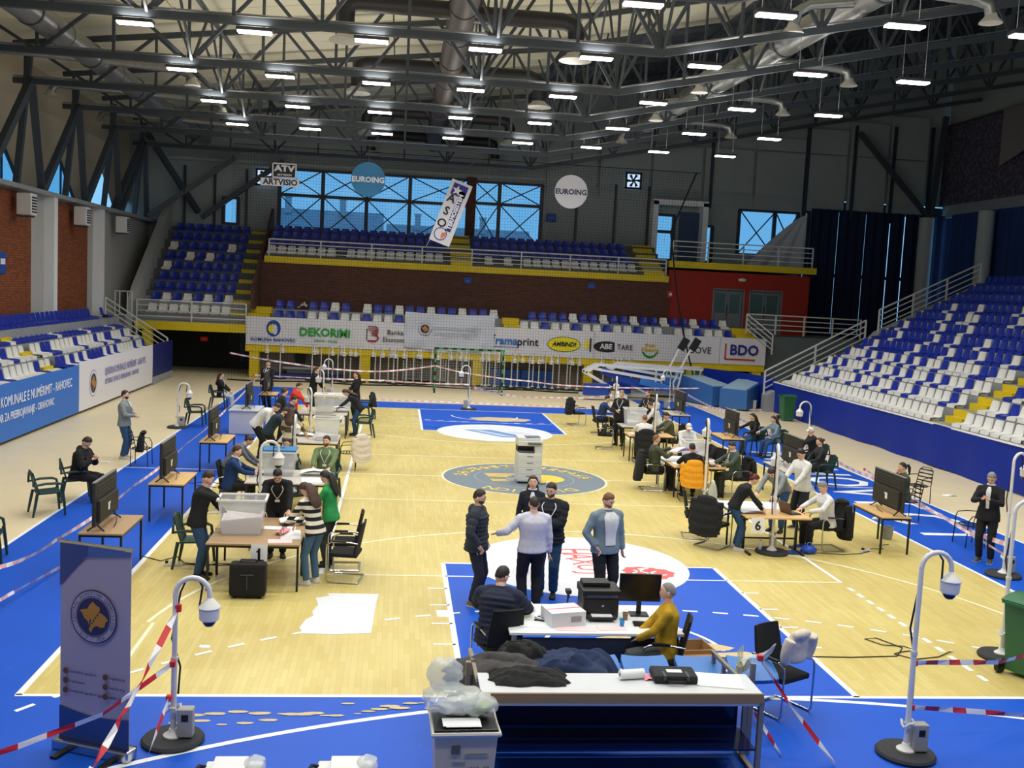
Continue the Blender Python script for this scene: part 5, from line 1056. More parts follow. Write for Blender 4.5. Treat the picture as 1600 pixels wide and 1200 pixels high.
# chairs
def garden_chair(label, x, y, rz, grp='green plastic garden chairs'):
    t = thing('garden_chair', label, 'chair', (x, y, 0), rz, grp); m = DGREEN
    B().grid(lambda u, v: ((u-.5)*(.46+.04*v), (v-.5)*.44, .43+.02*(2*u-1)**2+.02*v), 6, 6, thick=.025).build('seat', m, t, smooth=True)
    bk_ = B(); 
    for k in range(5): u = -.8+.4*k; bk_.grid(lambda a, v, u=u: (u*.24+(a-.5)*.07*(1+.1*v), -.22-.12*v+.02*u*u, .44+.42*v), 1, 5, thick=.018)
    bk_.tube([(.30*math.sin(a)*.9, -.335+.02*abs(math.sin(a)), .60+.27*math.cos(a)) for a in [PI*(.5)*(k/6-1) for k in range(13)]], .022, 6); bk_.build('backrest', m, t, smooth=True)
    for s in (-1, 1):
        B().tube([(s*.27,-.29,.62),(s*.29,-.1,.65),(s*.29,.12,.65),(s*.28,.2,.62),(s*.27,.22,.5)], [.02,.026,.028,.026,.024], 7).build('armrest', m, t, smooth=True)
        B().tube([(s*.26,.21,.5),(s*.27,.24,.25),(s*.28,.26,0)], [.03,.028,.02], 6).build('leg', m, t, smooth=True); B().tube([(s*.24,-.24,.45),(s*.26,-.28,.22),(s*.27,-.32,0)], [.03,.028,.02], 6).build('leg', m, t, smooth=True)
    return t
def visitor_chair(label, x, y, rz, grp='black cantilever chairs', fr=CHROME):
    t = thing('visitor_chair', label, 'chair', (x, y, 0), rz, grp)
    B().box((0,0,.45),(.48,.46,.07), bev=.025).build('seat', BLACKF, t)
    B().grid(lambda u, v: ((u-.5)*(.46-.06*v*v), -.22-.10*v+.03*(2*u-1)**2, .47+.5*v), 6, 8, thick=.03).build('backrest', BLACKF, t, smooth=True)
    for s in (-1, 1):
        B().tube([(s*.26,-.24,.66),(s*.27,-.1,.68),(s*.27,.18,.67),(s*.27,.25,.63),(s*.27,.26,.55),(s*.27,.25,.05),(s*.27,.22,.016),(s*.27,-.24,.016),(s*.25,-.27,.016)], .013, 7).build('leg', fr, t, smooth=True)
        B().bar((s*.27,-.06,.69),(s*.27,.16,.69),.04,.025).build('armrest', BLACK, t)
    B().bar((-.26,-.26,.016),(.26,-.26,.016),.024).build('crossbar', fr, t); B().bar((-.26,.1,.42),(.26,.1,.42),.022).build('crossbar', fr, t)
    return t
def wire_chair(label, x, y, rz):
    t = thing('wire_chair', label, 'chair', (x, y, 0), rz, 'black wire chairs'); m = M('wire_black', (26, 26, 30), .45, metal=.5)
    B().tube([(.24*math.cos(a), .22*math.sin(a), .44) for a in [2*PI*k/16 for k in range(16)]], .011, 6, closed=True).build('seat_ring', m, t)
    for k in range(6): q = -.18+.072*k; B().bar((-.22,q,.44),(.22,q,.44),.03,.006).build('seat_slat', m, t)
    B().tube([(-.23,-.2,.0),(-.22,-.2,.44),(-.2,-.27,.8),(-.12,-.29,.88),(.12,-.29,.88),(.2,-.27,.8),(.22,-.2,.44),(.23,-.2,0)], .011, 6).build('back_frame', m, t)
    for k in range(4): z = .55+.09*k; B().bar((-.2,-.22-.02*k,z),(.2,-.22-.02*k,z),.008,.03).build('back_slat', m, t)
    for s in (-1, 1): B().tube([(s*.21,-.25,.68),(s*.27,-.05,.68),(s*.27,.14,.66),(s*.25,.2,.55),(s*.24,.2,.44),(s*.25,.22,0)], .011, 6).build('arm_leg', m, t)
    return t
def jacket(label, x, y, z, rz, m, w=.5, l=.62, puff=True, sleeves=True, name='draped_jacket'):
    """a coat hung over a chair back; local -Y is the side away from the seat"""
    t = thing(name, label, 'jacket', (x, y, z), rz); b = B(); rg = []
    for i in range(13):
        k = i/12; ww = w*(.30+.24*sm(0,.3,k)-.03*k); dd = .035+.05*sm(0,.5,k)*(1+.2*math.sin(9*k)); pf = (.012*math.sin(i*2.2) if puff else 0)
        rg.append([V3(((ww+pf)*math.cos(a), -.03-.05*k+(dd+pf)*math.sin(a), -l*k+.02*math.cos(2*a))) for a in [2*PI*q/14 for q in range(14)]])
    b.loft(rg); b.sphere((0,.01,-.02),(w*.36,.07,.06), 10, 6)
    if sleeves:
        for s in (-1, 1):
            n = 9; b.tube([(s*(w*.46+.03*math.sin(3*k/n)), .01-.06*k/n, -.06-l*.82*k/n) for k in range(n+1)], [.07+.012*math.sin(k*2.2)*puff-.015*k/n for k in range(n+1)], 9)
    pend(b, 'shell', m, t, .016, 2); return t
GC = garden_chair; VC = visitor_chair
BKJ = cloth('black', (22, 23, 26)); NVJ = cloth('navy', (30, 38, 60)); TEAL = cloth('teal', (34, 52, 62)); DKG = cloth('charcoal', (38, 40, 44)); CREAM = cloth('cream', (214, 204, 190)); ORA = cloth('orange', (235, 160, 30))
GC('green plastic garden chair, empty, left of the man looking at his phone', -10.1, 8.9, -PI/2+.5); GC('green plastic garden chair cut by the left edge of the view', -9.95, 5.5, -PI/2+.2)
GC('green plastic garden chair behind the man in a dark jacket at table 1', -6.6, 5.4, -PI/2); GC('green plastic garden chair under the man with the phone', -9.95, 10.2, -PI/2+.35); GC('green plastic garden chair under the girl at the far left', -9.75, 25.9, -PI/2)
GC('green plastic garden chair right of the woman bending over the fourth left table', -4.35, 20.3, PI/2+.2); GC('green plastic garden chair with black jacket, far right end of the left tables', -4.5, 24.4, PI/2-.2)
GC('green plastic garden chair at the far left behind a camera pole, half hidden', -9.7, 21.5, -PI/2); campole('white dome camera pole on the left side lane before the green chair', -10.2, 20.9, 1.45, 0) if False else None
VC('black chair with chrome arms, nearest to the right of table 1', -4.1, 4.75, PI/2-.15); VC('black chair with chrome arms, second to the right of table 1', -4.15, 5.45, PI/2)
VC('black chair under the seated man in a blue sweater', -6.75, 9.9, -PI/2); VC('black chair behind the man with lanyard at table 1', -5.6, 6.6, PI)
VC('black chair at the front right with a cream jacket', 1.3, -.35, PI+.5); VC('black chair under the man in mustard at the desk', .0, .15, PI*.42); VC('black chair under the man in a navy puffer jacket at the desk', -2.0, .55, .25)
VC('black mesh chair, empty, left of the draped puffer chair at table 6', 2.8, 8.15, -PI/2-.2); VC('black chair with a big puffer coat at table 6', 2.92, 7.4, -.8); VC('black chair under the man in white at table 6', 5.25, 7.35, PI/2+.1)
VC('black chair under the man with the orange jacket', 3.75, 11.75, -.1); VC('black chair under the bald man in dark green', 3.1, 13.0, -PI/2); VC('black chair under the man in a green hoodie with a laptop', 5.1, 12.4, PI/2+.15)
VC('black chair covered by a black puffer coat, right middle', 3.85, 17.0, -.1); VC('black chair under the man in olive with a laptop', 5.1, 18.3, PI/2); VC('black chair with grey bag, left of the black draped chair', 3.2, 19.4, -PI/2-.2)
VC('black chair under the man in a navy sweater at the far right', 3.7, 22.7, -PI/2); VC('black chair with a black jacket, left of the navy sweater man', 3.25, 24.8, -PI/2+.3)
wire_chair('black wire chair with a pale fluffy coat, right of the third left table', -4.55, 14.6, PI/2); wire_chair('black wire chair standing empty on the right side lane', 9.75, 12.2, PI/2+.4); wire_chair('black wire chair behind the man in a grey sweater', -9.65, 14.3, -PI/2); wire_chair('black wire chair half hidden behind the man in black at the right', 8.6, 7.9, PI/2); wire_chair('black wire chair under the woman behind the nearest right television', 8.4, 10.2, PI/2)
jacket('big black puffer coat on the chair left of table 6', 2.69, 7.18, 1.02, -.8, BKJ, .6, .74); jacket('black leather coat hung over the chair of the man in white at table 6', 5.52, 7.32, 1.0, PI/2+.1, BKJ, .5, .78, False)
jacket('black puffer coat covering the chair back, right middle', 3.85, 16.7, 1.0, -.1, BKJ, .56, .75); jacket('orange jacket hung over the black chair', 3.72, 11.47, 1.0, -.1, ORA, .56, .62, True); jacket('black jacket on the chair of the man in a green hoodie', 5.4, 12.42, .98, PI/2+.15, BKJ, .5, .6, False)
jacket('dark coat on the chair of the bald man in dark green', 2.8, 13.0, .98, -PI/2, BKJ, .5, .75, False); jacket('black jacket on the empty chair at the far right tables', 3.0, 24.75, 1.0, -PI/2+.3, BKJ, .5, .6); jacket('black coat on the chair of the man in olive', 5.4, 18.3, 1.0, PI/2, BKJ, .5, .75, False)
jacket('pale fluffy coat hung on the wire chair', -4.22, 14.5, .92, PI/2-.75, CREAM, .56, .7); jacket('cream jacket hung over the black chair at the front right', 1.42, -.56, 1.02, PI+.5, CREAM, .42, .36, False); jacket('black jacket on the far garden chair', -4.2, 24.5, .95, PI/2-.2, BKJ, .45, .5, False)
jacket('black backpack hanging on the wire chair behind the man in a grey sweater', -9.62, 14.35, .85, -PI/2, BKJ, .42, .5, False, False, 'backpack'); jacket('black rucksack on the black chair left of the draped chair', 3.2, 19.3, .78, -PI/2, DKG, .4, .3, True, False, 'rucksack')
# ballot boxes
PAPW = M('ballots', (226, 218, 222), .8, var=.15, scale=18)
def ballot_box(label, x, y, z, rz=0, lid=None, w=.6, d=.46, h=.52, fill=.3, txt=None, body=CLEAR):
    t = thing('ballot_box', label, 'ballot box', (x, y, z), rz); b = B(); k = .84
    def rg(f, zz): return [V3((sx*w/2*f, sy*d/2*f, zz)) for sx, sy in ((-1,-1),(1,-1),(1,1),(-1,1))]
    b.loft([rg(k,.0), rg(k+(1-k)*.5,h*.5), rg(1,h)], caps=False); b.add(rg(k,.0), [(3,2,1,0)]); b.build('body', body, t)
    r_ = B()
    for a, c in (((-1,-1),(1,-1)),((1,-1),(1,1)),((1,1),(-1,1)),((-1,1),(-1,-1))): r_.bar((a[0]*w/2*1.03,a[1]*d/2*1.03,h),(c[0]*w/2*1.03,c[1]*d/2*1.03,h),.035,.03)
    r_.build('rim', WHITE if body is CLEAR else M('rim_beige', (214, 210, 198), .5), t)
    if fill: B().loft([[v*.97 for v in rg(k,.01/.97)], [V3((v.x*.96, v.y*.96, fill*h+(.05 if i % 2 else -.02))) for i, v in enumerate(rg(k+.06, 0))]]).build('ballots', PAPW, t)
    if lid: B().box((0,0,h+.03),(w*1.05,d*1.08,.05), bev=.015).build('lid', lid, t); B().box((0,0,h+.058),(w*.3,.03,.008)).build('slot', BLACK, t); B().box((0,-d*.54,h-.01),(.05,.02,.09)).build('latch', WHITE, t)
    if txt:
        for s_, (xx, zz, sz) in txt: text(s_, sz, M('ink_grey', (90, 92, 96), .6), t, (xx, -d/2*(k+(1-k)*zz/h)-.006, zz), (PI/2-.06, 0, 0), 'print', .001)
    return t
ballot_box('translucent ballot box half full of papers on table 1', -5.75, 4.75, .75, .05, None, .72, .52, .56, .45)
LBL = M('lid_blue', (40, 120, 180), .4)
ballot_box('translucent ballot box with a blue lid on the second left table', -5.75, 9.75, .75, 0, LBL, .68, .5, .5, 0, [('D1', (-.02, .36, .12))])
ballot_box('pale ballot box standing on the third left table', -5.1, 14.6, .75, 0, None, .66, .5, .58, .2); ballot_box('pale ballot box standing on the fourth left table, front', -5.55, 20.0, .75, 0, WHITE, .62, .5, .55, 0); ballot_box('pale ballot box standing on the fourth left table, back', -5.2, 22.6, .0, 0, WHITE, .7, .5, 1.0, 0)
ballot_box('translucent ballot box with papers on the right table before the standing men', 4.2, 19.7, .75, 0, None, .66, .5, .52, .2); ballot_box('white ballot box behind the bald man in dark green', 4.3, 13.45, .75, 0, None, .6, .5, .45, .3)
# paperwork and small things on the tables
def sheet(label, x, y, z, w, d, rz, m=PAPER, name='paper_sheet', h=.006, bend=.0, cat='paper'):
    t = thing(name, label, cat, (x, y, z), rz); B().grid(lambda u, v: ((u-.5)*w, (v-.5)*d, h+bend*math.sin(PI*u)*(1-.4*v)+.4*bend*math.sin(7*v+3*u)), 8, 6, thick=.003, tdir=(0,0,1)).build('leaf', m, t, smooth=True)
    B().grid(lambda u, v: ((u-.5)*w*.96+.02, (v-.5)*d*.96-.015, max(.003, h-.004)+bend*.5*math.sin(PI*u)), 4, 4, thick=.002, tdir=(0,0,1)).build('under_leaf', m, t, smooth=True); return t
sheet('white paper bundle under the hands of the man with lanyard at table 1', -5.02, 5.35, .75, .42, .3, .2, h=.06, bend=.04); sheet('pink striped packet lying on table 1', -5.12, 4.72, .75, .14, .34, -.3, PINK, h=.04, bend=.01); sheet('large white sheet at the right edge of table 1', -4.98, 4.62, .75, .3, .6, .1); sheet('pink and white form hanging over the front edge of table 1', -5.1, 4.2, .75, .36, .22, .1, M('paper_pinkish', (244, 214, 218), .8)); sheet('white sheet behind the ballot box on table 1', -5.2, 5.05, .75, .5, .2, 0)
sheet('white sheet held by the man in a green sweater', -5.0, 9.75, .77, .6, .35, .05, h=.04, bend=.05); sheet('white sheet lying before the blue lidded ballot box', -4.98, 9.2, .75, .5, .5, .1); sheet('small white stack left of the blue lidded box', -6.05, 9.7, .75, .25, .2, .3, h=.05)
sheet('white papers beside the box on the third left table', -5.75, 15.2, .75, .5, .4, 0, h=.04, bend=.02); sheet('white bundle at the right end of the fourth left table', -5.05, 20.4, .75, .5, .4, 0, h=.12, bend=.05); sheet('loose white sheet on the far left table', -5.6, 25.5, .75, .6, .4, .2)
sheet('white papers under the hands of the woman at table 6', 3.55, 7.2, .75, .5, .4, .2, h=.03, bend=.02); sheet('white sheet under the man bending in grey', 3.95, 7.75, .75, .5, .4, -.2); sheet('large white sheet with a pink edge held up by the bald man', 3.95, 13.2, .8, .7, .3, .3, M('paper_lilac', (232, 222, 240), .8), h=.15, bend=.1); sheet('white paper at the orange jacket chair', 3.7, 12.6, .75, .4, .3, 0); sheet('white papers by the laptop of the man in olive', 3.8, 17.7, .75, .4, .3, 0); sheet('white papers on the far right table', 4.2, 23.1, .75, .5, .35, 0)
def laptop(label, x, y, z, rz, m=BLACK):
    t = thing('laptop', label, 'laptop', (x, y, z), rz); B().box((0,0,.012),(.35,.24,.02), bev=.005).build('base', m, t); B().box((0,-.01,.024),(.3,.12,.003)).build('keyboard', M('key_grey', (60, 60, 64), .6), t)
    R_ = Matrix.Rotation(-1.2, 3, 'X') if False else Matrix.Rotation(math.radians(-18), 3, 'X'); B().box((0,0,.115),(.35,.012,.23), bev=.004).xf(R_,(0,.12,.02)).build('lid', M('laptop_brown', (96, 66, 52), .4), t); B().box((0,-.009,.118),(.32,.003,.19)).xf(R_,(0,.12,.02)).build('screen', MATS['screen_black'] if 'screen_black' in MATS else BLACK, t); return t
laptop('open laptop before the man in white at table 6', 4.38, 7.15, .75, PI/2+.3); laptop('open laptop before the man in a green hoodie', 4.4, 12.35, .75, PI/2+.2); laptop('open laptop before the man in olive', 4.5, 18.05, .75, PI/2)
def card(n, label, x, y, z):
    t = thing('number_card', label, 'sign', (x, y, z)); B().grid(lambda u, v: ((u-.5)*.25, -.008*math.sin(PI*v)-.01*v, -.30*v), 2, 6, thick=.004).build('card', PAPER, t, smooth=True); text(n, .25, BLACK, t, (0,-.02,-.16), (PI/2,0,0), 'numeral', .001, bold=.006)
    if n == '1': B().box((.012,-.02,-.247),(.12,.003,.024)).bar((-.035,-.02,-.115),(.01,-.02,-.085),.003,.026).build('numeral_foot', BLACK, t)
card('1', 'white card with the number 1 hanging on the front edge of the left table', -5.38, 3.98, .75); card('6', 'white card with the number 6 hanging on the front edge of the right table', 3.55, 6.68, .75); card('4', 'white card with the number 4 hanging on the front edge of the fourth left table', -5.05, 19.69, .75)
tr = thing('trolley_case', 'black square trolley case on the floor before table 1', 'suitcase', (-5.5, 3.72, 0)); B().box((0,0,.29),(.54,.26,.5), bev=.05).build('shell', BLACKF, tr); B().box((0,-.135,.38),(.2,.012,.02)).box((0,-.135,.26),(.014,.012,.22)).build('clasp', STEEL, tr); B().tube([(-.12,0,.54),(-.11,0,.58),(.11,0,.58),(.12,0,.54)], .014, 6).build('handle', BLACK, tr)
for s in (-1, 1): B().cyl((s*.18,-.05,.03),(s*.18,.05,.03),.035,10).build('wheel', BLACK, tr)
# copier
cp = thing('photocopier', 'tall white office photocopier standing on the centre circle', 'photocopier', (0.02, 13.55, 0)); CW = M('copier_white', (214, 216, 216), .45)
B().box((0,0,.42),(.62,.62,.72), bev=.012).build('body', CW, cp); B().box((.21,0,.87),(.2,.6,.2), bev=.01).build('side_tower', CW, cp); B().box((-.09,.1,.85),(.42,.4,.16)).build('output_bay', BLACK, cp); B().box((-.1,-.12,.81),(.36,.3,.03)).build('output_tray', M('tray_grey', (90, 94, 98), .5), cp); B().box((0,0,1.02),(.64,.6,.12), bev=.012).build('scanner', CW, cp); B().box((-.03,.02,1.12),(.58,.52,.09), bev=.02).build('document_feeder', CW, cp); B().box((.06,-.1,1.175),(.36,.26,.02), rz=.1).build('feeder_tray', M('tray_blue', (90, 110, 130), .5), cp); B().box((.1,-.33,1.03),(.34,.1,.04), bev=.008).build('control_panel', MATS['tray_grey'], cp)
for k in range(4): B().box((0,-.312,.66-.165*k),(.58,.012,.15), bev=.004).build('drawer', CW, cp); B().box((0,-.32,.70-.165*k),(.16,.01,.015)).build('handle', MATS['tray_grey'], cp)
for sx in (-1, 1):
    for sy in (-1, 1): B().cyl((sx*.25,sy*.24-.02,.03),(sx*.25,sy*.24+.02,.03),.03,10).build('caster', BLACK, cp)
ep = thing('power_adapter', 'small white plug adapter on the floor right of the photocopier', 'plug', (.5,13.25,0)); B().box((0,0,.04),(.12,.08,.07), bev=.015).build('case', WHITE, ep); B().tube([(0,0,.05),(-.1,-.05,.02),(-.2,0,.015)], .008, 5).build('cable', CABLE, ep)
# front desk
dk = thing('office_desk', 'white topped desk with a dark front panel inside the near key', 'desk', (-.85, .66, 0))
B().box((0,0,.735),(2.15,1.12,.035), bev=.006).build('desktop', WPAINT, dk); B().box((.02,-.5,.52),(2.0,.03,.3)).build('front_panel', NAVY, dk)
for s in (-1, 1): B().box((s*1.0,0,.36),(.05,.95,.72), bev=.004).build('side_panel', GREYT, dk)
B().bar((0,-.48,0),(0,-.48,.4),.02).build('post', STEEL, dk)
pr = thing('printer', 'black laser printer on the front desk', 'printer', (-.72, .82, .753)); B().box((0,0,.15),(.46,.42,.28), bev=.03).build('body', BLACK, pr); B().box((0,-.02,.33),(.5,.44,.1), bev=.02).build('scanner_lid', BLACK, pr); B().box((-.04,.05,.4),(.36,.24,.07), bev=.025).build('feeder', BLACK, pr); B().box((.0,-.235,.31),(.4,.02,.03)).build('panel_strip', CHROME, pr); B().box((0,-.26,.05),(.36,.14,.03), bev=.006).build('paper_tray', DKG, pr); B().box((0,-.26,.072),(.26,.12,.008)).build('paper', PAPER, pr); B().cyl((.02,-.213,.18),(.02,-.218,.18),.016,12).build('badge', CHROME, pr)
mo = thing('monitor', 'black computer monitor on the right end of the front desk', 'monitor', (-.18, .82, .753), -.05); B().box((0,0,.36),(.54,.035,.36), bev=.008).build('bezel', BLACK, mo); B().box((0,-.02,.365),(.51,.004,.32)).build('screen', M('monitor_screen', (20, 20, 24), .2), mo); B().box((0,.02,.12),(.06,.03,.2)).build('stand', BLACK, mo); B().box((0,0,.01),(.24,.18,.018), bev=.006).build('stand_foot', BLACK, mo)
kb = thing('keyboard', 'black keyboard before the monitor on the front desk', 'keyboard', (-.12, .42, .753), -.08); B().box((0,0,.012),(.44,.15,.022), bev=.005).build('frame', BLACK, kb); b_ = B()
for r_ in range(5):
    for c_ in range(14): b_.box((-.19+.029*c_, -.052+.026*r_, .026), (.023,.02,.006))
kk = b_.build('keys', M('key_black', (34, 34, 36), .5), kb); kk['kind'] = 'stuff'
bx = thing('carton_box', 'white carton box on the middle of the front desk', 'box', (-1.22, .5, .753), .25); B().box((0,0,.09),(.46,.36,.18), bev=.004).build('carton', M('carton_white', (226, 228, 232), .7), bx); B().box((0,-.01,.182),(.44,.03,.004)).build('tape_strip', PINK, bx); B().box((.1,-.182,.09),(.14,.003,.07)).build('label', CONC, bx)
scn = thing('barcode_scanner', 'black barcode scanner on a stand behind the carton', 'scanner', (-1.08, 1.0, .753)); B().lathe([(.07,0),(.07,.01),(.012,.02),(.01,.2)], n=12).build('stand', BLACK, scn); B().box((0,-.02,.25),(.07,.12,.05), bev=.012).build('head', BLACK, scn); B().bar((0,.01,.24),(.02,.05,.14),.03).build('grip', BLACK, scn)
sheet('stack of white papers at the left end of the front desk', -1.72, 1.0, .753, .4, .28, .15, h=.05, bend=.03); sheet('pale form lying at the front edge of the desk', -1.1, .25, .753, .5, .14, -.05, MATS['paper_pinkish']); sheet('pale form with red print at the desk front', -.65, .3, .753, .35, .18, .1, MATS['paper_pinkish']); sheet('white form on the left front of the desk', -1.6, .4, .753, .34, .24, -.1)
st_ = thing('stapler', 'black stapler on the front desk left of the carton', 'stapler', (-1.5, .52, .753), -.4); B().box((0,0,.012),(.15,.035,.018), bev=.005).build('base', BLACK, st_); B().box((0,0,.04),(.15,.03,.02), bev=.006).build('arm', CHROME, st_)
gl = thing('water_glass', 'small blue tinted glass on the desk front', 'glass', (-.5, .36, .753)); B().lathe([(.026,0),(.034,.1),(.031,.1),(.024,.006)], n=14).build('cup', FILM, gl, smooth=True); B().lathe([(.024,.004),(.028,.05)], n=14).build('water', M('water_blue', (120, 170, 210), .1), gl)
cu_ = thing('paper_cup', 'brown paper cup beside the printer', 'cup', (-.4, .62, .753)); B().lathe([(.028,0),(.038,.09),(.036,.09),(.026,.006)], n=14).build('cup', M('cup_brown', (150, 116, 80), .7), cu_, smooth=True); B().tube([(.039*math.cos(2*PI*k/14),.039*math.sin(2*PI*k/14),.09) for k in range(14)], .003, 5, closed=True).build('rim', M('cup_rim', (190, 160, 120), .7), cu_)
hd = thing('tape_rolls', 'pale rubber ring and clip lying at the left desk end', 'roll', (-1.68,.72,.753)); B().tube([(.06*math.cos(2*PI*k/14),.06*math.sin(2*PI*k/14),.015) for k in range(14)], .014, 6, closed=True).build('ring', M('tape_pale', (225, 220, 180), .5), hd, smooth=True); B().box((.2,-.05,.012),(.06,.03,.02), bev=.004).build('clip', BLACK, hd)
cbx = thing('cardboard_box', 'open brown cardboard box on the floor behind the mustard sweater man', 'box', (.62, 1.05, 0), .1); CARD = M('cardboard', (164, 128, 84), .85, var=.1)
b_ = B(); b_.box((0,-.2,.14),(.5,.02,.28)).box((0,.2,.14),(.5,.02,.28)).box((-.24,0,.14),(.02,.4,.28)).box((.24,0,.14),(.02,.4,.28)).box((0,0,.01),(.48,.4,.02)); b_.build('carton', CARD, cbx)
for a, c, r_ in (((0,-.3,.22),(.48,.2,.015),0),((-.33,0,.26),(.18,.4,.015),0)): B().box(a, c).build('flap', CARD, cbx)
# press bench in the foreground
bn = thing('press_bench', 'long steel framed bench table with a pale top across the foreground', 'bench', (-1.02, -1.8, 0)); BSTE = M('bench_steel', (150, 140, 122), .4, metal=.5); BTOP = M('bench_top', (206, 210, 214), .45, var=.05)
B().box((0,0,.88),(2.86,.54,.03), bev=.004).build('tabletop', BTOP, bn); B().box((0,-.28,.855),(2.86,.03,.1)).build('front_rail', M('bench_edge', (150, 126, 84), .5), bn); B().box((0,.28,.85),(2.86,.03,.06)).build('back_rail', BSTE, bn)
B().box((0,-.27,.79),(2.8,.02,.03)).build('trim_rail', WHITE, bn)
for sx in (-1, 1):
    B().bar((sx*1.42,-.26,0),(sx*1.42,-.26,.86),.05).build('post', BSTE, bn); B().bar((sx*1.52,.3,0),(sx*1.52,.3,1.0),.05).build('post', BSTE, bn)
    for k in range(4): B().bar((sx*1.42,.2+.36*k,.02),(sx*1.42,.2+.36*k,.8-.02*k),.04).build('post', BSTE, bn)
    B().bar((sx*1.42,-.26,.02),(sx*1.42,1.35,.02),.05).build('floor_rail', BSTE, bn); B().bar((sx*1.42,.2,.8),(sx*1.42,1.35,.74),.04).build('top_rail', BSTE, bn)
B().box((0,.32,.42),(2.78,.02,.74)).build('back_panel', M('panel_navy', (10, 22, 66), .12, var=.3, scale=1.5), bn); B().box((0,-.0,.3),(2.8,.5,.02)).build('lower_shelf', MATS['panel_navy'], bn)
sr = thing('seat_row_beam', 'steel beam carrying the blue bench seats behind the press table', 'bench', (-.85, -.62, 0)); B().box((0,0,.44),(3.1,.07,.06)).build('beam', BSTE, sr); B().box((0,.22,.40),(3.1,.05,.06)).box((0,.38,.42),(3.1,.08,.03)).build('foot_board', BTOP, sr)
for x in (-1.4, 0, 1.4): B().bar((x,0,0),(x,0,.44),.06).build('post', BSTE, sr); B().box((x,0,.01),(.12,.5,.02)).build('foot', BSTE, sr)
SLB = M('seat_light_blue', (48, 116, 196), .35)
for i, x in enumerate((-2.15,-1.58,-1.0,-.8,-.42,.22,.84)):
    if i == 3: continue
    o = B().grid(lambda u, v: ((u-.5)*(.54-.1*max(0, 2*abs(v-.5)-.6)), (v-.5)*.4, .02*(2*u-1)**2+.13*v), 8, 8, thick=.05).build('blue_bench_seat', SLB, smooth=True, loc=(x,-.6,.53)); tag(o, 'light blue bench seat, %s from the left behind the press table' % nth(i if i < 3 else i-1), 'seat', 'light blue bench seats')
def heap2(name, label, cat, x, y, z, w, d, hh, rz, m, seed, drop=.1, fold=.03):
    t = thing(name, label, cat, (x, y, z), rz); o = V3((seed*7.3, seed*3.1, 0))
    def fn(u, v):
        u, v = 2*u-1, 2*v-1; n1 = mnoise.noise(V3((u*1.3, v*1.3, 0))+o); n2 = mnoise.noise(V3((u*2.6, v*2.6, 4))+o)
        a = math.atan2(v, u); r_ = max(abs(u), abs(v)); q = 1+.22*mnoise.noise(V3((2*math.cos(a), 2*math.sin(a), 9))+o)
        px_, py_ = u*w/2*q, v*d/2*q; r2 = r_**3
        zz = hh*(1-r2)*(.8+.45*n1)+fold*(1-r2*.6)*(abs(math.sin(3*u+4*n1+2*v))+.6*abs(math.sin(5*v-2*u+4*n2))-.9)-drop*sm(.75, 1, r_)*(1 if v < 0 else .4)
        return (px_, py_, zz)
    B().grid(fn, 44, 30, thick=.025).build('cloth', m, t, smooth=True); return t
def heap(name, label, cat, x, y, z, pts, m, rr, vox=.02, sq=1.):
    t = thing(name, label, cat, (x, y, z)); b = B()
    for p in pts: b.tube([V3(q) for q in p], [rr*(1+.25*math.sin(i*2.1)) for i in range(len(p))], 9, sq=sq)
    pend(b, 'cloth', m, t, vox, 2); return t
heap2('dark_coat', 'charcoal coat lying over the bench seats at the left', 'coat', -2.12, -.9, .64, 1.2, .66, .2, .12, cloth('charcoal2', (66, 64, 64)), 1, .14, .035)
heap2('black_coat', 'black coat bundled above the charcoal coat on the bench seats', 'coat', -1.86, -.6, .72, .6, .42, .2, -.2, BKJ, 2, .06, .035)
heap2('navy_coat', 'navy puffer coat thrown over the bench seats in the middle', 'coat', -1.32, -.82, .64, 1.0, .72, .24, -.12, cloth('navy2', (26, 44, 80)), 5, .16, .04)
heap2('backpack', 'black backpack lying on the press table under the coats', 'bag', -1.95, -1.72, .9, .78, .36, .13, .0, BKJ, 3, .0, .02)
lb = thing('laptop_bag', 'dark grey laptop bag on the press table', 'bag', (-.42,-1.68,.897), -.05); B().box((0,0,.045),(.46,.3,.085), bev=.03).build('body', DKG, lb); B().box((0,-.02,.092),(.16,.08,.006)).build('white_tag', PAPER, lb)
for s in (-1, 1): B().box((s*.12,-.1,.07),(.03,.14,.05), bev=.006).build('buckle', STEEL, lb)
B().tube([(-.1,-.15,.04),(-.08,-.19,.04),(.08,-.19,.04),(.1,-.15,.04)], .012, 6).build('handle', BLACK, lb)
rl = thing('paper_roll', 'white paper roll with pink sheets on the press table', 'roll', (-.86,-1.68,.897), .15); B().cyl((-.13,0,.05),(.13,0,.05),.05,16).build('roll', PAPER, rl, smooth=True); B().cyl((-.132,0,.05),(-.128,0,.05),.018,10).build('core', BLACK, rl); B().grid(lambda u, v: (.12+.16*u, -.08+.16*v, .004+.02*math.sin(5*u)), 4, 3, thick=.002).build('pink_sheet', PINK, rl)
sheet('printed white newspaper sheet at the right end of the press table', .05, -1.72, .897, .46, .36, -.2)
cs_ = thing('cup_bag', 'clear bag with stacked pale plastic cups at the right end of the bench seats', 'bag', (.62,-.8,.62)); B().grid(lambda u, v: (.35*u, .2*v-.1+.05*math.sin(6*u), .12+.16*u-.2*(v-.5)*u+.03*math.sin(9*u+4*v)), 8, 6, thick=.01).build('film', BAGM, cs_, smooth=True)
for k in range(4): B().lathe([(.03,0),(.04,.1),(.037,.1),(.028,.005)], (-.02+.03*k,-.03+.02*(k % 2),.0+.02*k), 12).build('cup', M('cup_pale', (226, 224, 170), .5), cs_, smooth=True)
for k in range(4): B().bar((-.02+.015*k,0,.05),(-.03+.02*k,.03,.26+.02*k),.008).build('stick', MATS['cup_pale'], cs_)
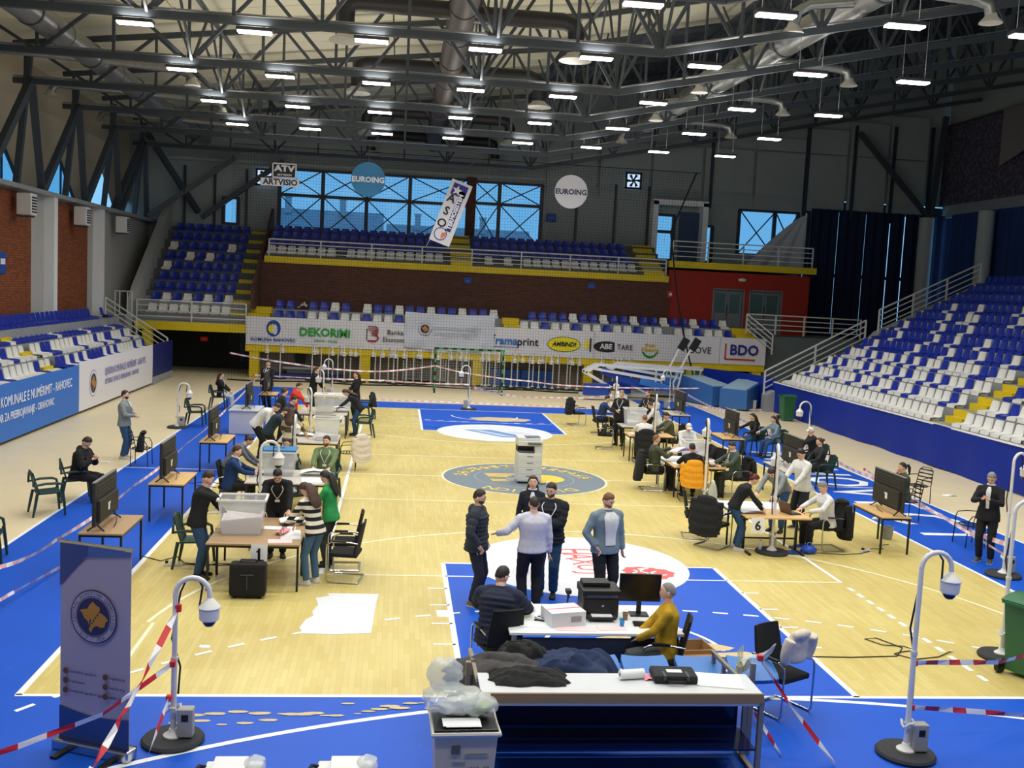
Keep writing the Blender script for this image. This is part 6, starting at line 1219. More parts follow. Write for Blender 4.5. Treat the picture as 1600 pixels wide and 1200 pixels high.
# ballot container in the near foreground and the two behind the left edge
BBX = M('box_beige', (206, 192, 162), .35, var=.05)
fbx = ballot_box('beige ballot container with a black lid under a plastic bag, front centre', -2.64, -2.5, 0, .03, None, .58, .48, .78, 0, [('1010  02', (.12, .45, .06)), ('KZZ', (.06, .38, .05))], BBX)
BL2 = M('lid_black', (16, 16, 18), .3); B().box((0,0,.81),(.59,.49,.04), bev=.015).build('lid', BL2, fbx); B().tube([(-.31,-.26,.79),(.31,-.26,.79),(.31,.26,.79),(-.31,.26,.79)], .022, 6, closed=True).build('lid_rim', MATS['rim_beige'], fbx)
[B().box((xx,-.234,zz),(ww,.008,.012)).build('print_line', CONC, fbx) for xx, zz, ww in ((.1,.60,.2),(.1,.575,.22),(-.06,.52,.12),(-.05,.45,.14),(-.06,.40,.12))]; B().box((-.09,-.24,.64),(.08,.012,.08)).build('seal_mark', CONCD, fbx)
sheet('white folder on the black lid of the front ballot container', -2.68, -2.62, .832, .34, .18, .03, h=.02)
pb = thing('plastic_bag', 'big crumpled clear plastic bag of rubbish on the front ballot container', 'bag', (-2.68,-2.4,.84)); b = B(); rnd = random.Random(2)
def crump(c, r_, n=16, m=12, sc=1., am=.22):
    b2 = B().sphere((0,0,0), 1, n, m); vs = []
    for v in b2.v: v = V3(v); k = 1+am*mnoise.noise(v*2.1*sc+V3(c)*3)+am*.5*mnoise.noise(v*5*sc); vs.append(V3(c)+V3((v.x*r_[0]*k, v.y*r_[1]*k, max(-.0-c[2]*0, v.z*r_[2]*k) if False else v.z*r_[2]*k)))
    return vs, b2.f
for c, r_ in (((-.05,.02,.13),(.3,.2,.13)),((.16,-.02,.1),(.2,.16,.1)),((-.14,.08,.34),(.17,.13,.17))): b.add(*crump(c, r_, 20, 14))
b.build('film', BAGM, pb, smooth=True)
for c, r_, m in (((.0,0,.09),(.16,.11,.07),PAPER),((.2,-.04,.07),(.09,.07,.05),M('salad_green', (150, 176, 100), .7)),((-.12,-.06,.07),(.1,.08,.05),M('napkin', (228, 232, 238), .8))): q = B(); q.add(*crump(c, r_, 10, 8, 1.5, .4)); q.build('waste', m, pb, smooth=True)
for x, lb_, s in ((-4.72,'left',1),(-3.72,'middle',-1)):
    t = thing('ballot_container', 'white lidded ballot container cut by the bottom edge, %s one' % ('left' if s > 0 else 'right'), 'ballot box', (x,-2.72,-.0)); B().box((0,0,.19),(.46,.42,.38), bev=.02, taper=.86).build('body', MATS['box_beige'], t); B().box((0,0,.40),(.5,.46,.05), bev=.015).build('lid', WHITE, t); B().box((-.02*s,.06,.455),(.3,.26,.07), bev=.01).build('carton', MATS['carton_white'], t)
    q = B(); q.add(*crump((.2,.05,.48),(.1,.12,.07), 14, 10)); q.build('film', BAGM, t, smooth=True); B().tube([(-.3,.0,.36),(-.34,.05,.4),(-.3,.12,.43),(-.24,.12,.42)], .018, 6).build('handle', BLACK, t)
# roll-up banner
ru = thing('roll_up_banner', 'tall grey blue roll-up banner with a round gold emblem, front left', 'banner', (-6.26,-1.45,0), -.40); RUB = M('rollup_grey', (168, 162, 186), .55); RUD = M('rollup_blue', (40, 70, 140), .5)
B().box((0,0,.06),(.9,.16,.11), bev=.02).build('base', CHROME, ru)
for s in (-1, 1): B().box((s*.28,.0,.015),(.08,.5,.03), bev=.008).build('foot', BLACK, ru)
wv = lambda u, v: .012*math.sin(v*5+1)*math.sin(PI*u)
B().grid(lambda u, v: ((u-.5)*.82, wv(u, v), .1+2.02*v), 10, 30, thick=.006).build('sheet', RUB, ru, smooth=True)
def cpatch(fn, m, n): return B().grid(fn, 16, 6, thick=.003).build(n, m, ru, smooth=True)
cpatch(lambda u, v: ((u-.5)*.82, wv(u, .2)-.012, .1+(.32+.05*math.sin(PI*u)*-1+.03*(1-u))*v), RUD, 'blue_swoosh'); cpatch(lambda u, v: ((u*.55-.5)*.82, wv(u, .9)-.012, 2.12-(.42*(1-u)**1.3+.02)*v), RUD, 'blue_swoosh'); cpatch(lambda u, v: ((u-.5)*.82, wv(u, .9)-.010, 2.12-(.10*(1-u)+.05)*v), M('rollup_blue2', (66, 100, 170), .5), 'blue_edge')
B().box((0,0,2.13),(.86,.03,.03)).build('top_bar', CHROME, ru); B().bar((0,.05,.1),(0,.03,2.1),.02).build('back_pole', STEEL, ru)
emblem(ru, (-.0,-.024,1.42), .27, (PI/2, 0, 0), True, (RUB, NVE, GOLD))
BRN = M('icon_brown', (96, 66, 52), .6)
for k in range(3):
    for xx in (-.33, .14): B().cyl((xx,-.016,.82-.1*k),(xx,-.022,.82-.1*k),.03,16).build('icon', BRN, ru)
    text(('facebook.com/kqz','@kqz_kosova','linkedin.com/kqz')[k] if False else ('komisioni qendror','kqzkosova','komisioni qendror zgjedhjeve')[k], .042, NVE, ru, (-.28,-.018,.82-.1*k), (PI/2,0,0), 'small_print', .001, 'LEFT'); text(('kqzkosova','kqz-ks.org','+383 38 213')[k], .042, NVE, ru, (.19,-.018,.82-.1*k), (PI/2,0,0), 'small_print', .001, 'LEFT')
# bins
def wbin(label, x, y, rz, s=1.):
    t = thing('wheelie_bin', label, 'bin', (x, y, 0), rz); m = M('bin_green', (44, 104, 64), .45, var=.06)
    def r_(w, d, z): return [V3((a*w/2*s, c*d/2*s, z*s)) for a, c in ((-1,-1),(1,-1),(1,1),(-1,1))]
    B().loft([r_(.42,.44,.06), r_(.46,.50,.5), r_(.52,.58,.98)]).build('body', m, t)
    for xx in (-.16,.0,.16): B().bar((xx*s*.85,-.232*s,.12*s),(xx*s,-.292*s,.92*s),.03*s,.02*s).build('rib', m, t)
    B().box((0,0,1.0*s),(.58*s,.64*s,.05*s), bev=.012).build('rim', m, t); B().grid(lambda u, v: ((u-.5)*.58*s, (v-.5)*.66*s, (1.03+.07*math.sin(PI*v)*.8)*s), 6, 6, thick=.02).build('lid', m, t, smooth=True); B().bar((-.22*s,.34*s,1.0*s),(.22*s,.34*s,1.0*s),.035*s).build('handle', m, t)
    for q in (-1, 1): B().cyl((q*.24*s,.24*s,.1*s),(q*.3*s,.24*s,.1*s),.1*s,16).build('wheel', BLACK, t, smooth=True); B().cyl((q*.301*s,.24*s,.1*s),(q*.305*s,.24*s,.1*s),.05*s,12).build('wheel_hub', STEEL, t)
wbin('green wheelie bin cut by the right edge of the view', 5.22, .75, PI/2+.5); wbin('green wheelie bin standing against the blue tarpaulin', 12.7, 28.4, 0, 1.0)
# padded hoop bases, folded hoop units, goal, mats, cart
for lb_, x, y, rz in (('left one',11.0,33.9,.33),('right one',12.2,32.6,-.62)):
    t = thing('padded_hoop_base', 'big blue padded hoop base with a sloping pale top, '+lb_, 'hoop base', (x,y,0), rz); B().prism([(-1.25,0.06),(1.25,0.06),(1.25,1.2),(-1.25,.92)], -.62, .62, 'x').build('pad', M('pad_mid_blue', (52, 106, 172), .5, var=.06), t); B().prism([(-1.2,.93),(1.22,1.205),(1.22,1.23),(-1.2,.955)], -.55, .55, 'x').build('top_sheet', M('pad_top', (150, 180, 200), .5), t); B().box((0,.1,.04),(1.2,2.2,.06)).build('floor_frame', STEEL, t)
gb = thing('grey_stage_block', 'grey block with a dark round opening behind the hoop bases', 'block', (12.6,39.2,0)); B().box((0,0,.55),(2.2,.5,1.1), bev=.02).build('block', CONC, gb); B().cyl((.1,-.26,.75),(.1,-.24,.75),.3,20).build('opening', BLACK, gb)
wb_ = thing('white_box', 'low white box at the end of the dark blue corner tarpaulin', 'box', (12.3,32.4,0)); B().box((0,0,.2),(.9,.6,.36), bev=.02).build('body', WHITE, wb_); B().box((0,0,.4),(.94,.64,.04), bev=.01).build('lid', WHITE, wb_)
def hoop(label, x, y, s):
    t = thing('folded_hoop_unit', label, 'basketball hoop', (x, y, 0)); m = M('hoop_white', (222, 226, 230), .4); pb_ = M('hoop_pad', (26, 70, 170), .5)
    B().box((.6,.3,.12),(2.0,1.6,.16), bev=.02).build('base_frame', m, t); B().box((.1,-.55,.5),(1.2,.12,.55), bev=.03).build('base_pad', pb_, t)
    for q in (-.35, .35):
        B().bar((1.6,q,.2),(-.4,q,1.25),.12).build('lower_arm', m, t); B().bar((-.4,q,1.25),(.2,q,1.6),.12).build('elbow', m, t); B().bar((.2,q,1.6),(4.2,q,1.45),.09).build('boom', m, t); B().bar((-.2,q,1.45),(3.2,q,1.0),.10).build('parallel_arm', m, t)
    B().box((1.6,0,.95),(2.4,.5,.34), rot=Matrix.Rotation(.32,3,'Y'), bev=.04).build('arm_pad', pb_, t); B().box((2.9,-.4,.78),(1.5,.1,.3), rot=Matrix.Rotation(.2,3,'Y'), bev=.03).build('board_pad', M('pad_bright', (50, 120, 196), .5), t)
    fr_ = B()
    for a, c in (((4.0,0,.3),(4.25,0,1.55)),((3.0,0,1.55),(4.25,0,1.55)),((3.0,0,.4),(3.0,0,1.55)),((3.0,0,.4),(4.0,0,.3))): fr_.bar(a, c, .07)
    fr_.build('board_frame', m, t); B().add([(3.02,.02,.42),(3.98,.02,.32),(4.2,.02,1.5),(3.02,.02,1.5)], [(0,1,2,3)]).build('glass_board', GLASS, t); B().tube([(3.7+.22*math.cos(2*PI*k/18),-.3+.22*math.sin(2*PI*k/18),.5) for k in range(18)], .018, 6, closed=True).build('ring', M('ring_orange', (214, 84, 40), .5), t)
    return t
hoop('folded white basketball hoop unit with blue pads, front one', 5.6, 34.2, 1); hoop('folded white basketball hoop unit with blue pads, rear one', 7.0, 35.75, 1)
fl_ = thing('floor_light_stand', 'pair of white poles with dark floodlight heads leaning before the banner', 'stand', (8.9,34.2,0))
for q in (0, .55): B().bar((q,0,.9),(q+.95,.3,2.75),.06).build('pole', WHITE, fl_); B().box((q+1.0,.25,2.7),(.35,.1,.6), rot=Matrix.Rotation(.5,3,'Y'), bev=.02).build('flood_head', BLACK, fl_)
B().bar((0,0,.9),(-.3,-.1,0),.05).bar((.55,0,.9),(.6,-.1,0),.05).build('leg', WHITE, fl_)
hg = thing('handball_goal', 'green and black striped handball goal before the far stand', 'goal', (-.1,34.2,0)); GG = M('goal_green', (50, 150, 70), .5)
for s in (-1, 1):
    for k in range(10): B().box((s*1.54,0,.1+.2*k),(.08,.08,.2)).build('post_segment', GG if k % 2 else BLACK, hg)
    B().bar((s*1.54,.0,2.0),(s*1.54,1.0,2.0),.04).bar((s*1.54,1.0,2.0),(s*1.54,1.3,0),.04).build('net_support', STEEL, hg)
for k in range(16): B().box((-1.5+.2*k,0,2.04),(.2,.08,.08)).build('bar_segment', GG if k % 2 else BLACK, hg)
nb = B()
for k in range(26): q = -1.5+.12*k; nb.bar((q,1.0,2.0),(q,1.3,.02),.006)
for k in range(16): z = .1+.12*k; nb.bar((-1.54,1.3-.15*z,z),(1.54,1.3-.15*z,z),.006)
nb.build('net', M('net_white', (200, 206, 210), .9), hg)
mc = thing('mesh_cart', 'pale grey wire mesh cart among the stored camera poles', 'cart', (-2.0,38.55,0)); b = B()
for k in range(19): b.bar((-1.05+.117*k,0,.15),(-1.05+.117*k,0,1.15),.012)
for k in range(9): b.bar((-1.05,0,.15+.125*k),(1.05,0,.15+.125*k),.012)
b.build('mesh', RAILW, mc)
for s in (-1, 1): B().bar((s*1.05,0,.08),(s*1.05,0,1.2),.04).bar((s*1.05,0,1.15),(s*1.05,.6,1.15),.03).build('frame_post', RAILW, mc); B().cyl((s*1.0,-.02,.05),(s*1.0,.02,.05),.05,10).build('caster', BLACK, mc)
B().box((0,.3,.16),(2.1,.6,.03)).build('deck', CONC, mc)
for lb_, x, w_ in (('left',2.1,1.5),('right',3.7,1.6)): t = thing('gym_mat', 'blue upright gym mat behind the stored camera poles, %s one' % lb_, 'mat', (x,39.05,0)); B().box((0,0,.42),(w_,.18,.84), bev=.03).build('mat', M('mat_blue', (34, 92, 176), .5), t); B().box((0,-.095,.42),(w_*.9,.01,.02)).build('seam', M('mat_seam', (20, 60, 130), .6), t)
t = thing('folded_blue_sheets', 'folded blue and grey sheets on low shelves at the left under the far stand', 'sheets', (-7.6,38.72,0)); B().box((0,0,.12),(3.4,.8,.2), bev=.03).build('lower_sheet', M('sheet_dark_blue', (28, 44, 130), .6), t); B().box((.3,.1,.34),(2.8,.7,.2), bev=.04).build('grey_sheet', CONCD, t); B().box((-.2,0,.5),(2.2,.6,.1), bev=.03).build('top_sheet', CONC, t)
t = thing('dark_monitor', 'small dark box on the wall under the far stand near the left columns', 'box', (-8.1,39.1,1.0)); B().box((0,0,0),(.5,.2,.5), bev=.03).build('case', BLACK, t); B().box((0,-.11,0),(.4,.01,.4)).build('face', DKG, t)
# small floor things
def blob(name, label, cat, x, y, z, parts): 
    t = thing(name, label, cat, (x, y, z))
    for n, m, fn in parts: fn().build(n, m, t, smooth=True)
blob('water_bottle', 'clear water bottle on the floor under table 6', 'bottle', 3.75, 7.0, 0, [('bottle', CLEAR, lambda: B().lathe([(.033,0),(.035,.12),(.03,.17),(.014,.21),(.014,.23)], n=12)), ('cap', M('cap_blue', (60, 120, 200), .5), lambda: B().cyl((0,0,.23),(0,0,.25),.016,10))])
blob('water_bottle', 'clear water bottle on the floor beside the green hoodie man', 'bottle', 4.1, 10.9, 0, [('bottle', CLEAR, lambda: B().lathe([(.033,0),(.035,.12),(.03,.17),(.014,.21),(.014,.23)], n=12)), ('cap', MATS['cap_blue'], lambda: B().cyl((0,0,.23),(0,0,.25),.016,10))])
blob('blue_shopping_bag', 'bright blue plastic bag on the floor by the feet of the man in white', 'bag', 4.72, 6.95, 0, [('bag', M('bag_blue', (30, 80, 200), .4), lambda: B().add(*crump((0,0,.08),(.16,.1,.09), 14, 10))), ('handle', M('bag_blue_light', (120, 160, 230), .4), lambda: B().tube([(-.05,0,.14),(-.03,0,.22),(.04,0,.22),(.06,0,.14)], .008, 5))])
blob('blue_folder', 'flat blue folder on the floor beside the blue bag', 'folder', 4.4, 6.98, 0, [('cover', M('folder_blue', (34, 66, 150), .5), lambda: B().box((0,0,.015),(.34,.26,.025), bev=.005)), ('pages', PAPER, lambda: B().box((.01,0,.015),(.34,.24,.012)))])
blob('white_plastic_bag', 'white plastic bag under the second right television table', 'bag', 6.9, 12.3, 0, [('bag', BAGM, lambda: B().add(*crump((0,0,.2),(.2,.16,.2), 14, 10))), ('knot', WHITE, lambda: B().add(*crump((0,0,.42),(.05,.04,.06), 8, 6)))])
blob('white_plastic_bag', 'thin white plastic bag tied to the pole by the orange jacket', 'bag', 4.12, 11.2, .0, [('bag', BAGM, lambda: B().add(*crump((0,0,.28),(.11,.09,.26), 14, 10))), ('knot', WHITE, lambda: B().add(*crump((0,0,.55),(.04,.04,.06), 8, 6)))])
blob('clear_tote', 'white plastic tub on the floor between table 6 and the row behind', 'tub', 3.6, 9.4, 0, [('tub', WHITE, lambda: B().lathe([(.26,0),(.34,.2),(.36,.22),(.33,.21),(.25,.02)], n=20)), ('lid', CLEAR, lambda: B().lathe([(.36,.22),(.3,.26),(0,.27)], n=20, caps=False))])
blob('wall_bucket', 'grey plastic bucket under the nearest right television table', 'bucket', 7.0, 8.3, 0, [('pail', CONC, lambda: B().lathe([(.1,0),(.13,.26),(.12,.26),(.09,.02)], n=16)), ('handle', STEEL, lambda: B().tube([(-.12,0,.25),(-.08,0,.33),(.08,0,.33),(.12,0,.25)], .006, 5))])
def power(label, x, y, rz): 
    t = thing('power_strip', label, 'power strip', (x, y, 0), rz); B().box((0,0,.025),(.3,.06,.045), bev=.01).build('body', WHITE, t)
    for k in range(4): B().cyl((-.1+.065*k,0,.047),(-.1+.065*k,0,.052),.022,12).build('socket', CONC, t)
    B().box((-.1,0,.07),(.05,.05,.04), bev=.01).build('plug', BLACK, t); B().tube([(.15,0,.02),(.3,.05,.01),(.5,-.1,.01),(.7,.1,.01),(1.0,.05,.01)], .007, 5).build('cable', CABLE, t)
power('white power strip on the boards left of table 1', -6.95, 5.35, .1); power('white power strip with tangled cable right of table 6', 6.0, 7.2, .6); power('white power strip at the second left television table', -7.0, 9.2, .3); power('white power strip on the blue lane beside the third left television', -8.5, 12.3, 0)
def cable(label, pts, r=.008): t = thing('floor_cable', label, 'cable'); B().tube(pts, r, 5).build('cord', CABLE, t, smooth=True); a, c = V3(pts[-1]), V3(pts[-2]); B().box(a, (.05,.03,.03), bev=.006).build('plug', WHITE, t)
cable('thin dark cable running across the boards to a white plug at the right', [(.75,1.3,.01),(1.5,1.32,.01),(2.3,1.38,.01),(3.0,1.36,.01),(3.7,1.42,.01),(3.95,1.75,.01),(3.75,2.15,.01),(3.55,2.1,.012),(3.7,1.85,.014),(4.0,1.8,.014),(4.1,1.65,.012),(3.85,1.58,.014),(3.7,1.5,.012),(3.9,1.3,.01),(4.3,1.4,.01),(4.6,1.6,.02)])
cable('dark cable on the boards right of table 6', [(4.9,7.0,.01),(5.4,6.9,.01),(5.8,7.0,.01),(6.1,7.2,.01)]); cable('thin cable loops on the blue lane left of table 1', [(-7.6,5.9,.01),(-7.2,5.6,.01),(-7.0,5.9,.01),(-6.8,5.5,.01),(-6.2,5.4,.01),(-5.9,5.5,.01)]); cable('white cable loop on the left lane by the second television', [(-7.9,12.0,.01),(-7.4,11.8,.01),(-7.2,12.1,.01),(-7.6,12.4,.01),(-8.1,12.2,.01)])
# barrier tape
TPINK = M('tape_red_overexposed', (238, 178, 184), .5)  # far tapes: red painted paler to imitate their overexposed look
def tape(label, pts, w=.07, sag=.0, seg=.22, tw=.4):
    t = thing('barrier_tape', label, 'barrier tape', (0,0,0), 0, 'red and white barrier tapes'); a = B(); P_ = [V3(p) for p in pts]; i = 0
    for p, q in zip(P_, P_[1:]):
        L = (q-p).length; n = max(2, int(L/seg)); d = (q-p).normalized(); side = V3((0,0,1)); nr = d.cross(side).normalized() if abs(d.z) < .95 else V3((1,0,0))
        def at(k): s_ = k/n; c = p+(q-p)*s_; c = c-V3((0,0,sag*4*s_*(1-s_))); an = tw*math.sin(3.1*k/n*PI*.5+i); wv_ = side*math.cos(an)+nr*math.sin(an); return c-wv_*w/2, c+wv_*w/2
        for k in range(n):
            (a0, a1), (b0, b1) = at(k), at(k+1); a.add([a0, b0, b1, a1], [(0,1,2,3)], (i+k) % 2)
        i += n
    a.build('ribbon', [TAPEW, RED if P_[0].y < 0 else TPINK], t); B().box(P_[0], (.06,.06,w*1.1), bev=.01).build('knot', RED, t)
tape('red and white tape from the near left camera pole to the left edge', [(-5.55,-1.25,.86),(-6.04,-1.95,.63),(-6.72,-2.2,.43),(-7.04,-2.3,.35),(-7.9,-2.6,.1)], .055); tape('twisted red and white tape from the near left pole towards the bottom edge', [(-5.52,-1.17,1.42),(-5.8,-2.0,.72),(-5.94,-2.6,.42),(-6.1,-3.2,.2)], .07, tw=1.2); tape('red and white tape from the pole base to the bottom edge', [(-5.58,-1.25,.5),(-5.6,-2.2,.22)], .05)
tape('red and white tape from the near right pole to the green bin', [(2.31,-1.5,1.02),(3.15,-1.0,.84),(3.88,-.6,.69),(5.0,.1,.6)], .06); tape('loose red and white tape low right of the near right pole', [(2.32,-1.5,.52),(3.15,-1.2,.35),(3.99,-1.0,.21),(5.0,-.7,.1)], .06); tape('red and white tape sloping from the press bench to the bottom edge', [(.69,-1.2,.95),(1.0,-1.3,.5),(1.36,-1.8,.02)], .06); tape('lower red and white tape behind the press bench frame', [(.55,-.5,.6),(.9,-.4,.1),(.85,-1.6,.02)], .05)
tape('long tape along the left lane from the left edge to the televisions', [(-8.8,1.8,.75),(-8.8,2.97,.62),(-8.75,5.2,.45),(-8.6,9.4,.5),(-8.6,14.5,.55),(-8.6,20.5,.7),(-8.9,30,.9)], .06, .06); tape('second lower tape along the left lane', [(-8.8,1.8,.25),(-8.8,3.5,.1),(-8.5,6.0,.03)], .05)
tape('long white tape along the right lane behind the televisions', [(9.6,32.2,.55),(9.6,26.4,.42),(9.6,17,.32),(9.4,14.0,.3),(8.9,9.5,.25),(7.95,5.6,.6)], .09, .05, tw=.2); tape('lower tape along the right lane ending at the tall pole', [(9.2,14.0,.5),(8.6,9.0,.35),(7.95,5.6,.38)], .06)
tape('tape from the far left rail to the handball goal', [(-10.6,33.5,1.5),(-7.6,33.5,1.1),(-5.6,33.5,.95),(-3.9,33.5,.96),(-1.67,33.5,1.3)], .07, .03); tape('tape from the handball goal to the far right hoop units', [(-1.67,33.5,1.3),(-.08,33.5,1.0),(2.7,33.5,.76),(4.74,33.5,.63),(9.5,33.5,.7),(14.4,33.5,1.0)], .06, .03); tape('lower tape crossing behind the far left tables', [(-9.5,33,.62),(-3.9,33,.6),(-.3,31,.75)], .06, .03); tape('lower tape from the lone far pole to the right', [(-.3,28.6,.85),(1.84,31,.3),(4.8,33,.14),(6.5,33.2,.3)], .07)
tape('dotted tape lying along the far edge of the blue end strip', [(-8,30.4,.03),(-.4,30.3,.05),(3,30.3,.03),(6.5,30.2,.03)], .05, seg=.16); tape('tape lying on the floor before the padded hoop bases', [(9.5,32.6,.04),(11,31.4,.04),(13.2,31.8,.05)], .06)
sheet('small white paper scrap on the boards beside the right wire chair', 11.2, 13.2, 0, .35, .2, .3, name='paper_scrap', bend=.02); sheet('white paper scrap on the left boards beside the feet of the grey sweater man', -10.6, 14.6, 0, .2, .12, .2, name='paper_scrap', bend=.01); sheet('white label lying on the yellow boards before the front left camera pole', -5.75, 1.6, 0, .12, .08, 0, name='paper_scrap'); sheet('white pad stuck at the left edge of the near key', -2.55, 3.05, 0, .22, .3, 0, name='paper_scrap')
# ---------------------------------------------------------------- the people
JEAN = cloth('jeans', (44, 78, 118)); JEANL = cloth('jeans_pale', (130, 158, 186)); BKT_ = cloth('black_trousers', (22, 22, 26)); NVT = cloth('navy_trousers', (30, 36, 50)); GRT_ = cloth('dark_olive', (52, 58, 50)); WHC = cloth('white', (226, 226, 224)); WHS = cloth('pale_shirt', (206, 206, 222), rough=.7); GYS = cloth('grey', (134, 142, 146)); REDC = cloth('red', (214, 50, 36)); GRNC = cloth('green', (46, 156, 84)); SAGE = cloth('sage', (104, 124, 84)); OLV = cloth('olive', (70, 76, 58)); MUS = cloth('mustard', (184, 146, 24)); DEN = cloth('denim', (120, 140, 152)); BLS = cloth('blue_sweater', (24, 54, 104)); SUIT = cloth('suit_black', (24, 24, 28)); WTEE = cloth('tee_white', (222, 224, 226)); STR = stripes((24,24,28),(228,222,206))
R_ = -PI/2; L_ = PI/2                                             # facing +X, facing -X
P = person
P('man in a light grey sweater and jeans standing alone by the left barrier', -10.3, 15.2, R_-.1, GYS, 'sweater', JEAN, 1.78, arms=('front','front'), hair=('short','dark'), beard=True, shoe=(190,186,180), shirt=(WTEE,.25,.75))
P('man in a black puffer jacket sitting with his phone behind the nearest left television', -9.9, 10.15, R_-.2, BKJ, 'puffer_jacket', BKT_, 1.78, sit=.45, lean=.25, arms=('phone','phone'), head=(0,-.5), hair=('short','dark'), puff=True, hood=True)
P('girl in a dark jacket and white jeans sitting at the far left', -9.7, 25.9, R_, BKJ, 'jacket', cloth('white_jeans', (196, 206, 214)), 1.66, sit=.45, arms=('lap','lap'), hair=('long','dark'), far=True, shirt=(WTEE,.3))
P('man in a black and white track jacket with lanyard at the far left television', -8.05, 26.1, PI*.85, cloth('track', (20,22,30)), 'track_jacket', BKT_, 1.84, arms=('front','down'), hair=('short','brown'), lan=True, far=True, head=(-.5,-.2), shirt=(WTEE,.12,.5))
P('man in a black jacket and jeans with a hand to his face at table 1', -6.42, 4.72, R_, cloth('bomber', (26,28,32)), 'bomber_jacket', JEAN, 1.76, lean=.22, arms=(( -.16,.42,.95),'cheek'), head=(0,-.35), hair=('short','dark'), beard=True, shoe=(24,24,26), build=1.06)
P('man in a black sweater with lanyard bending over the papers of table 1', -5.35, 6.05, PI+.05, cloth('black_knit', (20,21,26)), 'sweater', BKT_, 1.74, lean=.55, arms=((-.22,.55,.86),(.22,.55,.84)), head=(0,-.35), hair=('short','black'), beard=True, lan=True)
P('woman with long hair in a striped sweater leaning on table 1', -4.62, 4.45, PI*.28, STR, 'striped_sweater', cloth('jeans_mid', (70,106,140)), 1.68, lean=.4, arms=((-.3,.42,.82),(.0,.42,.84)), head=(0,-.4), hair=('long','brown'), shoe=(226,224,222))
P('woman with dark hair in a green sweater beside table 1', -4.42, 5.5, PI*.42, GRNC, 'sweater', cloth('grey_trousers', (56,58,62)), 1.66, lean=.18, arms=((-.2,.4,.86),'down'), head=(0,-.3), hair=('long','black'))
P('woman in a grey knit dress bending over the second left table', -6.75, 10.15, R_+.1, cloth('grey_knit', (104,108,116)), 'knit_dress', cloth('grey_knit', (104,108,116)), 1.68, lean=.75, arms=((-.1,.55,.86),(.15,.5,.86)), hair=('bun','dark'), skirt=True, far=True)
P('man in a blue sweater sitting at the second left table', -6.72, 9.55, R_+.1, BLS, 'sweater', BKT_, 1.76, sit=.45, lean=.2, arms=('table','table'), hair=('short','brown'), lan=True, far=True, shirt=(WTEE,.15,.7))
P('woman with a pale face behind the blue lidded ballot box', -5.75, 11.2, PI, cloth('grey', (134,142,146)), 'sweater', BKT_, 1.64, sit=.45, lean=.2, arms=('table','table'), hair=('bun','black'), far=True)
P('man in a sage green sweater with lanyard sitting at the second left table', -4.85, 10.75, PI-.15, SAGE, 'sweater', JEANL, 1.8, sit=.5, arms=('table','table'), head=(.2,0), hair=('short','dark'), beard=True, lan=True, build=1.18, far=True)
P('man in a white sweatshirt and black trousers bending over the third left table', -6.95, 15.9, R_, WHC, 'sweatshirt', BKT_, 1.8, lean=.95, arms=((-.15,.7,.82),'down'), hair=('short','dark'), far=True)
P('man in a dark teal jacket leaning low over the third left table', -6.5, 14.75, R_+.1, TEAL, 'jacket', BKT_, 1.74, lean=.75, arms=((-.2,.6,.8),(.2,.6,.8)), hair=('short','dark'), beard=True, far=True)
P('person with dark hair between the white sweatshirt and the striped olive sweater', -6.35, 16.6, R_-.1, NVJ, 'jacket', BKT_, 1.7, lean=.45, arms=('table','table'), hair=('short','dark'), far=True, shirt=(cloth('pale_blue', (150,170,214)),.3,.5))
P('woman with brown hair bending behind the white sweatshirt man', -6.75, 18.6, R_+.4, DKG, 'jacket', BKT_, 1.66, lean=.3, arms=('front','front'), hair=('bun','brown'), far=True)
P('person in a bright red hooded jacket at the fourth left table', -6.45, 19.6, R_-.3, REDC, 'hooded_jacket', BKT_, 1.74, lean=.3, arms=('table','cheek'), hair=('short','brown'), hood=True, far=True, build=1.05)
P('woman in an olive striped top and pale jeans with her back to the camera', -5.95, 13.75, -.15, stripes((84,78,60),(200,190,160),.14), 'striped_top', JEANL, 1.66, lean=.18, arms=((-.25,.35,.95),(.4,.45,.8)), hair=('long','brown'), far=True, shoe=(200,200,200))
P('man in a black hoodie standing at the far left tables', -6.3, 24.9, R_+.3, BKJ, 'hoodie', BKT_, 1.8, lean=.2, arms=('table','table'), hair=('buzz','brown'), hood=True, far=True, build=1.05)
P('woman in black with long brown hair standing at the far left tables', -4.75, 23.9, PI*.6, BKJ, 'coat', BKT_, 1.74, arms=('front','front'), hair=('long','brown'), far=True, hem=.3)
P('woman in black and jeans bending over the fourth left table', -4.6, 20.55, PI*.5, cloth('dark_knit', (26,30,40)), 'sweater', JEAN, 1.7, lean=.85, arms=((-.15,.6,.82),(.15,.6,.82)), hair=('long','brown'), far=True)
# centre group
P('man in dark grey puffer jacket and glasses, left in the centre group', -2.08, 3.5, R_-.35, cloth('puffer_grey', (46,52,62)), 'puffer_jacket', NVT, 1.80, arms=('pocket','pocket'), hair=('short','dark'), beard=True, puff=True, hood=True, glasses=True, head=(-.1,-.2), shoe=(150,112,62))
P('balding man in a white shirt, back to the camera, centre group', -1.25, 3.3, .12, WHS, 'shirt', BKT_, 1.76, arms=((-.5,.2,1.14),'down'), hair=('bald','dark'), hem=-.08, build=1.2, curl=.1)
P('bearded man in a black puffer jacket and jeans facing the white shirt man', -.88, 4.0, PI-.35, cloth('puffer_black', (24,28,36)), 'puffer_jacket', cloth('jeans_teal', (38,74,100)), 1.84, arms=('cross','down'), hair=('short','dark'), beard=True, puff=True, lan=True, head=(.2,-.2), build=1.16)
P('woman with long dark hair and a dark blazer behind the centre group', -1.0, 5.3, PI-.1, cloth('blazer_navy', (28,30,46)), 'blazer', BKT_, 1.70, arms=('front','down'), hair=('long','dark'), shirt=(WTEE,.3), head=(.05,.15))
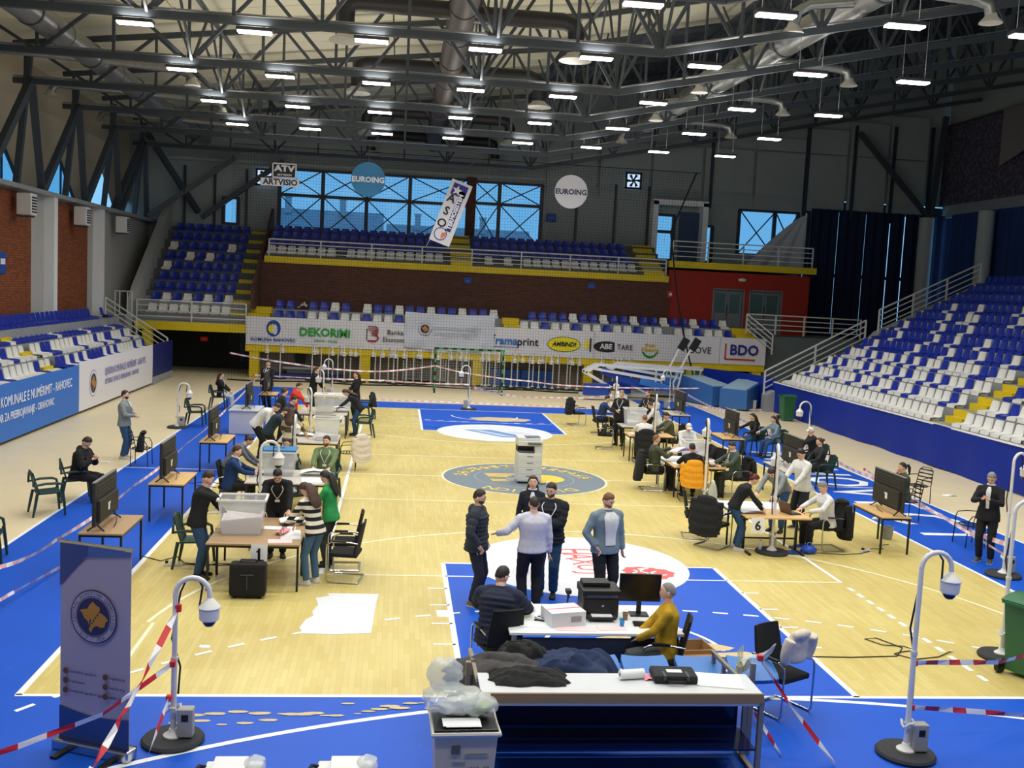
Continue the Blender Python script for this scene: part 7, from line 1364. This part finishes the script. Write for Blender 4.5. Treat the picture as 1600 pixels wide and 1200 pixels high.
P('bearded man in a denim jacket and white t-shirt right of the centre group', -.08, 3.5, PI+.32, DEN, 'denim_jacket', BKT_, 1.80, arms=('down','pocket'), hair=('short','fair'), beard=True, shirt=(WTEE,.75), head=(-.35,-.35), build=1.2)
P('man in a navy puffer jacket sitting at the front desk, back turned', -2.05, .55, -.35, NVJ, 'puffer_jacket', BKT_, 1.80, sit=.47, lean=.32, arms=('table','table'), hair=('short','black'), puff=True, build=1.25, hem=.06, head=(.5,-.1))
P('man in a mustard sweater sitting at the right end of the front desk', .0, .12, PI*.42, MUS, 'sweater', cloth('grey_jeans', (84,90,88)), 1.76, sit=.47, arms=('lap','lap'), hair=('buzz','grey'), head=(.0,0), build=1.05)
# right side
P('man in a black suit jacket and white shirt reading his phone at the far right', 8.15, 6.6, PI*.75, SUIT, 'suit_jacket', BKT_, 1.78, arms=('phone','phone'), head=(0,-.5), hair=('short','grey'), shirt=(WTEE,.28,.25), hem=.08, shoe=(84,80,56), build=1.08)
P('woman in an olive jacket sitting behind the nearest right television', 8.35, 10.25, L_, OLV, 'jacket', NVT, 1.68, sit=.45, lean=.15, arms=('lap','cheek'), hair=('pony','black'), shoe=(220,220,218), feet=((-.1,.6),(.12,.35)))
P('woman with red hair, black top and jeans leaning on table 6', 3.32, 7.15, R_-.15, cloth('black_top', (22,24,26)), 'top', JEAN, 1.66, lean=.62, arms=((-.1,.5,.84),(.12,.45,.82)), hair=('bun','red'), shoe=(214,210,204), hem=-.1)
P('man in a grey hooded top and jeans bending over table 6', 4.75, 8.75, PI*.75, GYS, 'hooded_top', JEAN, 1.78, lean=1.05, arms=((-.2,.75,.84),(.2,.72,.84)), hair=('short','dark'), build=1.05)
P('man in a white sweatshirt and jeans standing behind table 6', 5.35, 9.0, PI*.62, WHC, 'sweatshirt', NVT, 1.78, lean=.15, arms=((-.18,.45,.95),(.18,.45,.95)), head=(0,-.4), hair=('short','black'), shoe=(60,60,64))
P('man in a white sweatshirt sitting at table 6 with a laptop', 5.2, 7.3, L_+.1, WTEE, 'sweatshirt', BKT_, 1.78, sit=.46, lean=.22, arms=('table','table'), head=(0,-.35), hair=('short','grey'), build=1.06, shoe=(40,70,170))
P('man in a green hoodie sitting with a laptop at the second right table', 5.05, 12.4, L_+.15, cloth('green_hoodie', (70,84,76)), 'hoodie', GRT_, 1.76, sit=.46, lean=.2, arms=('table','table'), head=(0,-.3), hair=('short','dark'), hood=True, far=True, shirt=(WTEE,.14,.5))
P('grey haired man behind the laptop at the second right table', 4.85, 13.7, L_+.4, BKJ, 'jacket', BKT_, 1.72, sit=.46, lean=.25, arms=('table','table'), hair=('short','grey'), far=True)
P('person in a black hood sitting on the chair with the orange jacket', 3.78, 11.85, -.1, BKJ, 'hoodie', BKT_, 1.72, sit=.46, lean=.25, arms=('table','table'), hair=('short','black'), hood=True, far=True)
P('bald man in dark green holding a large paper at the second right table', 3.15, 13.0, R_+.05, OLV, 'sweater', BKT_, 1.8, sit=.46, arms=((-.1,.45,1.05),(.1,.42,.95)), hair=('buzz','fair'), far=True, build=1.1)
P('person bending forward with a pale cap and white coat behind the orange jacket', 4.3, 14.3, PI, WHC, 'coat', BKT_, 1.66, lean=.5, arms=('table','table'), hair=('cap','grey'), far=True)
P('man in a white shirt sitting on the chair with the black puffer coat', 3.88, 17.1, -.08, WHC, 'shirt', BKT_, 1.78, sit=.46, lean=.12, arms=('table','table'), hair=('bald','fair'), far=True, build=1.1)
P('man in olive typing on a laptop at the third right table', 5.0, 18.3, L_, cloth('olive2', (84,88,66)), 'sweater', BKT_, 1.74, sit=.46, lean=.25, arms=('table','table'), head=(0,-.3), hair=('short','dark'), far=True)
P('woman in white with glasses leaning behind the olive laptop man', 4.85, 19.4, L_-.2, WHC, 'blouse', BKT_, 1.66, lean=.55, arms=('table','table'), hair=('bun','brown'), far=True, glasses=True)
P('man in a black suit with lanyard standing at the far right tables', 3.85, 20.2, -.6+PI, SUIT, 'suit_jacket', BKT_, 1.8, arms=('down','front'), hair=('short','grey'), lan=True, far=True, hem=.12, head=(-.4,-.3), build=1.1)
P('man in a white shirt bending over the farthest right table', 4.7, 24.2, L_+.5, WHC, 'shirt', BKT_, 1.76, lean=.85, arms=((-.15,.6,.82),(.15,.6,.82)), hair=('short','black'), far=True)
P('bearded man in a dark suit with lanyard beside the right ballot box', 5.05, 21.3, PI*.7, SUIT, 'suit_jacket', BKT_, 1.74, lean=.2, arms=('table','table'), hair=('buzz','fair'), beard=True, lan=True, far=True)
P('man in a navy sweater sitting at the farthest right table', 3.75, 22.75, R_, BLS, 'sweater', BKT_, 1.74, sit=.46, lean=.3, arms=('table','table'), hair=('short','dark'), far=True)
for lb, x, y, m, h in (('left of the two women sitting behind the third right television, in black', 8.0, 19.2, BKJ, 'black'), ('right of the two women sitting behind the third right television, in pale denim', 8.5, 18.7, cloth('pale_denim', (120,140,156)), 'dark')):
    P('woman, '+lb, x, y, L_+.2, m, 'jacket', JEAN, 1.66, sit=.45, lean=.2, arms=('lap','table'), hair=('long',h), far=True)
    GC('green plastic garden chair under the woman, '+lb[:5]+' of the pair behind the third right television', x, y+.05, L_+.2)
P('person in a white cap and black jacket sitting behind the second right television', 8.55, 15.9, L_, BKJ, 'jacket', BKT_, 1.7, sit=.48, lean=.2, arms=('cheek','lap'), hair=('cap','dark'), far=True)
GC('green plastic garden chair under the person in a white cap', 8.6, 15.9, L_); 
P('person with brown hair hidden behind the second right television', 7.9, 13.9, L_, DKG, 'jacket', BKT_, 1.68, sit=.45, lean=.1, arms=('lap','lap'), hair=('bun','brown'), far=True)
GC('green plastic garden chair hidden behind the second right television', 7.95, 13.9, L_); GC('green plastic chair under the woman behind the blue lidded ballot box', -5.75, 11.35, PI); GC('green plastic chair under the man in sage green', -4.85, 10.85, PI-.15)
VC('black chair under the grey haired man', 4.9, 13.75, L_+.4); VC('black chair under the man in a white shirt, nearest third right table', 3.88, 17.1-.02, -.08) if False else None
finish_people()
